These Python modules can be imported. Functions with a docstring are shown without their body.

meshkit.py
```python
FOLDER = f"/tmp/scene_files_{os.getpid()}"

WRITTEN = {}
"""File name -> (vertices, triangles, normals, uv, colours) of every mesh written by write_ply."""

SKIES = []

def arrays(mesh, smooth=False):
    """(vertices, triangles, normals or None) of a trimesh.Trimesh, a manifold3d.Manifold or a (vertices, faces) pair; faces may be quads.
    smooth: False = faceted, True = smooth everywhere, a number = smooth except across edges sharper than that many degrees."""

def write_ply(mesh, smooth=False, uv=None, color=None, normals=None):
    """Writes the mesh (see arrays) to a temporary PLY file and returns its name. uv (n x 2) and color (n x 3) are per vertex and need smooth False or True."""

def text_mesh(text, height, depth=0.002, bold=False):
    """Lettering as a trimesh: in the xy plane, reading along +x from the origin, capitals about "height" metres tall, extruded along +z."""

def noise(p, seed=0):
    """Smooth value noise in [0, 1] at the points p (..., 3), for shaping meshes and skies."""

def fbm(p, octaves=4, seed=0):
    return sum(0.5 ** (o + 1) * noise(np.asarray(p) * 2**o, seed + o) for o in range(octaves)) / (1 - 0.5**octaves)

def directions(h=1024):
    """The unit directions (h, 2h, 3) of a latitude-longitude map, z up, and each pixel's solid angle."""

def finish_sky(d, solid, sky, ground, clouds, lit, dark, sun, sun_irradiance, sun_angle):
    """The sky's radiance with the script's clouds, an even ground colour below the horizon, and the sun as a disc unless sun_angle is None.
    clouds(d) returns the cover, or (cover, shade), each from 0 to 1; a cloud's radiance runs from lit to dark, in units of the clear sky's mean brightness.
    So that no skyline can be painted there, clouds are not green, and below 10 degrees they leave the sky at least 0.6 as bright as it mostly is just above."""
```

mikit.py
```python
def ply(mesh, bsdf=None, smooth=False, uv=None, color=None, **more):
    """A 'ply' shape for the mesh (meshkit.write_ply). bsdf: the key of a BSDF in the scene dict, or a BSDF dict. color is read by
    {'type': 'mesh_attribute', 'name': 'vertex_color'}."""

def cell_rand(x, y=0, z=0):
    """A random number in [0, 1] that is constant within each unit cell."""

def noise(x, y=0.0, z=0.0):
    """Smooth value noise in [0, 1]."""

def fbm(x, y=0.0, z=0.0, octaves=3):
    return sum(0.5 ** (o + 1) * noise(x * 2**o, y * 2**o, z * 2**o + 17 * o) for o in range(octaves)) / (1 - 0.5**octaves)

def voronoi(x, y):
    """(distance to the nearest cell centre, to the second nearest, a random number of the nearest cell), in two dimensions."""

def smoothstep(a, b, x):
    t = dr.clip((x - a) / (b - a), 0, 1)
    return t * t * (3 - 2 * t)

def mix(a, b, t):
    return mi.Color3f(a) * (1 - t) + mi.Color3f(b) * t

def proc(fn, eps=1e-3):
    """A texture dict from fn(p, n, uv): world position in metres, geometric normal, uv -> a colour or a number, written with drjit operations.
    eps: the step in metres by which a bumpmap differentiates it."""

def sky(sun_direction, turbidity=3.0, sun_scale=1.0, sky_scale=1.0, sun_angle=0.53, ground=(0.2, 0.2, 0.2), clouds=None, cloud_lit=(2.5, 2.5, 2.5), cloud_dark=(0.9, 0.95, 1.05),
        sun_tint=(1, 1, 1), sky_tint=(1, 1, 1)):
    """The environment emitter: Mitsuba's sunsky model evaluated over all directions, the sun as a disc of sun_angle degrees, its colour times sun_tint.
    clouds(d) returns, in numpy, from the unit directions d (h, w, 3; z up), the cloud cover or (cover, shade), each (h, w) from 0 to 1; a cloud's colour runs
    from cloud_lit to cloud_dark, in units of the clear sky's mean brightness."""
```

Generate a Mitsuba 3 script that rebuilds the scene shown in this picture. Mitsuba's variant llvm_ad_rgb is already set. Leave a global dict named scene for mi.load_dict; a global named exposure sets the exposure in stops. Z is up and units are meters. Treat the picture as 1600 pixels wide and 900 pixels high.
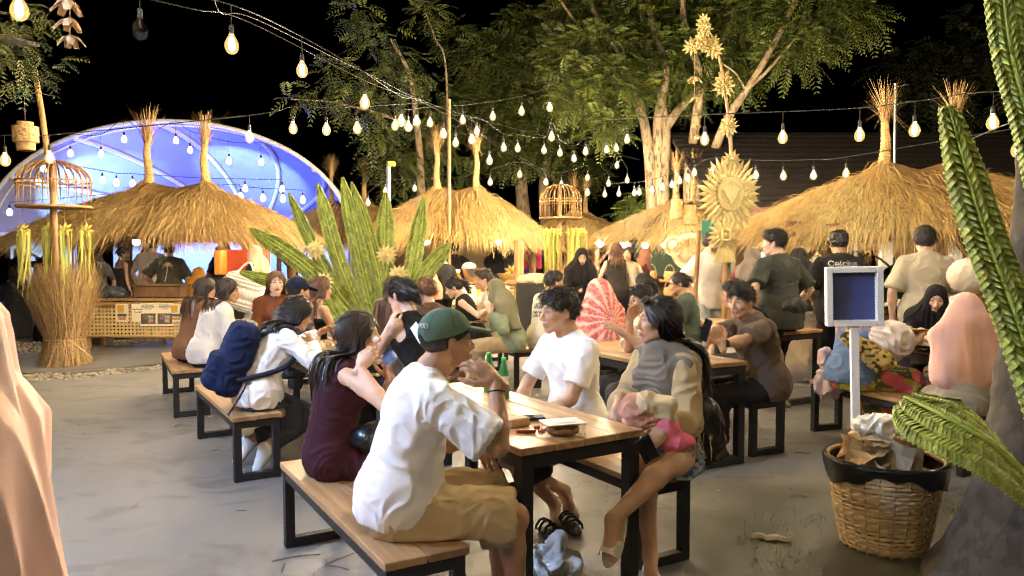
import math, numpy as np, trimesh, mitsuba as mi, mikit, meshkit, manifold3d
import drjit as dr
from concurrent.futures import ThreadPoolExecutor

T = mi.ScalarTransform4f
scene, labels = {}, {}
FOC, PIT, EYE = 1209.3, math.radians(2.75), 1.55
exposure = 1.0
scene['camera'] = {'type': 'perspective', 'fov': 2 * math.degrees(math.atan(800 / FOC)), 'fov_axis': 'x', 'near_clip': 0.05, 'far_clip': 400.0,
                   'to_world': T().look_at(origin=[0, 0, EYE], target=[0, math.cos(PIT), EYE - math.sin(PIT)], up=[0, 0, 1])}
SKY = mikit.sky((0.3, -0.6, 0.12), turbidity=3, sun_scale=0.0, sky_scale=0.0005, sky_tint=(0.7, 0.8, 1.0), ground=(0.05, 0.05, 0.05))
SKY['sampling_weight'] = 1.0
scene['night_sky'] = SKY
WARM = np.array([1.0, 0.77, 0.47])      # the string bulbs
BULB = 900.0                            # radiance of a bulb near the tables
COOL = np.array([0.36, 0.58, 1.0])      # the stage side's white floodlight


def lamp(rgb, weight=1.0):
    return {'type': 'area', 'sampling_weight': float(weight), 'radiance': {'type': 'rgb', 'value': [float(x) for x in rgb]}}


# ---------------------------------------------------------------- helpers
def ray(px, py):
    x, v = (px - 800) / FOC, (450 - py) / FOC
    return np.array([x, math.cos(PIT) + math.sin(PIT) * v, -math.sin(PIT) + math.cos(PIT) * v])


def at(px, py, depth):
    d = ray(px, py)
    return np.array([0, 0, EYE]) + d * (depth / d[1])


def gnd(px, py, z=0.0):
    d = ray(px, py)
    return np.array([0, 0, EYE]) + d * ((z - EYE) / d[2])


def numbered(name):
    if name not in labels and name not in scene:
        return name
    k = 1
    while f'{name}_{k:03d}' in labels or f'{name}_{k:03d}' in scene:
        k += 1
    return f'{name}_{k:03d}'


_last = {}


def fresh(name):
    if name not in _last:
        _last[name] = 0
        return name
    _last[name] += 1
    return f'{name}_{_last[name]:03d}'


def thing(name, label, cat, group=None, kind=None):
    k = fresh(name)
    labels[k] = {'label': label}
    if cat:
        labels[k]['category'] = cat
    if group:
        labels[k]['group'] = group
    if kind:
        labels[k]['kind'] = kind
    return k


def part(parent, name, mesh, bsdf, smooth=False, color=None, label=None, kind=None, **more):
    k = fresh(parent + '__' + name)
    scene[k] = put(mesh, bsdf, smooth, color, **more)
    if label or kind:
        labels[k] = {**({'label': label} if label else {}), **({'kind': kind} if kind else {})}
    return k


def put(mesh, bsdf, smooth=False, color=None, **more):
    if isinstance(mesh, M):
        mesh, color = mesh.get()
    if color is not None:
        n = len(mesh.vertices)
        color = np.asarray(color, float)
        if color.ndim == 1:
            color = np.tile(color, (n, 1))
    return mikit.ply(mesh, bsdf, smooth, color=color, **more)


def solo(name, label, cat, mesh, bsdf, smooth=False, color=None, group=None, kind=None, **more):
    k = thing(name, label, cat, group, kind)
    scene[k] = put(mesh, bsdf, smooth, color, **more)
    return k


class M:
    """Collects (vertices, faces, colour per vertex)."""
    def __init__(self):
        self.v, self.f, self.c, self.n = [], [], [], 0

    def add(self, v, f, c=(0.5, 0.5, 0.5)):
        v, f = np.asarray(v, float), np.asarray(f, int)
        if f.shape[1] == 4:
            f = np.vstack([f[:, [0, 1, 2]], f[:, [0, 2, 3]]])
        c = np.asarray(c, float)
        self.v.append(v)
        self.f.append(f + self.n)
        self.c.append(np.tile(c, (len(v), 1)) if c.ndim == 1 else c)
        self.n += len(v)
        return self

    def mesh(self, m, c=(0.5, 0.5, 0.5)):
        return self.add(m.vertices, m.faces, c)

    def get(self):
        return trimesh.Trimesh(np.vstack(self.v), np.vstack(self.f), process=False), np.vstack(self.c)


def tm(v, f):
    f = np.asarray(f)
    if f.shape[1] == 4:
        f = np.vstack([f[:, [0, 1, 2]], f[:, [0, 2, 3]]])
    return trimesh.Trimesh(np.asarray(v, float), f, process=False)


def cat(*ms):
    return trimesh.util.concatenate(list(ms))


def box(c, s, R=None, ch=0.0):
    """A box (centre, size), edges chamfered by ch, turned by the 3x3 R."""
    s = np.asarray(s, float) / 2
    if ch > 0:
        pts = []
        for sx in (-1, 1):
            for sy in (-1, 1):
                for sz in (-1, 1):
                    for k in range(3):
                        q = s - ch
                        q[k] = s[k]
                        pts.append(q * (sx, sy, sz))
        h = manifold3d.Manifold.hull_points(np.array(pts)).to_mesh()
        v, f = np.array(h.vert_properties[:, :3], float), np.array(h.tri_verts)
    else:
        b = trimesh.creation.box(extents=2 * s)
        v, f = np.array(b.vertices), np.array(b.faces)
    if R is not None:
        v = v @ np.asarray(R).T
    return tm(v + np.asarray(c, float), f)


def rotz(a):
    c, s = math.cos(a), math.sin(a)
    return np.array([[c, -s, 0], [s, c, 0], [0, 0, 1.0]])


def tube(pts, r, sides=6, cap=True):
    p = np.asarray(pts, float)
    r = np.broadcast_to(np.asarray(r, float), (len(p),))
    t = np.gradient(p, axis=0)
    t /= np.linalg.norm(t, axis=1, keepdims=True) + 1e-12
    ref = np.array([0, 0, 1.0]) if abs(t[:, 2]).mean() < 0.85 else np.array([1.0, 0.1, 0])
    a = np.cross(t, ref)
    a /= np.linalg.norm(a, axis=1, keepdims=True) + 1e-12
    b = np.cross(t, a)
    ang = np.arange(sides) * 2 * np.pi / sides
    v = p[:, None] + r[:, None, None] * (np.cos(ang)[None, :, None] * a[:, None] + np.sin(ang)[None, :, None] * b[:, None])
    i, j = np.meshgrid(np.arange(len(p) - 1), np.arange(sides), indexing='ij')
    q = np.stack([i * sides + j, i * sides + (j + 1) % sides, (i + 1) * sides + (j + 1) % sides, (i + 1) * sides + j], -1).reshape(-1, 4)
    v = v.reshape(-1, 3)
    f = np.vstack([q[:, [0, 2, 1]], q[:, [0, 3, 2]]])
    if cap:
        n = len(v)
        v = np.vstack([v, p[:1], p[-1:]])
        k = np.arange(sides)
        e = (len(p) - 1) * sides
        f = np.vstack([f, np.stack([k * 0 + n, k, (k + 1) % sides], 1)[:, [0, 1, 2]], np.stack([k * 0 + n + 1, e + (k + 1) % sides, e + k], 1)])
    return tm(v, f)


def bez(pts, n=12):
    """A smooth curve through the points (Catmull-Rom)."""
    p = np.asarray(pts, float)
    p = np.vstack([2 * p[0] - p[1], p, 2 * p[-1] - p[-2]])
    out = []
    m = len(p) - 3
    for k in range(m):
        t = np.linspace(0, 1, n, endpoint=(k == m - 1))[:, None]
        a, b, c, d = p[k:k + 4]
        out.append(0.5 * (2 * b + (c - a) * t + (2 * a - 5 * b + 4 * c - d) * t ** 2 + (3 * b - a - 3 * c + d) * t ** 3))
    return np.vstack(out)


def lathe(prof, n=16, c=(0, 0, 0)):
    """prof: (r, z) pairs, bottom to top."""
    prof = np.asarray(prof, float)
    a = np.arange(n) * 2 * np.pi / n
    v = np.stack([prof[:, :1] * np.cos(a), prof[:, :1] * np.sin(a), np.repeat(prof[:, 1:], n, 1)], -1).reshape(-1, 3) + np.asarray(c, float)
    i, j = np.meshgrid(np.arange(len(prof) - 1), np.arange(n), indexing='ij')
    q = np.stack([i * n + j, i * n + (j + 1) % n, (i + 1) * n + (j + 1) % n, (i + 1) * n + j], -1).reshape(-1, 4)
    return tm(v, q)


def frame_from(z, x=(1, 0, 0)):
    z = np.asarray(z, float) / np.linalg.norm(z)
    x = np.asarray(x, float) - z * np.dot(x, z)
    x /= np.linalg.norm(x)
    return np.stack([x, np.cross(z, x), z], 1)


def ribbons(p, width, wdir, col):
    """p: (n, k, 3) blades, width (n, k), wdir (n, 3) or (n, k, 3), col (n, 3) -> vertices, faces, colours."""
    n, k = p.shape[:2]
    wdir = wdir[:, None] if wdir.ndim == 2 else wdir
    off = wdir * (width[..., None] / 2)
    v = np.stack([p - off, p + off], 2).reshape(-1, 3)
    b = (np.arange(n) * 2 * k)[:, None] + (np.arange(k - 1) * 2)[None]
    b = b.reshape(-1)
    f = np.vstack([np.stack([b, b + 1, b + 3], 1), np.stack([b, b + 3, b + 2], 1)])
    return v, f, np.repeat(col, 2 * k, 0)


def unit(a):
    return a / (np.linalg.norm(a, axis=-1, keepdims=True) + 1e-12)


# ---------------------------------------------------------------- materials
def flat(name, rgb, rough=0.7, spec=0.4, metal=0.0, **more):
    scene[name] = {'type': 'twosided', 'bsdf': {'type': 'principled', 'base_color': {'type': 'rgb', 'value': list(rgb)}, 'roughness': rough, 'specular': spec, 'metallic': metal, **more}}


VC = {'type': 'mesh_attribute', 'name': 'vertex_color'}
scene['cloth'] = {'type': 'twosided', 'bsdf': {'type': 'principled', 'base_color': VC, 'roughness': 0.9, 'specular': 0.15}}
scene['skin'] = {'type': 'twosided', 'bsdf': {'type': 'principled', 'base_color': VC, 'roughness': 0.5, 'specular': 0.45}}
scene['satin'] = {'type': 'twosided', 'bsdf': {'type': 'principled', 'base_color': VC, 'roughness': 0.42, 'specular': 0.5}}
scene['glossy'] = {'type': 'twosided', 'bsdf': {'type': 'principled', 'base_color': VC, 'roughness': 0.2, 'specular': 0.5}}
scene['straw'] = {'type': 'twosided', 'bsdf': {'type': 'principled', 'base_color': VC, 'roughness': 0.65, 'specular': 0.3}}
scene['leaf'] = {'type': 'twosided', 'bsdf': {'type': 'principled', 'base_color': VC, 'roughness': 0.5, 'specular': 0.4}}
flat('black_steel', (0.012, 0.012, 0.013), 0.42, 0.5)
flat('cable_black', (0.02, 0.02, 0.02), 0.6)
flat('galvanised', (0.45, 0.45, 0.45), 0.4, 0.5, 0.8)
scene['clear_glass'] = {'type': 'thindielectric', 'int_ior': 1.45}
scene['clear_plastic'] = {'type': 'thindielectric', 'int_ior': 1.3}

GU, GV = np.array([-0.5, 0.866]), np.array([0.866, 0.5])


def wood_fn(p, n, uv):
    g, c = p.x * GU[0] + p.y * GU[1], p.x * GV[0] + p.y * GV[1]
    grain = mikit.fbm(g * 2.2, c * 38 + p.z * 30, 0, 4)
    ring = mikit.noise(g * 5.0 + 7 * mikit.noise(c * 6, g * 0.8), c * 70 + p.z * 50)
    stain = mikit.smoothstep(0.55, 0.8, mikit.fbm(g * 3.1, c * 7, 4, 3))
    a = mikit.mix((0.40, 0.255, 0.125), (0.21, 0.115, 0.05), grain * 0.75 + 0.25 * ring)
    return mikit.mix(a, (0.12, 0.065, 0.03), stain * 0.55)


scene['bench_wood'] = {'type': 'twosided', 'bsdf': {'type': 'bumpmap', 'arbitrary': mikit.proc(lambda p, n, uv: mikit.fbm((p.x * GU[0] + p.y * GU[1]) * 6, (p.x * GV[0] + p.y * GV[1]) * 90, 0, 3)), 'scale': 0.0012,
                       'bsdf': {'type': 'principled', 'base_color': mikit.proc(wood_fn), 'roughness': 0.42, 'specular': 0.4}}}


def bamboo_fn(p, n, uv):
    k = mikit.fbm(p.x * 30, p.y * 30, p.z * 2.5, 3)
    return mikit.mix((0.42, 0.25, 0.10), (0.22, 0.12, 0.05), k)


scene['bamboo'] = {'type': 'twosided', 'bsdf': {'type': 'principled', 'base_color': mikit.proc(bamboo_fn), 'roughness': 0.4, 'specular': 0.4}}


def bark_fn(p, n, uv):
    k = mikit.fbm(p.x * 9, p.y * 9, p.z * 2.2, 4)
    d = mikit.smoothstep(0.52, 0.66, mikit.fbm(p.x * 22, p.y * 22, p.z * 5, 3))
    return mikit.mix(mikit.mix((0.34, 0.27, 0.18), (0.19, 0.14, 0.09), k), (0.07, 0.05, 0.03), d * 0.8)


scene['tree_bark'] = {'type': 'twosided', 'bsdf': {'type': 'bumpmap', 'arbitrary': mikit.proc(lambda p, n, uv: mikit.fbm(p.x * 20, p.y * 20, p.z * 5, 3)), 'scale': 0.02,
                      'bsdf': {'type': 'principled', 'base_color': mikit.proc(bark_fn), 'roughness': 0.8, 'specular': 0.2}}}


def post_fn(p, n, uv):
    return mikit.mix((0.20, 0.11, 0.055), (0.08, 0.045, 0.025), mikit.fbm(p.x * 20, p.y * 20, p.z * 4, 3))


scene['rough_post'] = {'type': 'twosided', 'bsdf': {'type': 'principled', 'base_color': mikit.proc(post_fn), 'roughness': 0.75, 'specular': 0.25}}


def concrete_fn(p, n, uv):
    big = mikit.fbm(p.x * 0.55, p.y * 0.55, 3, 4)
    w = mikit.fbm(p.x * 1.3 + 3, p.y * 1.3, 9, 3)
    streak = mikit.fbm((p.x + 0.5 * w) * 3.2, (p.y + 0.8 * w) * 7.0, 1, 4)
    spot = mikit.smoothstep(0.70, 0.78, mikit.fbm(p.x * 9, p.y * 14, 5, 3))
    crack = 1 - mikit.smoothstep(0.0, 0.010, dr.abs(mikit.fbm(p.x * 1.9 + 5, p.y * 3.8, 2, 4) - 0.5))
    crack = crack * mikit.smoothstep(0.56, 0.66, mikit.noise(p.x * 1.3 + 9, p.y * 1.9))
    c = mikit.mix((0.165, 0.162, 0.158), (0.095, 0.093, 0.09), big)
    c = mikit.mix(c, (0.065, 0.062, 0.058), mikit.smoothstep(0.48, 0.78, streak) * 0.45)
    c = mikit.mix(mikit.mix(c, (0.13, 0.12, 0.11), spot * 0.45), (0.05, 0.045, 0.04), crack * 0.7)
    # shade on the right, painted into the paving as a dark greenish patch
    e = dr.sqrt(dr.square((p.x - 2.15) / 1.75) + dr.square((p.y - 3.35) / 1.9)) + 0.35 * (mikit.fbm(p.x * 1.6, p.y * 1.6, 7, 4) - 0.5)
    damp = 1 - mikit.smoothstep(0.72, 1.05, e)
    shade_tone = mikit.mix((0.034, 0.033, 0.020), (0.016, 0.017, 0.010), mikit.fbm(p.x * 5, p.y * 5, 2, 4))
    return mikit.mix(c, shade_tone, damp * 0.93)


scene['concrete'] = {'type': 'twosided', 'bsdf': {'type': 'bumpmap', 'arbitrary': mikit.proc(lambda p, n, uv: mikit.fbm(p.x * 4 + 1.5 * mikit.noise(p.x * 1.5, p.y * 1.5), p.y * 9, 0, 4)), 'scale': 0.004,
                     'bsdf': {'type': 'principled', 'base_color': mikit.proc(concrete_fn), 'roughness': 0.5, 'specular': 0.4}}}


def soil_fn(p, n, uv):
    return mikit.mix((0.11, 0.095, 0.07), (0.05, 0.045, 0.03), mikit.fbm(p.x * 6, p.y * 6, 0, 4))


scene['soil'] = {'type': 'twosided', 'bsdf': {'type': 'principled', 'base_color': mikit.proc(soil_fn), 'roughness': 0.9, 'specular': 0.2}}


def turf_fn(p, n, uv):
    return mikit.mix((0.085, 0.085, 0.03), (0.035, 0.045, 0.016), mikit.fbm(p.x * 9, p.y * 9, 0, 4))


scene['turf_base'] = {'type': 'twosided', 'bsdf': {'type': 'principled', 'base_color': mikit.proc(turf_fn), 'roughness': 0.85, 'specular': 0.2}}


def brick_fn(p, n, uv):
    r = p.z / 0.075
    row = dr.floor(r)
    bx = p.x / 0.23 + 0.5 * (row - 2 * dr.floor(row / 2))
    j = dr.minimum(dr.minimum(r - row, 1 - (r - row)) * 0.075, dr.minimum(bx - dr.floor(bx), 1 - (bx - dr.floor(bx))) * 0.23)
    c = mikit.mix((0.26, 0.15, 0.085), (0.15, 0.085, 0.05), mikit.cell_rand(row, dr.floor(bx)))
    return mikit.mix((0.20, 0.155, 0.115), c, mikit.smoothstep(0.004, 0.009, j))


scene['brickwork'] = {'type': 'twosided', 'bsdf': {'type': 'principled', 'base_color': mikit.proc(brick_fn), 'roughness': 0.85, 'specular': 0.2}}


def membrane_fn(p, n, uv):
    return mikit.mix((0.38, 0.38, 0.38), (0.31, 0.31, 0.31), mikit.fbm(p.x * 0.8, p.y * 0.8, p.z * 0.8, 3))


scene['membrane'] = {'type': 'twosided', 'bsdf': {'type': 'principled', 'base_color': mikit.proc(membrane_fn), 'roughness': 0.7, 'specular': 0.3}}
flat('white_paint', (0.75, 0.74, 0.70), 0.5)
flat('dark_roof', (0.015, 0.012, 0.011), 0.8)
flat('fascia', (0.12, 0.05, 0.04), 0.6)
flat('dark_cloth', (0.02, 0.02, 0.022), 0.85)
flat('polished_steel', (0.75, 0.73, 0.68), 0.22, 0.5, 1.0)
flat('board_white', (0.78, 0.70, 0.52), 0.6)
# ---------------------------------------------------------------- the ground
def sheet(poly, z, n=1):
    import shapely
    from shapely.geometry import Polygon
    v, f = trimesh.creation.triangulate_polygon(Polygon(poly), engine='earcut')
    v = np.hstack([v, np.full((len(v), 1), z)])
    f = np.array(f)
    m = tm(v, f)
    if m.face_normals[0][2] < 0:
        m = tm(v, f[:, ::-1])
    return m


def structure(name, mesh, bsdf, **k):
    key = fresh(name)
    labels[key] = {'kind': 'structure'}
    scene[key] = put(mesh, bsdf, **k)
    return key


G = lambda *pp: [gnd(x, y)[:2] for x, y in pp]
structure('ground', sheet([(-150, -60), (150, -60), (150, 260), (-150, 260)], -0.02), 'soil')
yard = [(-30, -30), (30, -30), (30, 40), (-2.2, 40), (-2.2, 13.2), (-5.3, 9.25), (-12, 8.75), (-30, 8.4)]
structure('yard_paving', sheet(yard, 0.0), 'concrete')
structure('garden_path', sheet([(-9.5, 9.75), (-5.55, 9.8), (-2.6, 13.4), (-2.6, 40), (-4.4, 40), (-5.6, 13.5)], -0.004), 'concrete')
turf_poly = [(1.05, 2.2), (1.2, 4.3), (2.2, 5.0), (3.6, 5.2), (4.2, 2.4)]


def grass_blades(poly, n, seed, h=0.035):
    from shapely.geometry import Polygon
    from shapely import contains_xy
    r = np.random.default_rng(seed)
    P = Polygon(poly)
    x0, y0, x1, y1 = P.bounds
    p = r.uniform((x0, y0), (x1, y1), (n * 2, 2))
    p = p[contains_xy(P, p[:, 0], p[:, 1])][:n]
    p = p[meshkit.noise(np.c_[p * 2.3, p[:, 0] * 0], 5) + r.uniform(-.15, .15, len(p)) > 0.56]
    n = len(p)
    a = r.uniform(0, 6.28, n)
    d = np.stack([np.cos(a), np.sin(a)], 1)
    hh = h * r.uniform(0.4, 1.2, n)
    b0 = np.c_[p, np.full(n, 0.003)]
    lean = r.uniform(0.2, 1.2, n)
    b1 = b0 + np.c_[d * (hh * lean * .4)[:, None], hh * .6]
    b2 = b0 + np.c_[d * (hh * lean)[:, None], hh]
    w = np.stack([np.full(n, .005), np.full(n, .004), np.full(n, .0008)], 1)
    col = np.array([0.10, 0.11, 0.035]) * r.uniform(.5, 1.3, (n, 1)) + r.uniform(0, .05, (n, 1)) * [1, .7, .2]
    return ribbons(np.stack([b0, b1, b2], 1), w, np.c_[-d[:, 1], d[:, 0], np.zeros(n)], col)


m = M().add(*grass_blades(turf_poly, 5200, 3, .022))
solo('short_turf', 'sparse short grass tufts on the ground painted dark with shade around the litter basket', 'grass', m, 'leaf', kind='stuff')


def pebbles(poly, n, seed, lo=.012, hi=.035):
    from shapely.geometry import Polygon
    from shapely import contains_xy
    r = np.random.default_rng(seed)
    P = Polygon(poly)
    x0, y0, x1, y1 = P.bounds
    p = r.uniform((x0, y0), (x1, y1), (n * 3, 2))
    p = p[contains_xy(P, p[:, 0], p[:, 1])][:n]
    ico = trimesh.creation.icosahedron()
    v0, f0 = ico.vertices, ico.faces
    n = len(p)
    s = r.uniform(lo, hi, (n, 1, 1)) * r.uniform(.6, 1.2, (n, 1, 3)) * [1, 1, .7]
    v = v0[None] * s * r.uniform(.85, 1.1, (n, len(v0), 1))
    v[:, :, :2] += p[:, None]
    v[:, :, 2] += -0.012
    f = (f0[None] + (np.arange(n) * len(v0))[:, None, None]).reshape(-1, 3)
    c = np.array([.30, .27, .22]) * r.uniform(.35, 1.2, (n, 1)) + r.uniform(-.02, .02, (n, 3))
    return v.reshape(-1, 3), f, np.repeat(np.clip(c, .03, .8), len(v0), 0)


gm = M().add(*pebbles([(-12, 8.75), (-5.3, 9.25), (-4.2, 10.7), (-4.5, 10.9), (-5.55, 9.8), (-12, 9.7)], 3600, 5))
gm.add(*pebbles([(-12, 9.75), (-9.2, 9.78), (-6.2, 12.6), (-6.0, 13.5), (-12, 13.0)], 4200, 6))
solo('pebble_gravel', 'pale grey pebbles filling the strip between the paving and the garden path', 'gravel', gm, 'cloth', kind='stuff')


# dry twigs, straws and crumbs lying on the paving
def litter():
    r = np.random.default_rng(12)
    m = M()
    for k in range(70):
        x, y = r.uniform(-3.4, 2.2), r.uniform(2.3, 7.5)
        a, l = r.uniform(0, 6.28), r.uniform(.02, .12)
        b = r.uniform(-.4, .4)
        pts = [(x, y, .005), (x + l * math.cos(a) * .5, y + l * math.sin(a) * .5, .009), (x + l * math.cos(a + b), y + l * math.sin(a + b), .005)]
        m.mesh(tube(pts, .0013 + .0012 * r.random(), 4), np.array([.07, .05, .035]) if r.random() < .7 else np.array([.5, .42, .28]))
    return m


solo('straw_litter', 'dry twigs and bits of straw scattered over the grey paving', 'litter', litter(), 'cloth', kind='stuff')
for (x0, y0, x1, y1, bend) in ((424, 877, 500, 866, .0), (508, 882, 560, 862, .05), (508.5, 884, 545, 890, -.03)):
    a, b = gnd(x0, y0, .004), gnd(x1, y1, .004)
    c = (a + b) / 2 + [bend * .3, .01, .004]
    solo('dry_twig', ('longest', 'middle', 'shortest')[[424, 508, 508.5].index(x0)] + ' thin dark dry twig on the paving left of the nearest bench', 'twig', tube(bez([a, c, b], 8), .0022, 5), 'rough_post', group='twigs by the nearest bench')


# ---------------------------------------------------------------- thatched huts
def hut_roof_fn(w, d, eave, ridge, rl):
    def fn(th, s):
        ct, st = np.cos(th), np.sin(th)
        ex = w / 2 * np.sign(ct) * np.abs(ct) ** .55
        ey = d / 2 * np.sign(st) * np.abs(st) ** .55
        rx = np.clip(ex * .6, -rl / 2, rl / 2)
        x, y = rx + (ex - rx) * s, ey * s
        z = ridge - (ridge - eave) * (.82 * s + .18 * s ** 2.2)
        dd = np.minimum(np.hypot(x - rl / 2, y), np.hypot(x + rl / 2, y))
        z = z + .16 * np.exp(-(dd / .15) ** 1.3)
        return np.stack([x, y, z], -1)
    return fn


def thatch(fn, n, seed, wid, length, tint):
    r = np.random.default_rng(seed)
    th = r.uniform(0, 2 * np.pi, n)
    s0 = r.uniform(0.0, 1.0, n) ** .62 * .97
    L = length * r.uniform(.55, 1.35, n)
    skew = (meshkit.fbm(np.c_[np.cos(th) * 2.2, np.sin(th) * 2.2, s0 * 3], 3, seed) - .5) * .9 + r.normal(0, .08, n)
    wild = r.random(n) < .035
    skew[wild] += r.normal(0, .5, wild.sum())
    e = 1e-3
    p0 = fn(th, s0)
    ds = (fn(th, s0 + e) - p0) / e
    dt = (fn(th + e, s0) - p0) / e
    nrm = unit(np.cross(dt, ds))
    nrm *= np.where(nrm[:, 2:] < 0, -1, 1)
    down, side = unit(ds), unit(dt)
    dirv = unit(down + side * skew[:, None])
    lift = r.uniform(.0, .03, n) + np.where(wild, r.uniform(.02, .07, n), 0)
    q0 = p0 - nrm * .02
    q1 = p0 + dirv * (L * .5)[:, None] + nrm * (lift + .022)[:, None]
    q2 = p0 + dirv * L[:, None] + nrm * (lift * .8 - .005)[:, None] - np.array([0, 0, 1.0]) * (L * .10)[:, None]
    w = np.stack([wid * r.uniform(.7, 1.2, n), wid * r.uniform(.6, 1.3, n), wid * .35 * np.ones(n)], 1)
    age = meshkit.fbm(np.c_[np.cos(th) * 3, np.sin(th) * 3, s0 * 2.2], 3, seed + 7)
    base = np.where((age > .52)[:, None], np.array([.45, .295, .115]), np.array([.53, .375, .160]))
    col = base * tint * r.uniform(.55, 1.25, (n, 1)) * r.uniform(.93, 1.07, (n, 3))
    dark = r.random(n) < .10
    col[dark] *= .55
    return ribbons(np.stack([q0, q1, q2], 1), w, unit(np.cross(dirv, nrm) + r.normal(0, .35, (n, 3))), col)


def fringe(fn, n, seed, wid, tint):
    """The cut ends hanging at the eave: a shaggy, darker edge."""
    r = np.random.default_rng(seed)
    th = r.uniform(0, 2 * np.pi, n)
    s = r.uniform(.9, 1.0, n)
    p0 = fn(th, s) - [0, 0, .03]
    out = unit(np.c_[p0[:, :2], np.zeros(n)])
    L = r.uniform(.06, .2, n)
    p1 = p0 + out * (L * r.uniform(.1, .7, n))[:, None] - np.array([0, 0, 1.0]) * L[:, None] * r.uniform(.4, 1, (n, 1))
    tang = np.c_[-out[:, 1], out[:, 0], np.zeros(n)]
    p1 += tang * r.normal(0, .03, (n, 1))
    w = np.stack([wid * np.ones(n), wid * .3 * np.ones(n)], 1)
    col = np.array([.24, .145, .06]) * tint * r.uniform(.35, 1.25, (n, 1))
    return ribbons(np.stack([p0, p1], 1), w, tang, col)


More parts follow.
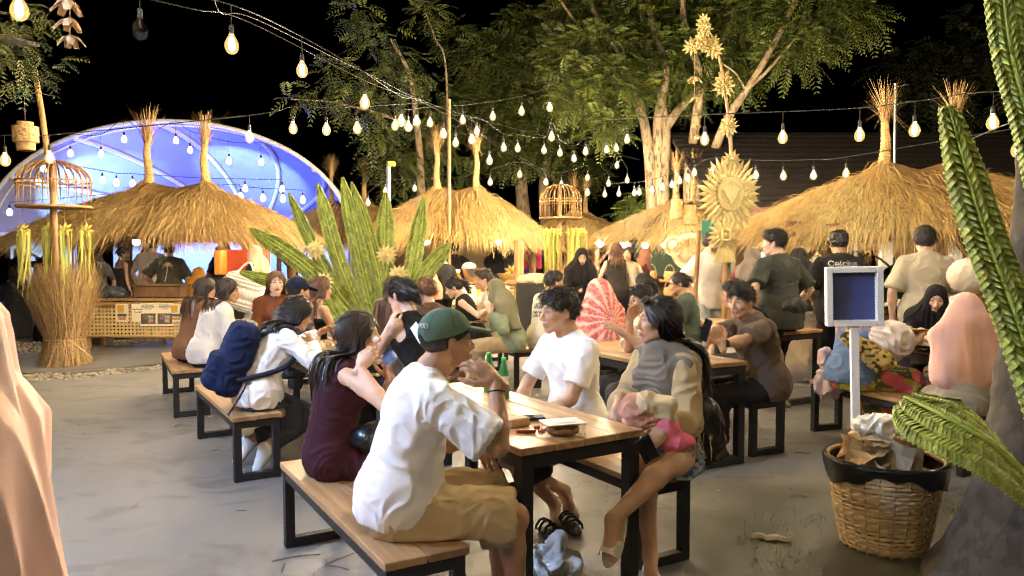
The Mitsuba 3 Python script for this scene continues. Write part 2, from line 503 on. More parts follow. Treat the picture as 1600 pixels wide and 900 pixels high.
def finial_mesh(h, seed, r0=.085):
    r = np.random.default_rng(seed)
    z = np.linspace(-.1, h * .62, 12)
    rad = r0 * (1.0 - .45 * (z - z[0]) / (z[-1] - z[0])) + .05 * np.exp(-((z + .1) / .12) ** 2)
    wob = np.c_[.012 * np.sin(z * 9 + seed), .012 * np.cos(z * 7 + seed), z]
    m = M()
    st = tube(wob, rad, 10)
    m.mesh(st, np.array([.42, .27, .11]) * np.repeat(r.uniform(.7, 1.1, (12, 1)), 10, 0).repeat(1, 1).tolist() + [[.36, .22, .09]] * 2 if False else np.array([.42, .27, .11]))
    for k in range(16):                                     # the binding
        zz = -.05 + (h * .64) * k / 16
        i = np.argmin(abs(z - zz))
        a = np.linspace(0, 2 * np.pi, 11)
        ring = np.c_[wob[i, 0] + np.cos(a) * (rad[i] + .004), wob[i, 1] + np.sin(a) * (rad[i] + .004), zz + .02 * np.sin(a + k)]
        m.mesh(tube(ring, .008, 4, False), np.array([.50, .34, .15]) * r.uniform(.6, 1.1))
    n = 110                                                 # the loose tuft
    a = r.uniform(0, 6.28, n)
    sp = r.uniform(.03, .30, n)
    L = h * .46 * r.uniform(.5, 1.25, n)
    b = np.c_[np.cos(a) * .035, np.sin(a) * .035, np.full(n, h * .52)] + np.r_[wob[-1, :2], 0]
    d = np.c_[np.cos(a), np.sin(a), np.zeros(n)]
    q1 = b + np.c_[np.zeros((n, 2)), L * .5] + d * (sp * .25)[:, None]
    q2 = b + np.c_[np.zeros((n, 2)), L] + d * (sp * r.uniform(.6, 1.3, n))[:, None]
    fall = r.random(n) < .16
    q2[fall] = q1[fall] + d[fall] * r.uniform(.15, .34, (fall.sum(), 1)) + np.c_[np.zeros((fall.sum(), 2)), r.uniform(-.3, .12, fall.sum())]
    w = np.stack([np.full(n, .016), np.full(n, .014), np.full(n, .003)], 1)
    m.add(*ribbons(np.stack([b, q1, q2], 1), w, np.c_[-d[:, 1], d[:, 0], np.zeros(n)], np.array([.52, .34, .15]) * r.uniform(.5, 1.2, (n, 1))))
    return m


def woven_panel(w, h, pitch, band):
    """A rattan panel with square holes, in the xz plane, from (0,0)."""
    m = M()
    nx, nz = int(w / pitch), int(h / pitch)
    for i in range(nx + 1):
        x = i * pitch
        m.mesh(box((x, 0.0015 * (-1) ** i, h / 2), (band, .003, h)), np.array([.62, .44, .20]) * (.85 + .3 * ((i * 37) % 11) / 11))
    for j in range(nz + 1):
        m.mesh(box((w / 2, -.003, j * pitch), (w, .003, band)), np.array([.66, .47, .22]) * (.85 + .3 * ((j * 53) % 7) / 7))
    return m


def hut(label, c, ang, w, d, eave, ridge, rl, fin, n, seed, wid=.016, tint=(1, 1, 1), post_r=.07, front_bamboo=False, braces=True, posts=None):
    tint = np.array(tint, float)
    k = thing('thatched_hut', label, 'hut', 'thatched market huts')
    fn = hut_roof_fn(w, d, eave, ridge, rl)
    R = rotz(ang)
    c3 = np.array([c[0], c[1], 0.0])
    mv = lambda v: np.asarray(v) @ R.T + c3
    th, s = np.meshgrid(np.linspace(0, 2 * np.pi, 65), np.linspace(0.0, 1.0, 9), indexing='ij')
    v = fn(th.ravel(), s.ravel()) - [0, 0, .05]
    i, j = np.meshgrid(np.arange(64), np.arange(8), indexing='ij')
    q = np.stack([i * 9 + j, (i + 1) * 9 + j, (i + 1) * 9 + j + 1, i * 9 + j + 1], -1).reshape(-1, 4)
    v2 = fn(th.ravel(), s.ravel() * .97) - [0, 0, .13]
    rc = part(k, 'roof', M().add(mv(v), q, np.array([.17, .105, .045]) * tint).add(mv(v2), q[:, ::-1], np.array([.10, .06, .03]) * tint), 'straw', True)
    a, b, cc = thatch(fn, int(n * 1.6), seed, wid * .66, .56, tint)
    a2, b2, c2 = fringe(fn, n // 3, seed + 1, wid, tint)
    part(rc, 'thatch', M().add(mv(a), b, cc).add(mv(a2), b2, c2), 'straw', kind='stuff')
    for q_, (fx, fh) in enumerate(zip((-rl / 2, rl / 2), fin)):
        if fh > 0:
            fm = finial_mesh(fh, seed + 20 + q_)
            g, gc = fm.get()
            zz = fn(np.array([np.pi / 2]), np.array([0.02]))[0, 2]
            g.vertices = mv(g.vertices + [fx, 0, zz])
            part(rc, 'finial', g, 'straw', color=gc)
    ins = .42
    rr = np.random.default_rng(seed + 5)
    corners = posts or [(-w / 2 + ins, -d / 2 + ins), (w / 2 - ins, -d / 2 + ins), (w / 2 - ins, d / 2 - ins), (-w / 2 + ins, d / 2 - ins)]
    for q_, (x, y) in enumerate(corners):
        zs = np.linspace(0, eave + .12, 7)
        pts = np.c_[x + rr.normal(0, .012, 7), y + rr.normal(0, .012, 7), zs]
        bam = front_bamboo and q_ < 2
        part(k, 'post', tube(mv(pts), post_r * rr.uniform(.85, 1.15, 7), 9), 'bamboo' if bam else 'rough_post', True)
        if braces:
            for (dx, dy) in ((np.sign(-x), 0), (0, np.sign(-y))):
                p = [(x, y, eave - .62), (x + dx * .3, y + dy * .3, eave - .27), (x + dx * .62, y + dy * .62, eave + .09)]
                part(k, 'brace', tube(mv(bez(p, 4)), .038, 7), 'rough_post', True)
    for q_ in range(4):
        p, q2 = corners[q_], corners[(q_ + 1) % 4]
        part(k, 'beam', tube(mv([(*p, eave + .08), (*q2, eave + .08)]), .045, 8), 'rough_post', True)
    return k, mv, corners


hutA = hut('broad thatched hut on the left, behind the birdcage pole, in front of the blue tent', (-5.86, 13.6), 0.02, 4.5, 3.5, 1.82, 2.70, .98, (1.28, 1.22), 17000, 11, .014, (.86, .84, .82), .085, True, posts=[(-.95, -1.33), (1.62, -1.33), (1.62, 1.33), (-1.5, 1.33)])
hutB = hut('half hidden thatched hut behind the green palm frond display', (-4.75, 22.5), 0.1, 4.3, 3.4, 1.85, 2.98, .95, (1.30, 1.22), 7000, 31, .022, (.78, .74, .72))
hutC = hut('golden thatched hut right of the green palm frond display', (-1.25, 17.6), -0.03, 4.25, 3.3, 1.86, 2.96, .90, (1.42, 1.36), 13000, 51, .018, (1.02, 1, .95), .08)
hutD = hut('smallest and farthest thatched hut, behind the middle birdcage', (2.05, 23.5), 1.05, 4.0, 3.2, 1.85, 2.70, .85, (1.15, 1.15), 6500, 71, .024)
hutE = hut('thatched hut between the middle birdcage and the round straw ornament', (3.85, 17.3), 0.9, 4.1, 3.4, 1.82, 2.62, .85, (1.1, 1.15), 11000, 91, .019)
hutF = hut('large golden thatched hut on the right with a twisted tuft on its ridge', (5.75, 11.0), -0.06, 5.2, 3.5, 1.80, 2.74, .95, (1.15, 1.15), 17000, 111, .015, (1.05, 1.03, 1))


# ---------------------------------------------------------------- the stage tent
def tent():
    k = thing('stage_tent', 'big white vaulted tent lit blue from inside, behind the left hut', 'tent')
    A, B, C, z0 = 5.2, 7.0, 3.2, 2.0
    c = np.array([-9.78, 22.0, z0])
    fn = lambda th, ph: c + np.stack([A * np.cos(th) * np.cos(ph), B * np.sin(ph), C * np.sin(th) * np.cos(ph)], -1)
    th, ph = np.meshgrid(np.linspace(0, np.pi, 61), np.linspace(0, np.pi / 2 - .02, 31), indexing='ij')
    v = fn(th.ravel(), ph.ravel())
    i, j = np.meshgrid(np.arange(60), np.arange(30), indexing='ij')
    q = np.stack([i * 31 + j, (i + 1) * 31 + j, (i + 1) * 31 + j + 1, i * 31 + j + 1], -1).reshape(-1, 4)
    part(k, 'canopy', tm(v, q), 'membrane', True)
    t = np.linspace(-.05, np.pi + .05, 60)
    part(k, 'front_arch', tube(fn(t, t * 0), .065, 10), 'white_paint', True)
    part(k, 'front_arch', tube(fn(t, t * 0 + .06) - [0, 0, .05], .03, 8), 'white_paint', True)
    p = np.linspace(0, np.pi / 2 - .05, 24)
    for a in (.62, 1.08, 1.62, 2.1, 2.6):
        part(k, 'rib', tube(c + (fn(p * 0 + a, p) - c) * .985, .07, 8), 'white_paint', True)
    for a in (.005, np.pi - .005):
        part(k, 'base_rail', tube(fn(p * 0 + a, p), .09, 8), 'white_paint', True)
    for (a, b) in ((0, 0), (np.pi, 0), (0, .5), (np.pi, .5), (0, 1.1), (np.pi, 1.1)):
        e = fn(np.array(a), np.array(b))
        part(k, 'post', tube([(e[0], e[1], 0), e], .08, 8), 'galvanised', True)
    return c


tc = tent()


def led_panel(x0, x1, z0, z1, y, rgb, label):
    rgb = (.12, .26, .46)
    k = thing('stage_screen', label, 'screen')
    part(k, 'frame', box(((x0 + x1) / 2, y + .06, (z0 + z1) / 2), (x1 - x0 + .12, .08, z1 - z0 + .12)), 'black_steel')
    part(k, 'display', box(((x0 + x1) / 2, y, (z0 + z1) / 2), (x1 - x0, .03, z1 - z0)), 'white_paint', emitter=lamp(rgb, .5))


led_panel(-14.2, -9.4, .35, 2.25, 27.6, (.32, .55, .95), 'wide pale blue glowing stage screen seen under the roof of the left hut')
led_panel(-9.2, -5.6, .35, 2.15, 27.9, (.40, .66, 1.0), 'narrower pale blue glowing stage screen right of the wide one, under the left hut roof')
led_panel(-17.4, -14.5, .35, 2.1, 26.9, (.45, .62, .95), 'pale blue glowing stage screen at the far left edge behind the straw sheaf')
st = thing('stage_platform', 'black stage platform under the blue tent', 'stage')
scene[st] = put(box((-10, 26.2, .2), (14, 3.6, .4)), 'dark_cloth')
# the stage lamps that colour the canopy
for (x, y, z, tx, ty, tz, rgb, cut, label) in (
        (-13.6, 23.6, 1.9, -9.0, 25.2, 5.0, (6, 9, 150), 62, 'stage lamp washing the left half of the canopy blue'),
        (-6.4, 23.6, 1.9, -10.2, 25.0, 5.0, (6, 9, 155), 62, 'stage lamp washing the right half of the canopy blue'),
        (-11.8, 21.9, 1.2, -10.0, 25.6, 4.6, (8, 12, 125), 60, 'stage lamp washing the front of the canopy blue'),
        (-9.6, 23.0, 1.0, -8.9, 26.4, 4.1, (34, 58, 96), 24, 'stage lamp throwing a pale patch on the middle of the canopy'),
        (-13.0, 22.6, 1.0, -13.6, 25.0, 3.9, (20, 42, 76), 28, 'stage lamp throwing a pale patch on the left of the canopy')):
    k = thing('stage_lamp', label, 'stage lamp')
    o, t = np.array([x, y, z]), np.array([tx, ty, tz])
    dv = unit(t - o)
    part(k, 'housing', tube([o - dv * .35, o - dv * .1], .1, 10), 'black_steel', True)
    part(k, 'stand', tube([(o - dv * .22) * [1, 1, 0], o - dv * .22], .025, 6), 'black_steel')
    scene[k + '__beam'] = {'type': 'spot', 'to_world': T().look_at(origin=o.tolist(), target=t.tolist(), up=[0, .1, 1]), 'cutoff_angle': float(cut), 'beam_width': float(cut * .72),
                           'intensity': {'type': 'rgb', 'value': list(map(float, rgb))}, 'sampling_weight': 9.0}


# ---------------------------------------------------------------- the low brick building on the right
def building():
    k = thing('brick_house', 'long low brick building with white pillars and a dark tiled roof behind the right hut', 'building')
    Y = 15.5
    part(k, 'wall', box((10.4, Y + .12, 1.2), (11.6, .2, 2.4)), 'brickwork')
    for x in (7.45, 8.85, 10.4, 12.0):
        part(k, 'pillar', box((x, Y - .03, 1.2), (.22, .16, 2.4), ch=.012), 'white_paint')
    wf = part(k, 'window', box((6.15, Y - .01, 1.35), (1.5, .06, 1.3), ch=.01), 'white_paint')
    part(wf, 'pane', box((6.5, Y - .05, 1.35), (.62, .02, 1.1)), 'dark_cloth')
    for i in range(5):
        part(wf, 'lattice_bar', box((5.55 + .14 * i, Y - .055, 1.35), (.03, .03, 1.2)), 'bamboo')
    for i in range(6):
        part(wf, 'lattice_bar', box((5.83, Y - .075, .82 + .21 * i), (.6, .02, .03)), 'bamboo')
    part(k, 'gable_wall', box((4.66, Y + 3.0, 1.2), (.2, 5.6, 2.4)), 'brickwork')
    rf = part(k, 'roof', tm([(3.9, Y - .9, 2.33), (17, Y - .9, 2.33), (17, Y + 4, 4.5), (3.9, Y + 4, 4.5), (3.9, Y - .9, 2.25), (17, Y - .9, 2.25), (17, Y + 4, 4.4), (3.9, Y + 4, 4.4)],
                            [(0, 1, 2, 3), (4, 7, 6, 5), (0, 3, 7, 4)]), 'dark_roof')
    part(rf, 'fascia', box((10.4, Y - .92, 2.27), (13.2, .03, .19)), 'fascia')
    tl = M()
    for r_ in range(14):
        f0, f1 = r_ / 14, (r_ + 1) / 14
        y0, z0_ = Y - .9 + 4.9 * f0, 2.345 + 2.17 * f0
        tl.mesh(tube([(3.9, y0, z0_), (17, y0, z0_)], .03, 5), (.013, .011, .010))
    part(rf, 'tile_course', tl, 'cloth', kind='stuff')


building()
bw = thing('dark_wall', 'tall dark boundary wall far behind the huts', 'wall')
scene[bw] = put(box((0, 44, 1.6), (90, .3, 3.2)), 'dark_roof')


# ---------------------------------------------------------------- trees
def fronds(p, d, L, nl, r, lw, droop, col, up=None):
    """Pinnate fronds: base points p, directions d, lengths L; nl leaflet pairs of width lw; returns ribbons-like quads."""
    n = len(p)
    zv = np.array([0, 0, 1.0])
    sd = unit(np.cross(d, zv + r.normal(0, .25, (n, 3))))
    nm = np.cross(sd, d)
    vs, cs = [], []
    for k in range(nl):
        t = (k + .6) / nl
        b = p + d * (L * t)[:, None] - zv * (droop * L * t * t)[:, None]
        ll = L * .42 * (1 - .55 * abs(2 * t - .9)) 
        for sgn in (-1, 1):
            out = unit(sd * sgn + d * .55 + nm * r.uniform(-.35, .1, (n, 1)) - zv * .25)
            tip = b + out * ll[:, None]
            wv = unit(np.cross(out, nm)) * (lw * L / .3)[:, None] if False else unit(np.cross(out, nm)) * lw
            mid = b + out * (ll * .45)[:, None]
            vs.append(np.stack([b, mid - wv, tip, mid + wv], 1))
            cs.append(np.repeat((col * r.uniform(.75, 1.2, (n, 1)))[:, None], 4, 1))
    v = np.concatenate(vs).reshape(-1, 3)
    f = np.arange(len(v)).reshape(-1, 4)
    return v, f, np.concatenate(cs).reshape(-1, 3)


def crown(blobs, dens, seed, L, nl, lw, col, droop=.35):
    """Leaf clumps: blobs = (centre, radius) with uneven, drooping twigs of fronds."""
    r = np.random.default_rng(seed)
    P, D = [], []
    for c, rad in blobs:
        n = int(dens * rad[0] * rad[2] if np.ndim(rad) else dens * rad * rad)
        rad = np.broadcast_to(np.asarray(rad, float), (3,))
        u = unit(r.normal(0, 1, (n, 3)))
        q = np.asarray(c) + u * rad * (r.uniform(.25, 1.0, (n, 1)) ** .45)
        keep = meshkit.fbm(q / max(rad[0], .4) * 2.2, 3, seed) > .44
        q, u = q[keep], u[keep]
        P.append(q)
        D.append(unit(u * [1, 1, .4] + r.normal(0, .45, u.shape) + [0, 0, -.15]))
    P, D = np.vstack(P), np.vstack(D)
    n = len(P)
    cc = np.asarray(col) * r.uniform(.6, 1.35, (n, 1)) * np.where(r.random((n, 1)) < .12, np.array([[1.5, 1.25, .8]]), 1)
    return M().add(*fronds(P, D, L * r.uniform(.6, 1.3, n), nl, r, lw, droop, cc))


def limb(pts, r0, r1, n=8, sides=10):
    p = bez([np.asarray(q, float) for q in pts], n)
    return tube(p, np.linspace(r0, r1, len(p)), sides)


def tree(label, trunks, blobs, dens, seed, L, nl, lw, col, droop=.35):
    k = thing('broadleaf_tree', label, 'tree')
    part(k, 'trunk', cat(*[limb(*t) for t in trunks]), 'tree_bark', True)
    part(k, 'crown', crown(blobs, dens, seed, L, nl, lw, col, droop), 'leaf', kind='stuff')
    return k


D = 19.0
A_ = lambda x, y, d=D: at(x, y, d)
px = lambda r_, d=D: r_ * d / FOC
b0 = gnd(1025, 480)
base = np.array([A_(1022, 400)[0], D, 0.0])
base2 = np.array([A_(1085, 400)[0], D - .3, 0.0])
TRUNKS = [([base, A_(1018, 300), A_(1008, 200), A_(985, 130), A_(950, 60), A_(900, -40)],   .17, .05),
          ([base + [.15, .1, 0], A_(1030, 280), A_(1028, 190), A_(1040, 110), A_(1020, 40), A_(1000, -60)], .16, .06),
          ([base + [.32, 0, 0], A_(1038, 290), A_(1040, 190), A_(1010, 70, 20), A_(985, -20, 20)], .15, .045),
          ([A_(1000, 170), A_(960, 110), A_(925, 70), A_(875, 0)], .09, .03),
          ([A_(990, 140), A_(930, 95), A_(845, 70)], .06, .02),
          ([A_(1040, 200), A_(1062, 170), A_(1100, 130), A_(1130, 70), A_(1155, -10)], .12, .05),
          ([base2, A_(1076, 300, 18.7), A_(1086, 200, 18.7), A_(1094, 120, 18.7), A_(1070, 40, 18.7), A_(1065, -60, 18.7)], .15, .06),
          ([base2 + [.1, 0, 0], A_(1088, 275, 18.5), A_(1110, 250, 18.4), A_(1135, 190, 18.2), A_(1180, 120, 18), A_(1225, 40, 18), A_(1265, -50, 18)], .15, .05),
          ([A_(1165, 140, 18), A_(1200, 110, 17.8), A_(1260, 40, 17.6)], .06, .02),
          ([A_(1165, 140, 18), A_(1150, 115, 17.9), A_(1130, 100, 17.9)], .03, .015)]
bl = [(A_(x, y, d), (px(r_, d), px(r_, d), px(r_, d) * .72)) for x, y, r_, d in (
    (930, 90, 75, 18.2), (960, 140, 62, 17.6), (905, 150, 45, 17.8), (1000, 60, 85, 19.5), (1060, 95, 70, 19), (945, 200, 34, 17.5), (1068, 150, 34, 19.4), (1110, 60, 75, 19.5),
    (1180, 20, 85, 19), (1270, 20, 80, 18), (1330, 25, 48, 17.8), (1250, 75, 50, 18), (1150, 110, 45, 18.8), (1060, 20, 90, 20), (950, 20, 90, 20), (1215, -40, 100, 19), (1050, -60, 120, 20), (890, 70, 45, 19))]
tree('tall spreading tree with several pale trunks above the middle huts, its leaves lit from below', TRUNKS, bl, 620, 7, .42, 7, .022, (.062, .085, .019))
D2 = 27.0
bl = [(at(x, y, d), (px(r_, d), px(r_, d), px(r_, d) * .75)) for x, y, r_, d in ((770, 90, 60, 26), (815, 130, 65, 26), (760, 170, 55, 27), (840, 60, 70, 27), (800, 230, 55, 26), (855, 240, 45, 26), (720, 60, 40, 27), (850, 180, 60, 26), (910, 265, 40, 27))]
tree('dark green tree left of the tall pale trunked tree', [([(.8, 26.5, 0), at(815, 300, 26.5), at(820, 200, 26.5), at(800, 80, 26.5)], .3, .06), ([(1.4, 26.5, 0), at(850, 300, 26.5), at(860, 230, 26.5), at(880, 150, 26.5)], .26, .06)], bl, 420, 8, .5, 6, .035, (.075, .10, .028))
bl = [(at(x, y, d), (px(r_, d), px(r_, d), px(r_, d) * .7)) for x, y, r_, d in ((590, 60, 38, 21), (560, 20, 28, 21), (530, 120, 36, 20), (600, 140, 45, 21), (640, 100, 32, 22), (560, 170, 30, 20), (660, 220, 50, 23), (610, 245, 42, 22), (700, 280, 45, 24), (640, 290, 45, 23), (460, 155, 16, 19.5), (500, 150, 26, 19.8), (590, 205, 28, 21), (670, 20, 26, 22), (690, 150, 40, 24))]
tree('dim ragged tree with bare twigs above the half hidden hut', [([(-2.2, 22.5, 0), at(660, 320, 22.5), at(655, 230, 22), at(640, 120, 21.5), at(610, 60, 21)], .18, .03), ([at(650, 200, 22), at(600, 180, 21), at(520, 160, 20), at(455, 155, 19.5)], .06, .015),
                                                                 ([at(700, 300, 24), at(697, 110, 22), at(680, 60, 22), at(665, 20, 22)], .035, .02)], bl, 420, 9, .45, 6, .03, (.070, .09, .03))
bl = [(at(x, y, d), (px(r_, d), px(r_, d), px(r_, d) * .7)) for x, y, r_, d in ((10, 70, 42, 6.2), (50, 95, 34, 6.0), (20, 115, 30, 6.1), (72, 20, 24, 6.4), (20, 20, 40, 6.4), (80, 90, 20, 5.9), (45, 128, 16, 6.0), (-40, 60, 60, 6.3))]
tree('leafy bough hanging into the top left corner', [([(-6.2, 7.2, 0), (-6.0, 7.0, 2.5), at(-120, 40, 6.6), at(0, 60, 6.3), at(60, 70, 6.1)], .13, .015)], bl, 1500, 10, .17, 7, .0085, (.085, .10, .03))
bl = [(at(x, y, 30), (px(r_, 30), px(r_, 30), px(r_, 30) * .8)) for x, y, r_ in ((1400, 110, 40), (1460, 120, 60), (1530, 140, 60), (1560, 80, 60), (1440, 180, 50), (1500, 60, 60))]
tree('barely visible dark tree beyond the right hut', [([(14.5, 30, 0), at(1470, 250, 30), at(1480, 120, 30)], .3, .08)], bl, 130, 12, .6, 5, .05, (.05, .06, .03))
bl = [(at(x, y, 21), px(r_, 21)) for x, y, r_ in ((1010, 325, 28), (1035, 315, 20), (985, 335, 16), (1085, 300, 20), (1060, 285, 18))]
k = thing('leafy_shrub', 'bright green feathery shrub behind the ridge of the middle hut', 'shrub')
part(k, 'stem', tube([(4.0, 21, 0), at(1030, 330, 21)], .05, 7), 'tree_bark')
part(k, 'foliage', crown(bl, 900, 13, .42, 7, .022, (.085, .12, .03)), 'leaf', kind='stuff')
# ---------------------------------------------------------------- string lights
ORD = 'first second third fourth fifth sixth seventh eighth ninth tenth eleventh twelfth'.split()


def bulb_mesh(s=1.0):
    return lathe(np.array([(0.0, -.135), (.014, -.134), (.030, -.124), (.041, -.106), (.045, -.086), (.042, -.064), (.031, -.040), (.019, -.020), (.014, -.004)]) * s, 12)


def core_mesh(s=1.0):
    return lathe(np.array([(0.0, -.112), (.012, -.108), (.020, -.092), (.0215, -.075), (.019, -.052), (.011, -.034), (0, -.030)]) * s, 8)


def socket_mesh(s=1.0):
    return lathe(np.array([(.0, .05), (.010, .05), (.016, .042), (.017, .0), (.015, -.012), (0, -.012)][::-1]) * s, 8)


def bulb(p, drop, label, group, L=1.0, w=1.0, lit=True, rgb=None, size=1.2):
    """A hanging bulb: p = the middle of its glass; drop = length of its lead."""
    k = thing('string_bulb', label, 'light bulb', group)
    o = np.asarray(p, float) + [0, 0, .06 * size]
    g = bulb_mesh(size)
    g.vertices += o
    if lit:
        c = (WARM if rgb is None else np.asarray(rgb)) * BULB * L
        if rgb is None:                                      # glass given a faint amber glow as a halo round the lit core
            q = core_mesh(size)
            q.vertices += o
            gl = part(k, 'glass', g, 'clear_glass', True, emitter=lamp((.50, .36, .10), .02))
            part(gl, 'filament', q, 'white_paint', True, emitter=lamp(c * 2.0, w))
        else:
            part(k, 'glass', g, 'white_paint', True, emitter=lamp(c, w))
    else:
        part(k, 'glass', g, 'clear_glass', True)
        part(k, 'filament', tube([o - [0, 0, .02], o - [.008, 0, .05], o - [-.008, 0, .08]], .002, 4), 'bamboo')
    s = socket_mesh(size)
    s.vertices += o
    part(k, 'socket', s, 'cable_black')
    part(k, 'lead', tube([o + [0, 0, .045], o + [0, 0, .05 + drop]], .0035, 4), 'cable_black')
    return o + [0, 0, .05 + drop]


def cable(pts, label, r=.006, sag=0.0):
    p = bez(pts, 8)
    solo('light_cable', label, 'cable', tube(p, r, 5), 'cable_black')


def string(spec, label, group, cable_label, L=1.0, w=1.0, drop=.1, extra=(None, None), r=.006):
    """spec: (px, py, depth) of each bulb, left to right along one cable."""
    top = []
    n = 0
    for s in sorted(spec):
        x, y, d = s[:3]
        lit = len(s) < 4 or s[3]
        n += lit
        lb = label if len(spec) == 1 else f'{ORD[n - 1]} lit bulb from the left on {cable_label}'
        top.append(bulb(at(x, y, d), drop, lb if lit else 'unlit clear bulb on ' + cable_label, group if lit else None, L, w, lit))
    pts = ([np.asarray(extra[0])] if extra[0] is not None else []) + top + ([np.asarray(extra[1])] if extra[1] is not None else [])
    cable(pts, cable_label, r)


# the long bundle from the upper left to the middle of the market
k1 = [(219, 42, 5.6, False), (362, 66, 6.0), (472, 106, 7.2), (570, 157, 8.0), (627, 187, 9.6), (651, 187, 10.6), (693, 207, 11.2), (737, 216, 11.8), (765, 249, 12.2)]
string(k1, 'lit bulb on the long cable falling from the upper left to the middle', 'bulbs on the long falling cable', 'the long falling cable', 1.0, 1.6, .16,
       (at(60, -60, 5.2), at(900, 300, 14.5)))
cable([at(150, -20, 5.0), at(300, 14, 5.6), at(390, 35, 6.3), at(575, 128, 8.2), at(700, 180, 11), at(905, 300, 14.8)], 'second cable twisted along the long falling one', .005)
cable([at(330, -30, 5.5), at(345, 20, 6.0), at(400, 30, 6.5), at(560, 108, 8.6), at(720, 178, 12), at(1000, 250, 16)], 'third pale cable beside the long falling one', .005)
string([(30, 10, 4.9), (-60, 60, 4.6), (-150, 90, 4.2)], 'lit bulb among the leaves in the top left corner', 'bulbs in the top left leaves', 'the cable through the top left leaves', .45, 1, .1)
string([(8, 247, 8.4), (78, 244, 9.0), (390, 212, 9.4), (458, 198, 9.6), (510, 200, 9.4), (558, 198, 9.6)], 'lit bulb on the level cable in front of the tent arch', 'bulbs on the level left cable', 'the level cable before the tent arch', .8, 1.1, .12, (at(-200, 235, 8.5), at(665, 160, 11)))
string([(617, 194, 11), (638, 196, 10.8), (672, 190, 12), (723, 186, 12.6), (770, 180, 12.8), (815, 172, 12.6), (859, 166, 12.4)], 'lit bulb on the upper cable across the middle trees', 'bulbs on the upper middle cable', 'the upper cable across the trees', .75, 1, .1, (None, at(935, 188, 13)))
string([(712, 221, 12.0), (745, 203, 13), (787, 229, 13), (809, 230, 13.5), (862, 212, 12.2), (850, 233, 14), (875, 237, 14), (897, 246, 14.5), (915, 235, 14), (948, 232, 14), (963, 230, 14.6), (980, 216, 13)], 'lit bulb on the wavy cable in the middle of the market', 'bulbs on the wavy middle cable', 'the wavy pale cable mid market', .75, 1, .09)
string([(766, 283, 15), (812, 271, 15.4), (853, 283, 15.6), (877, 287, 15.8), (918, 276, 16), (918, 299, 15), (951, 285, 16), (964, 257, 17), (980, 280, 16.4)], 'lit bulb on the low cable over the middle birdcage', 'bulbs on the low middle cable', 'the low cable over the middle birdcage', .75, .9, .1)
string([(945, 302, 16.5), (967, 301, 16.5), (991, 300, 16.5), (999, 299, 16.5), (1019, 296, 16.2), (1035, 291, 15.8), (1050, 287, 15.4), (1062, 281, 15), (1075, 277, 14.6), (1085, 268, 14.2)], 'lit bulb on the short cable rising past the middle tree trunks', 'bulbs on the rising cable', 'the cable rising past the pale trunks', .75, .9, .08)
string([(1101, 215, 9.0), (1223, 212, 8.6), (1343, 208, 8.2), (1429, 200, 7.8), (1551, 188, 7.2)], 'lit bulb on the upper right cable above the large hut', 'bulbs on the upper right cable', 'the upper right cable above the large hut', 1.0, 1.6, .14, (at(930, 188, 12), at(1750, 150, 6.4)))
string([(1112, 268, 13), (1181, 272, 12.6), (1224, 273, 12.2), (1271, 272, 11.8), (1322, 269, 11.4)], 'lit bulb on the lower right cable left of the large hut', 'bulbs on the lower right cable', 'the lower right cable left of the large hut', .8, 1, .1, (at(1085, 260, 14), at(1590, 200, 9.5)))
string([(1591, 230, 6.5)], 'single lit bulb in front of the palm trunk at the right edge', None, 'the short cable at the right edge', .7, 1, .1, (at(1480, 235, 8.5), at(1700, 190, 5.6)))
string([(602, 297, 16), (648, 293, 17), (686, 291, 18), (575, 315, 15.5)], 'lit bulb low behind the green palm frond display', 'bulbs behind the frond display', 'the low cable behind the green palm frond display', .6, .8, .06)
# the cool white globes in front of the tent
for row, cl, dep in (([(194, 216), (230, 237), (275, 218), (297, 233), (358, 250), (408, 252), (158, 239), (110, 238)], 'the first cable under the tent arch', 20.5),
                     ([(68, 262), (105, 270), (160, 280), (182, 284), (207, 285), (325, 292), (383, 293), (441, 294), (60, 282)], 'the second cable under the tent arch', 20.0),
                     ([(340, 303), (376, 305), (411, 308), (442, 309), (473, 311), (15, 330)], 'the third cable under the tent arch', 19.6)):
    top = []
    for n, (x, y) in enumerate(sorted(row)):
        o = at(x, y, dep)
        top.append(bulb(o, .34 if dep > 20.2 else .08, f'{ORD[n]} white globe bulb from the left on {cl}', 'bulbs on ' + cl, .013, .3, True, (.95, .9, .95), 1.5))
    cable(top, cl, .008)
# the strings go on over the tables towards and past the camera

def world_string(pts, label, group, cl, L, w, drop=.14):
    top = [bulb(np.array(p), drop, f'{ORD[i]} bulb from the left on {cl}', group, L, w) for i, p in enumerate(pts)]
    cable(top, cl)


world_string([(-1.9, 4.9, 4.0), (-.6, 4.3, 3.85), (.7, 3.8, 3.8)], 'lit bulb on the cable high above the nearest table', 'bulbs above the nearest table', 'the cable high above the nearest table', .55, 2.0)
world_string([(-3.0, .9, 3.3), (-1.5, .5, 3.2), (.4, .6, 3.35), (3.4, 1.2, 3.4)], 'lit bulb on the cable above the camera side of the yard', 'bulbs on the near cable', 'the cable nearest the camera', .8, 2.0)
world_string([(-5.5, 7.8, 4.1), (-3.2, 7.4, 4.3), (.9, 6.9, 4.6), (3.2, 6.8, 4.6), (5.2, 6.6, 4.5)], 'lit bulb on the cable high above the middle tables', 'bulbs above the middle tables', 'the cable high above the middle tables', 1.25, 3.0)


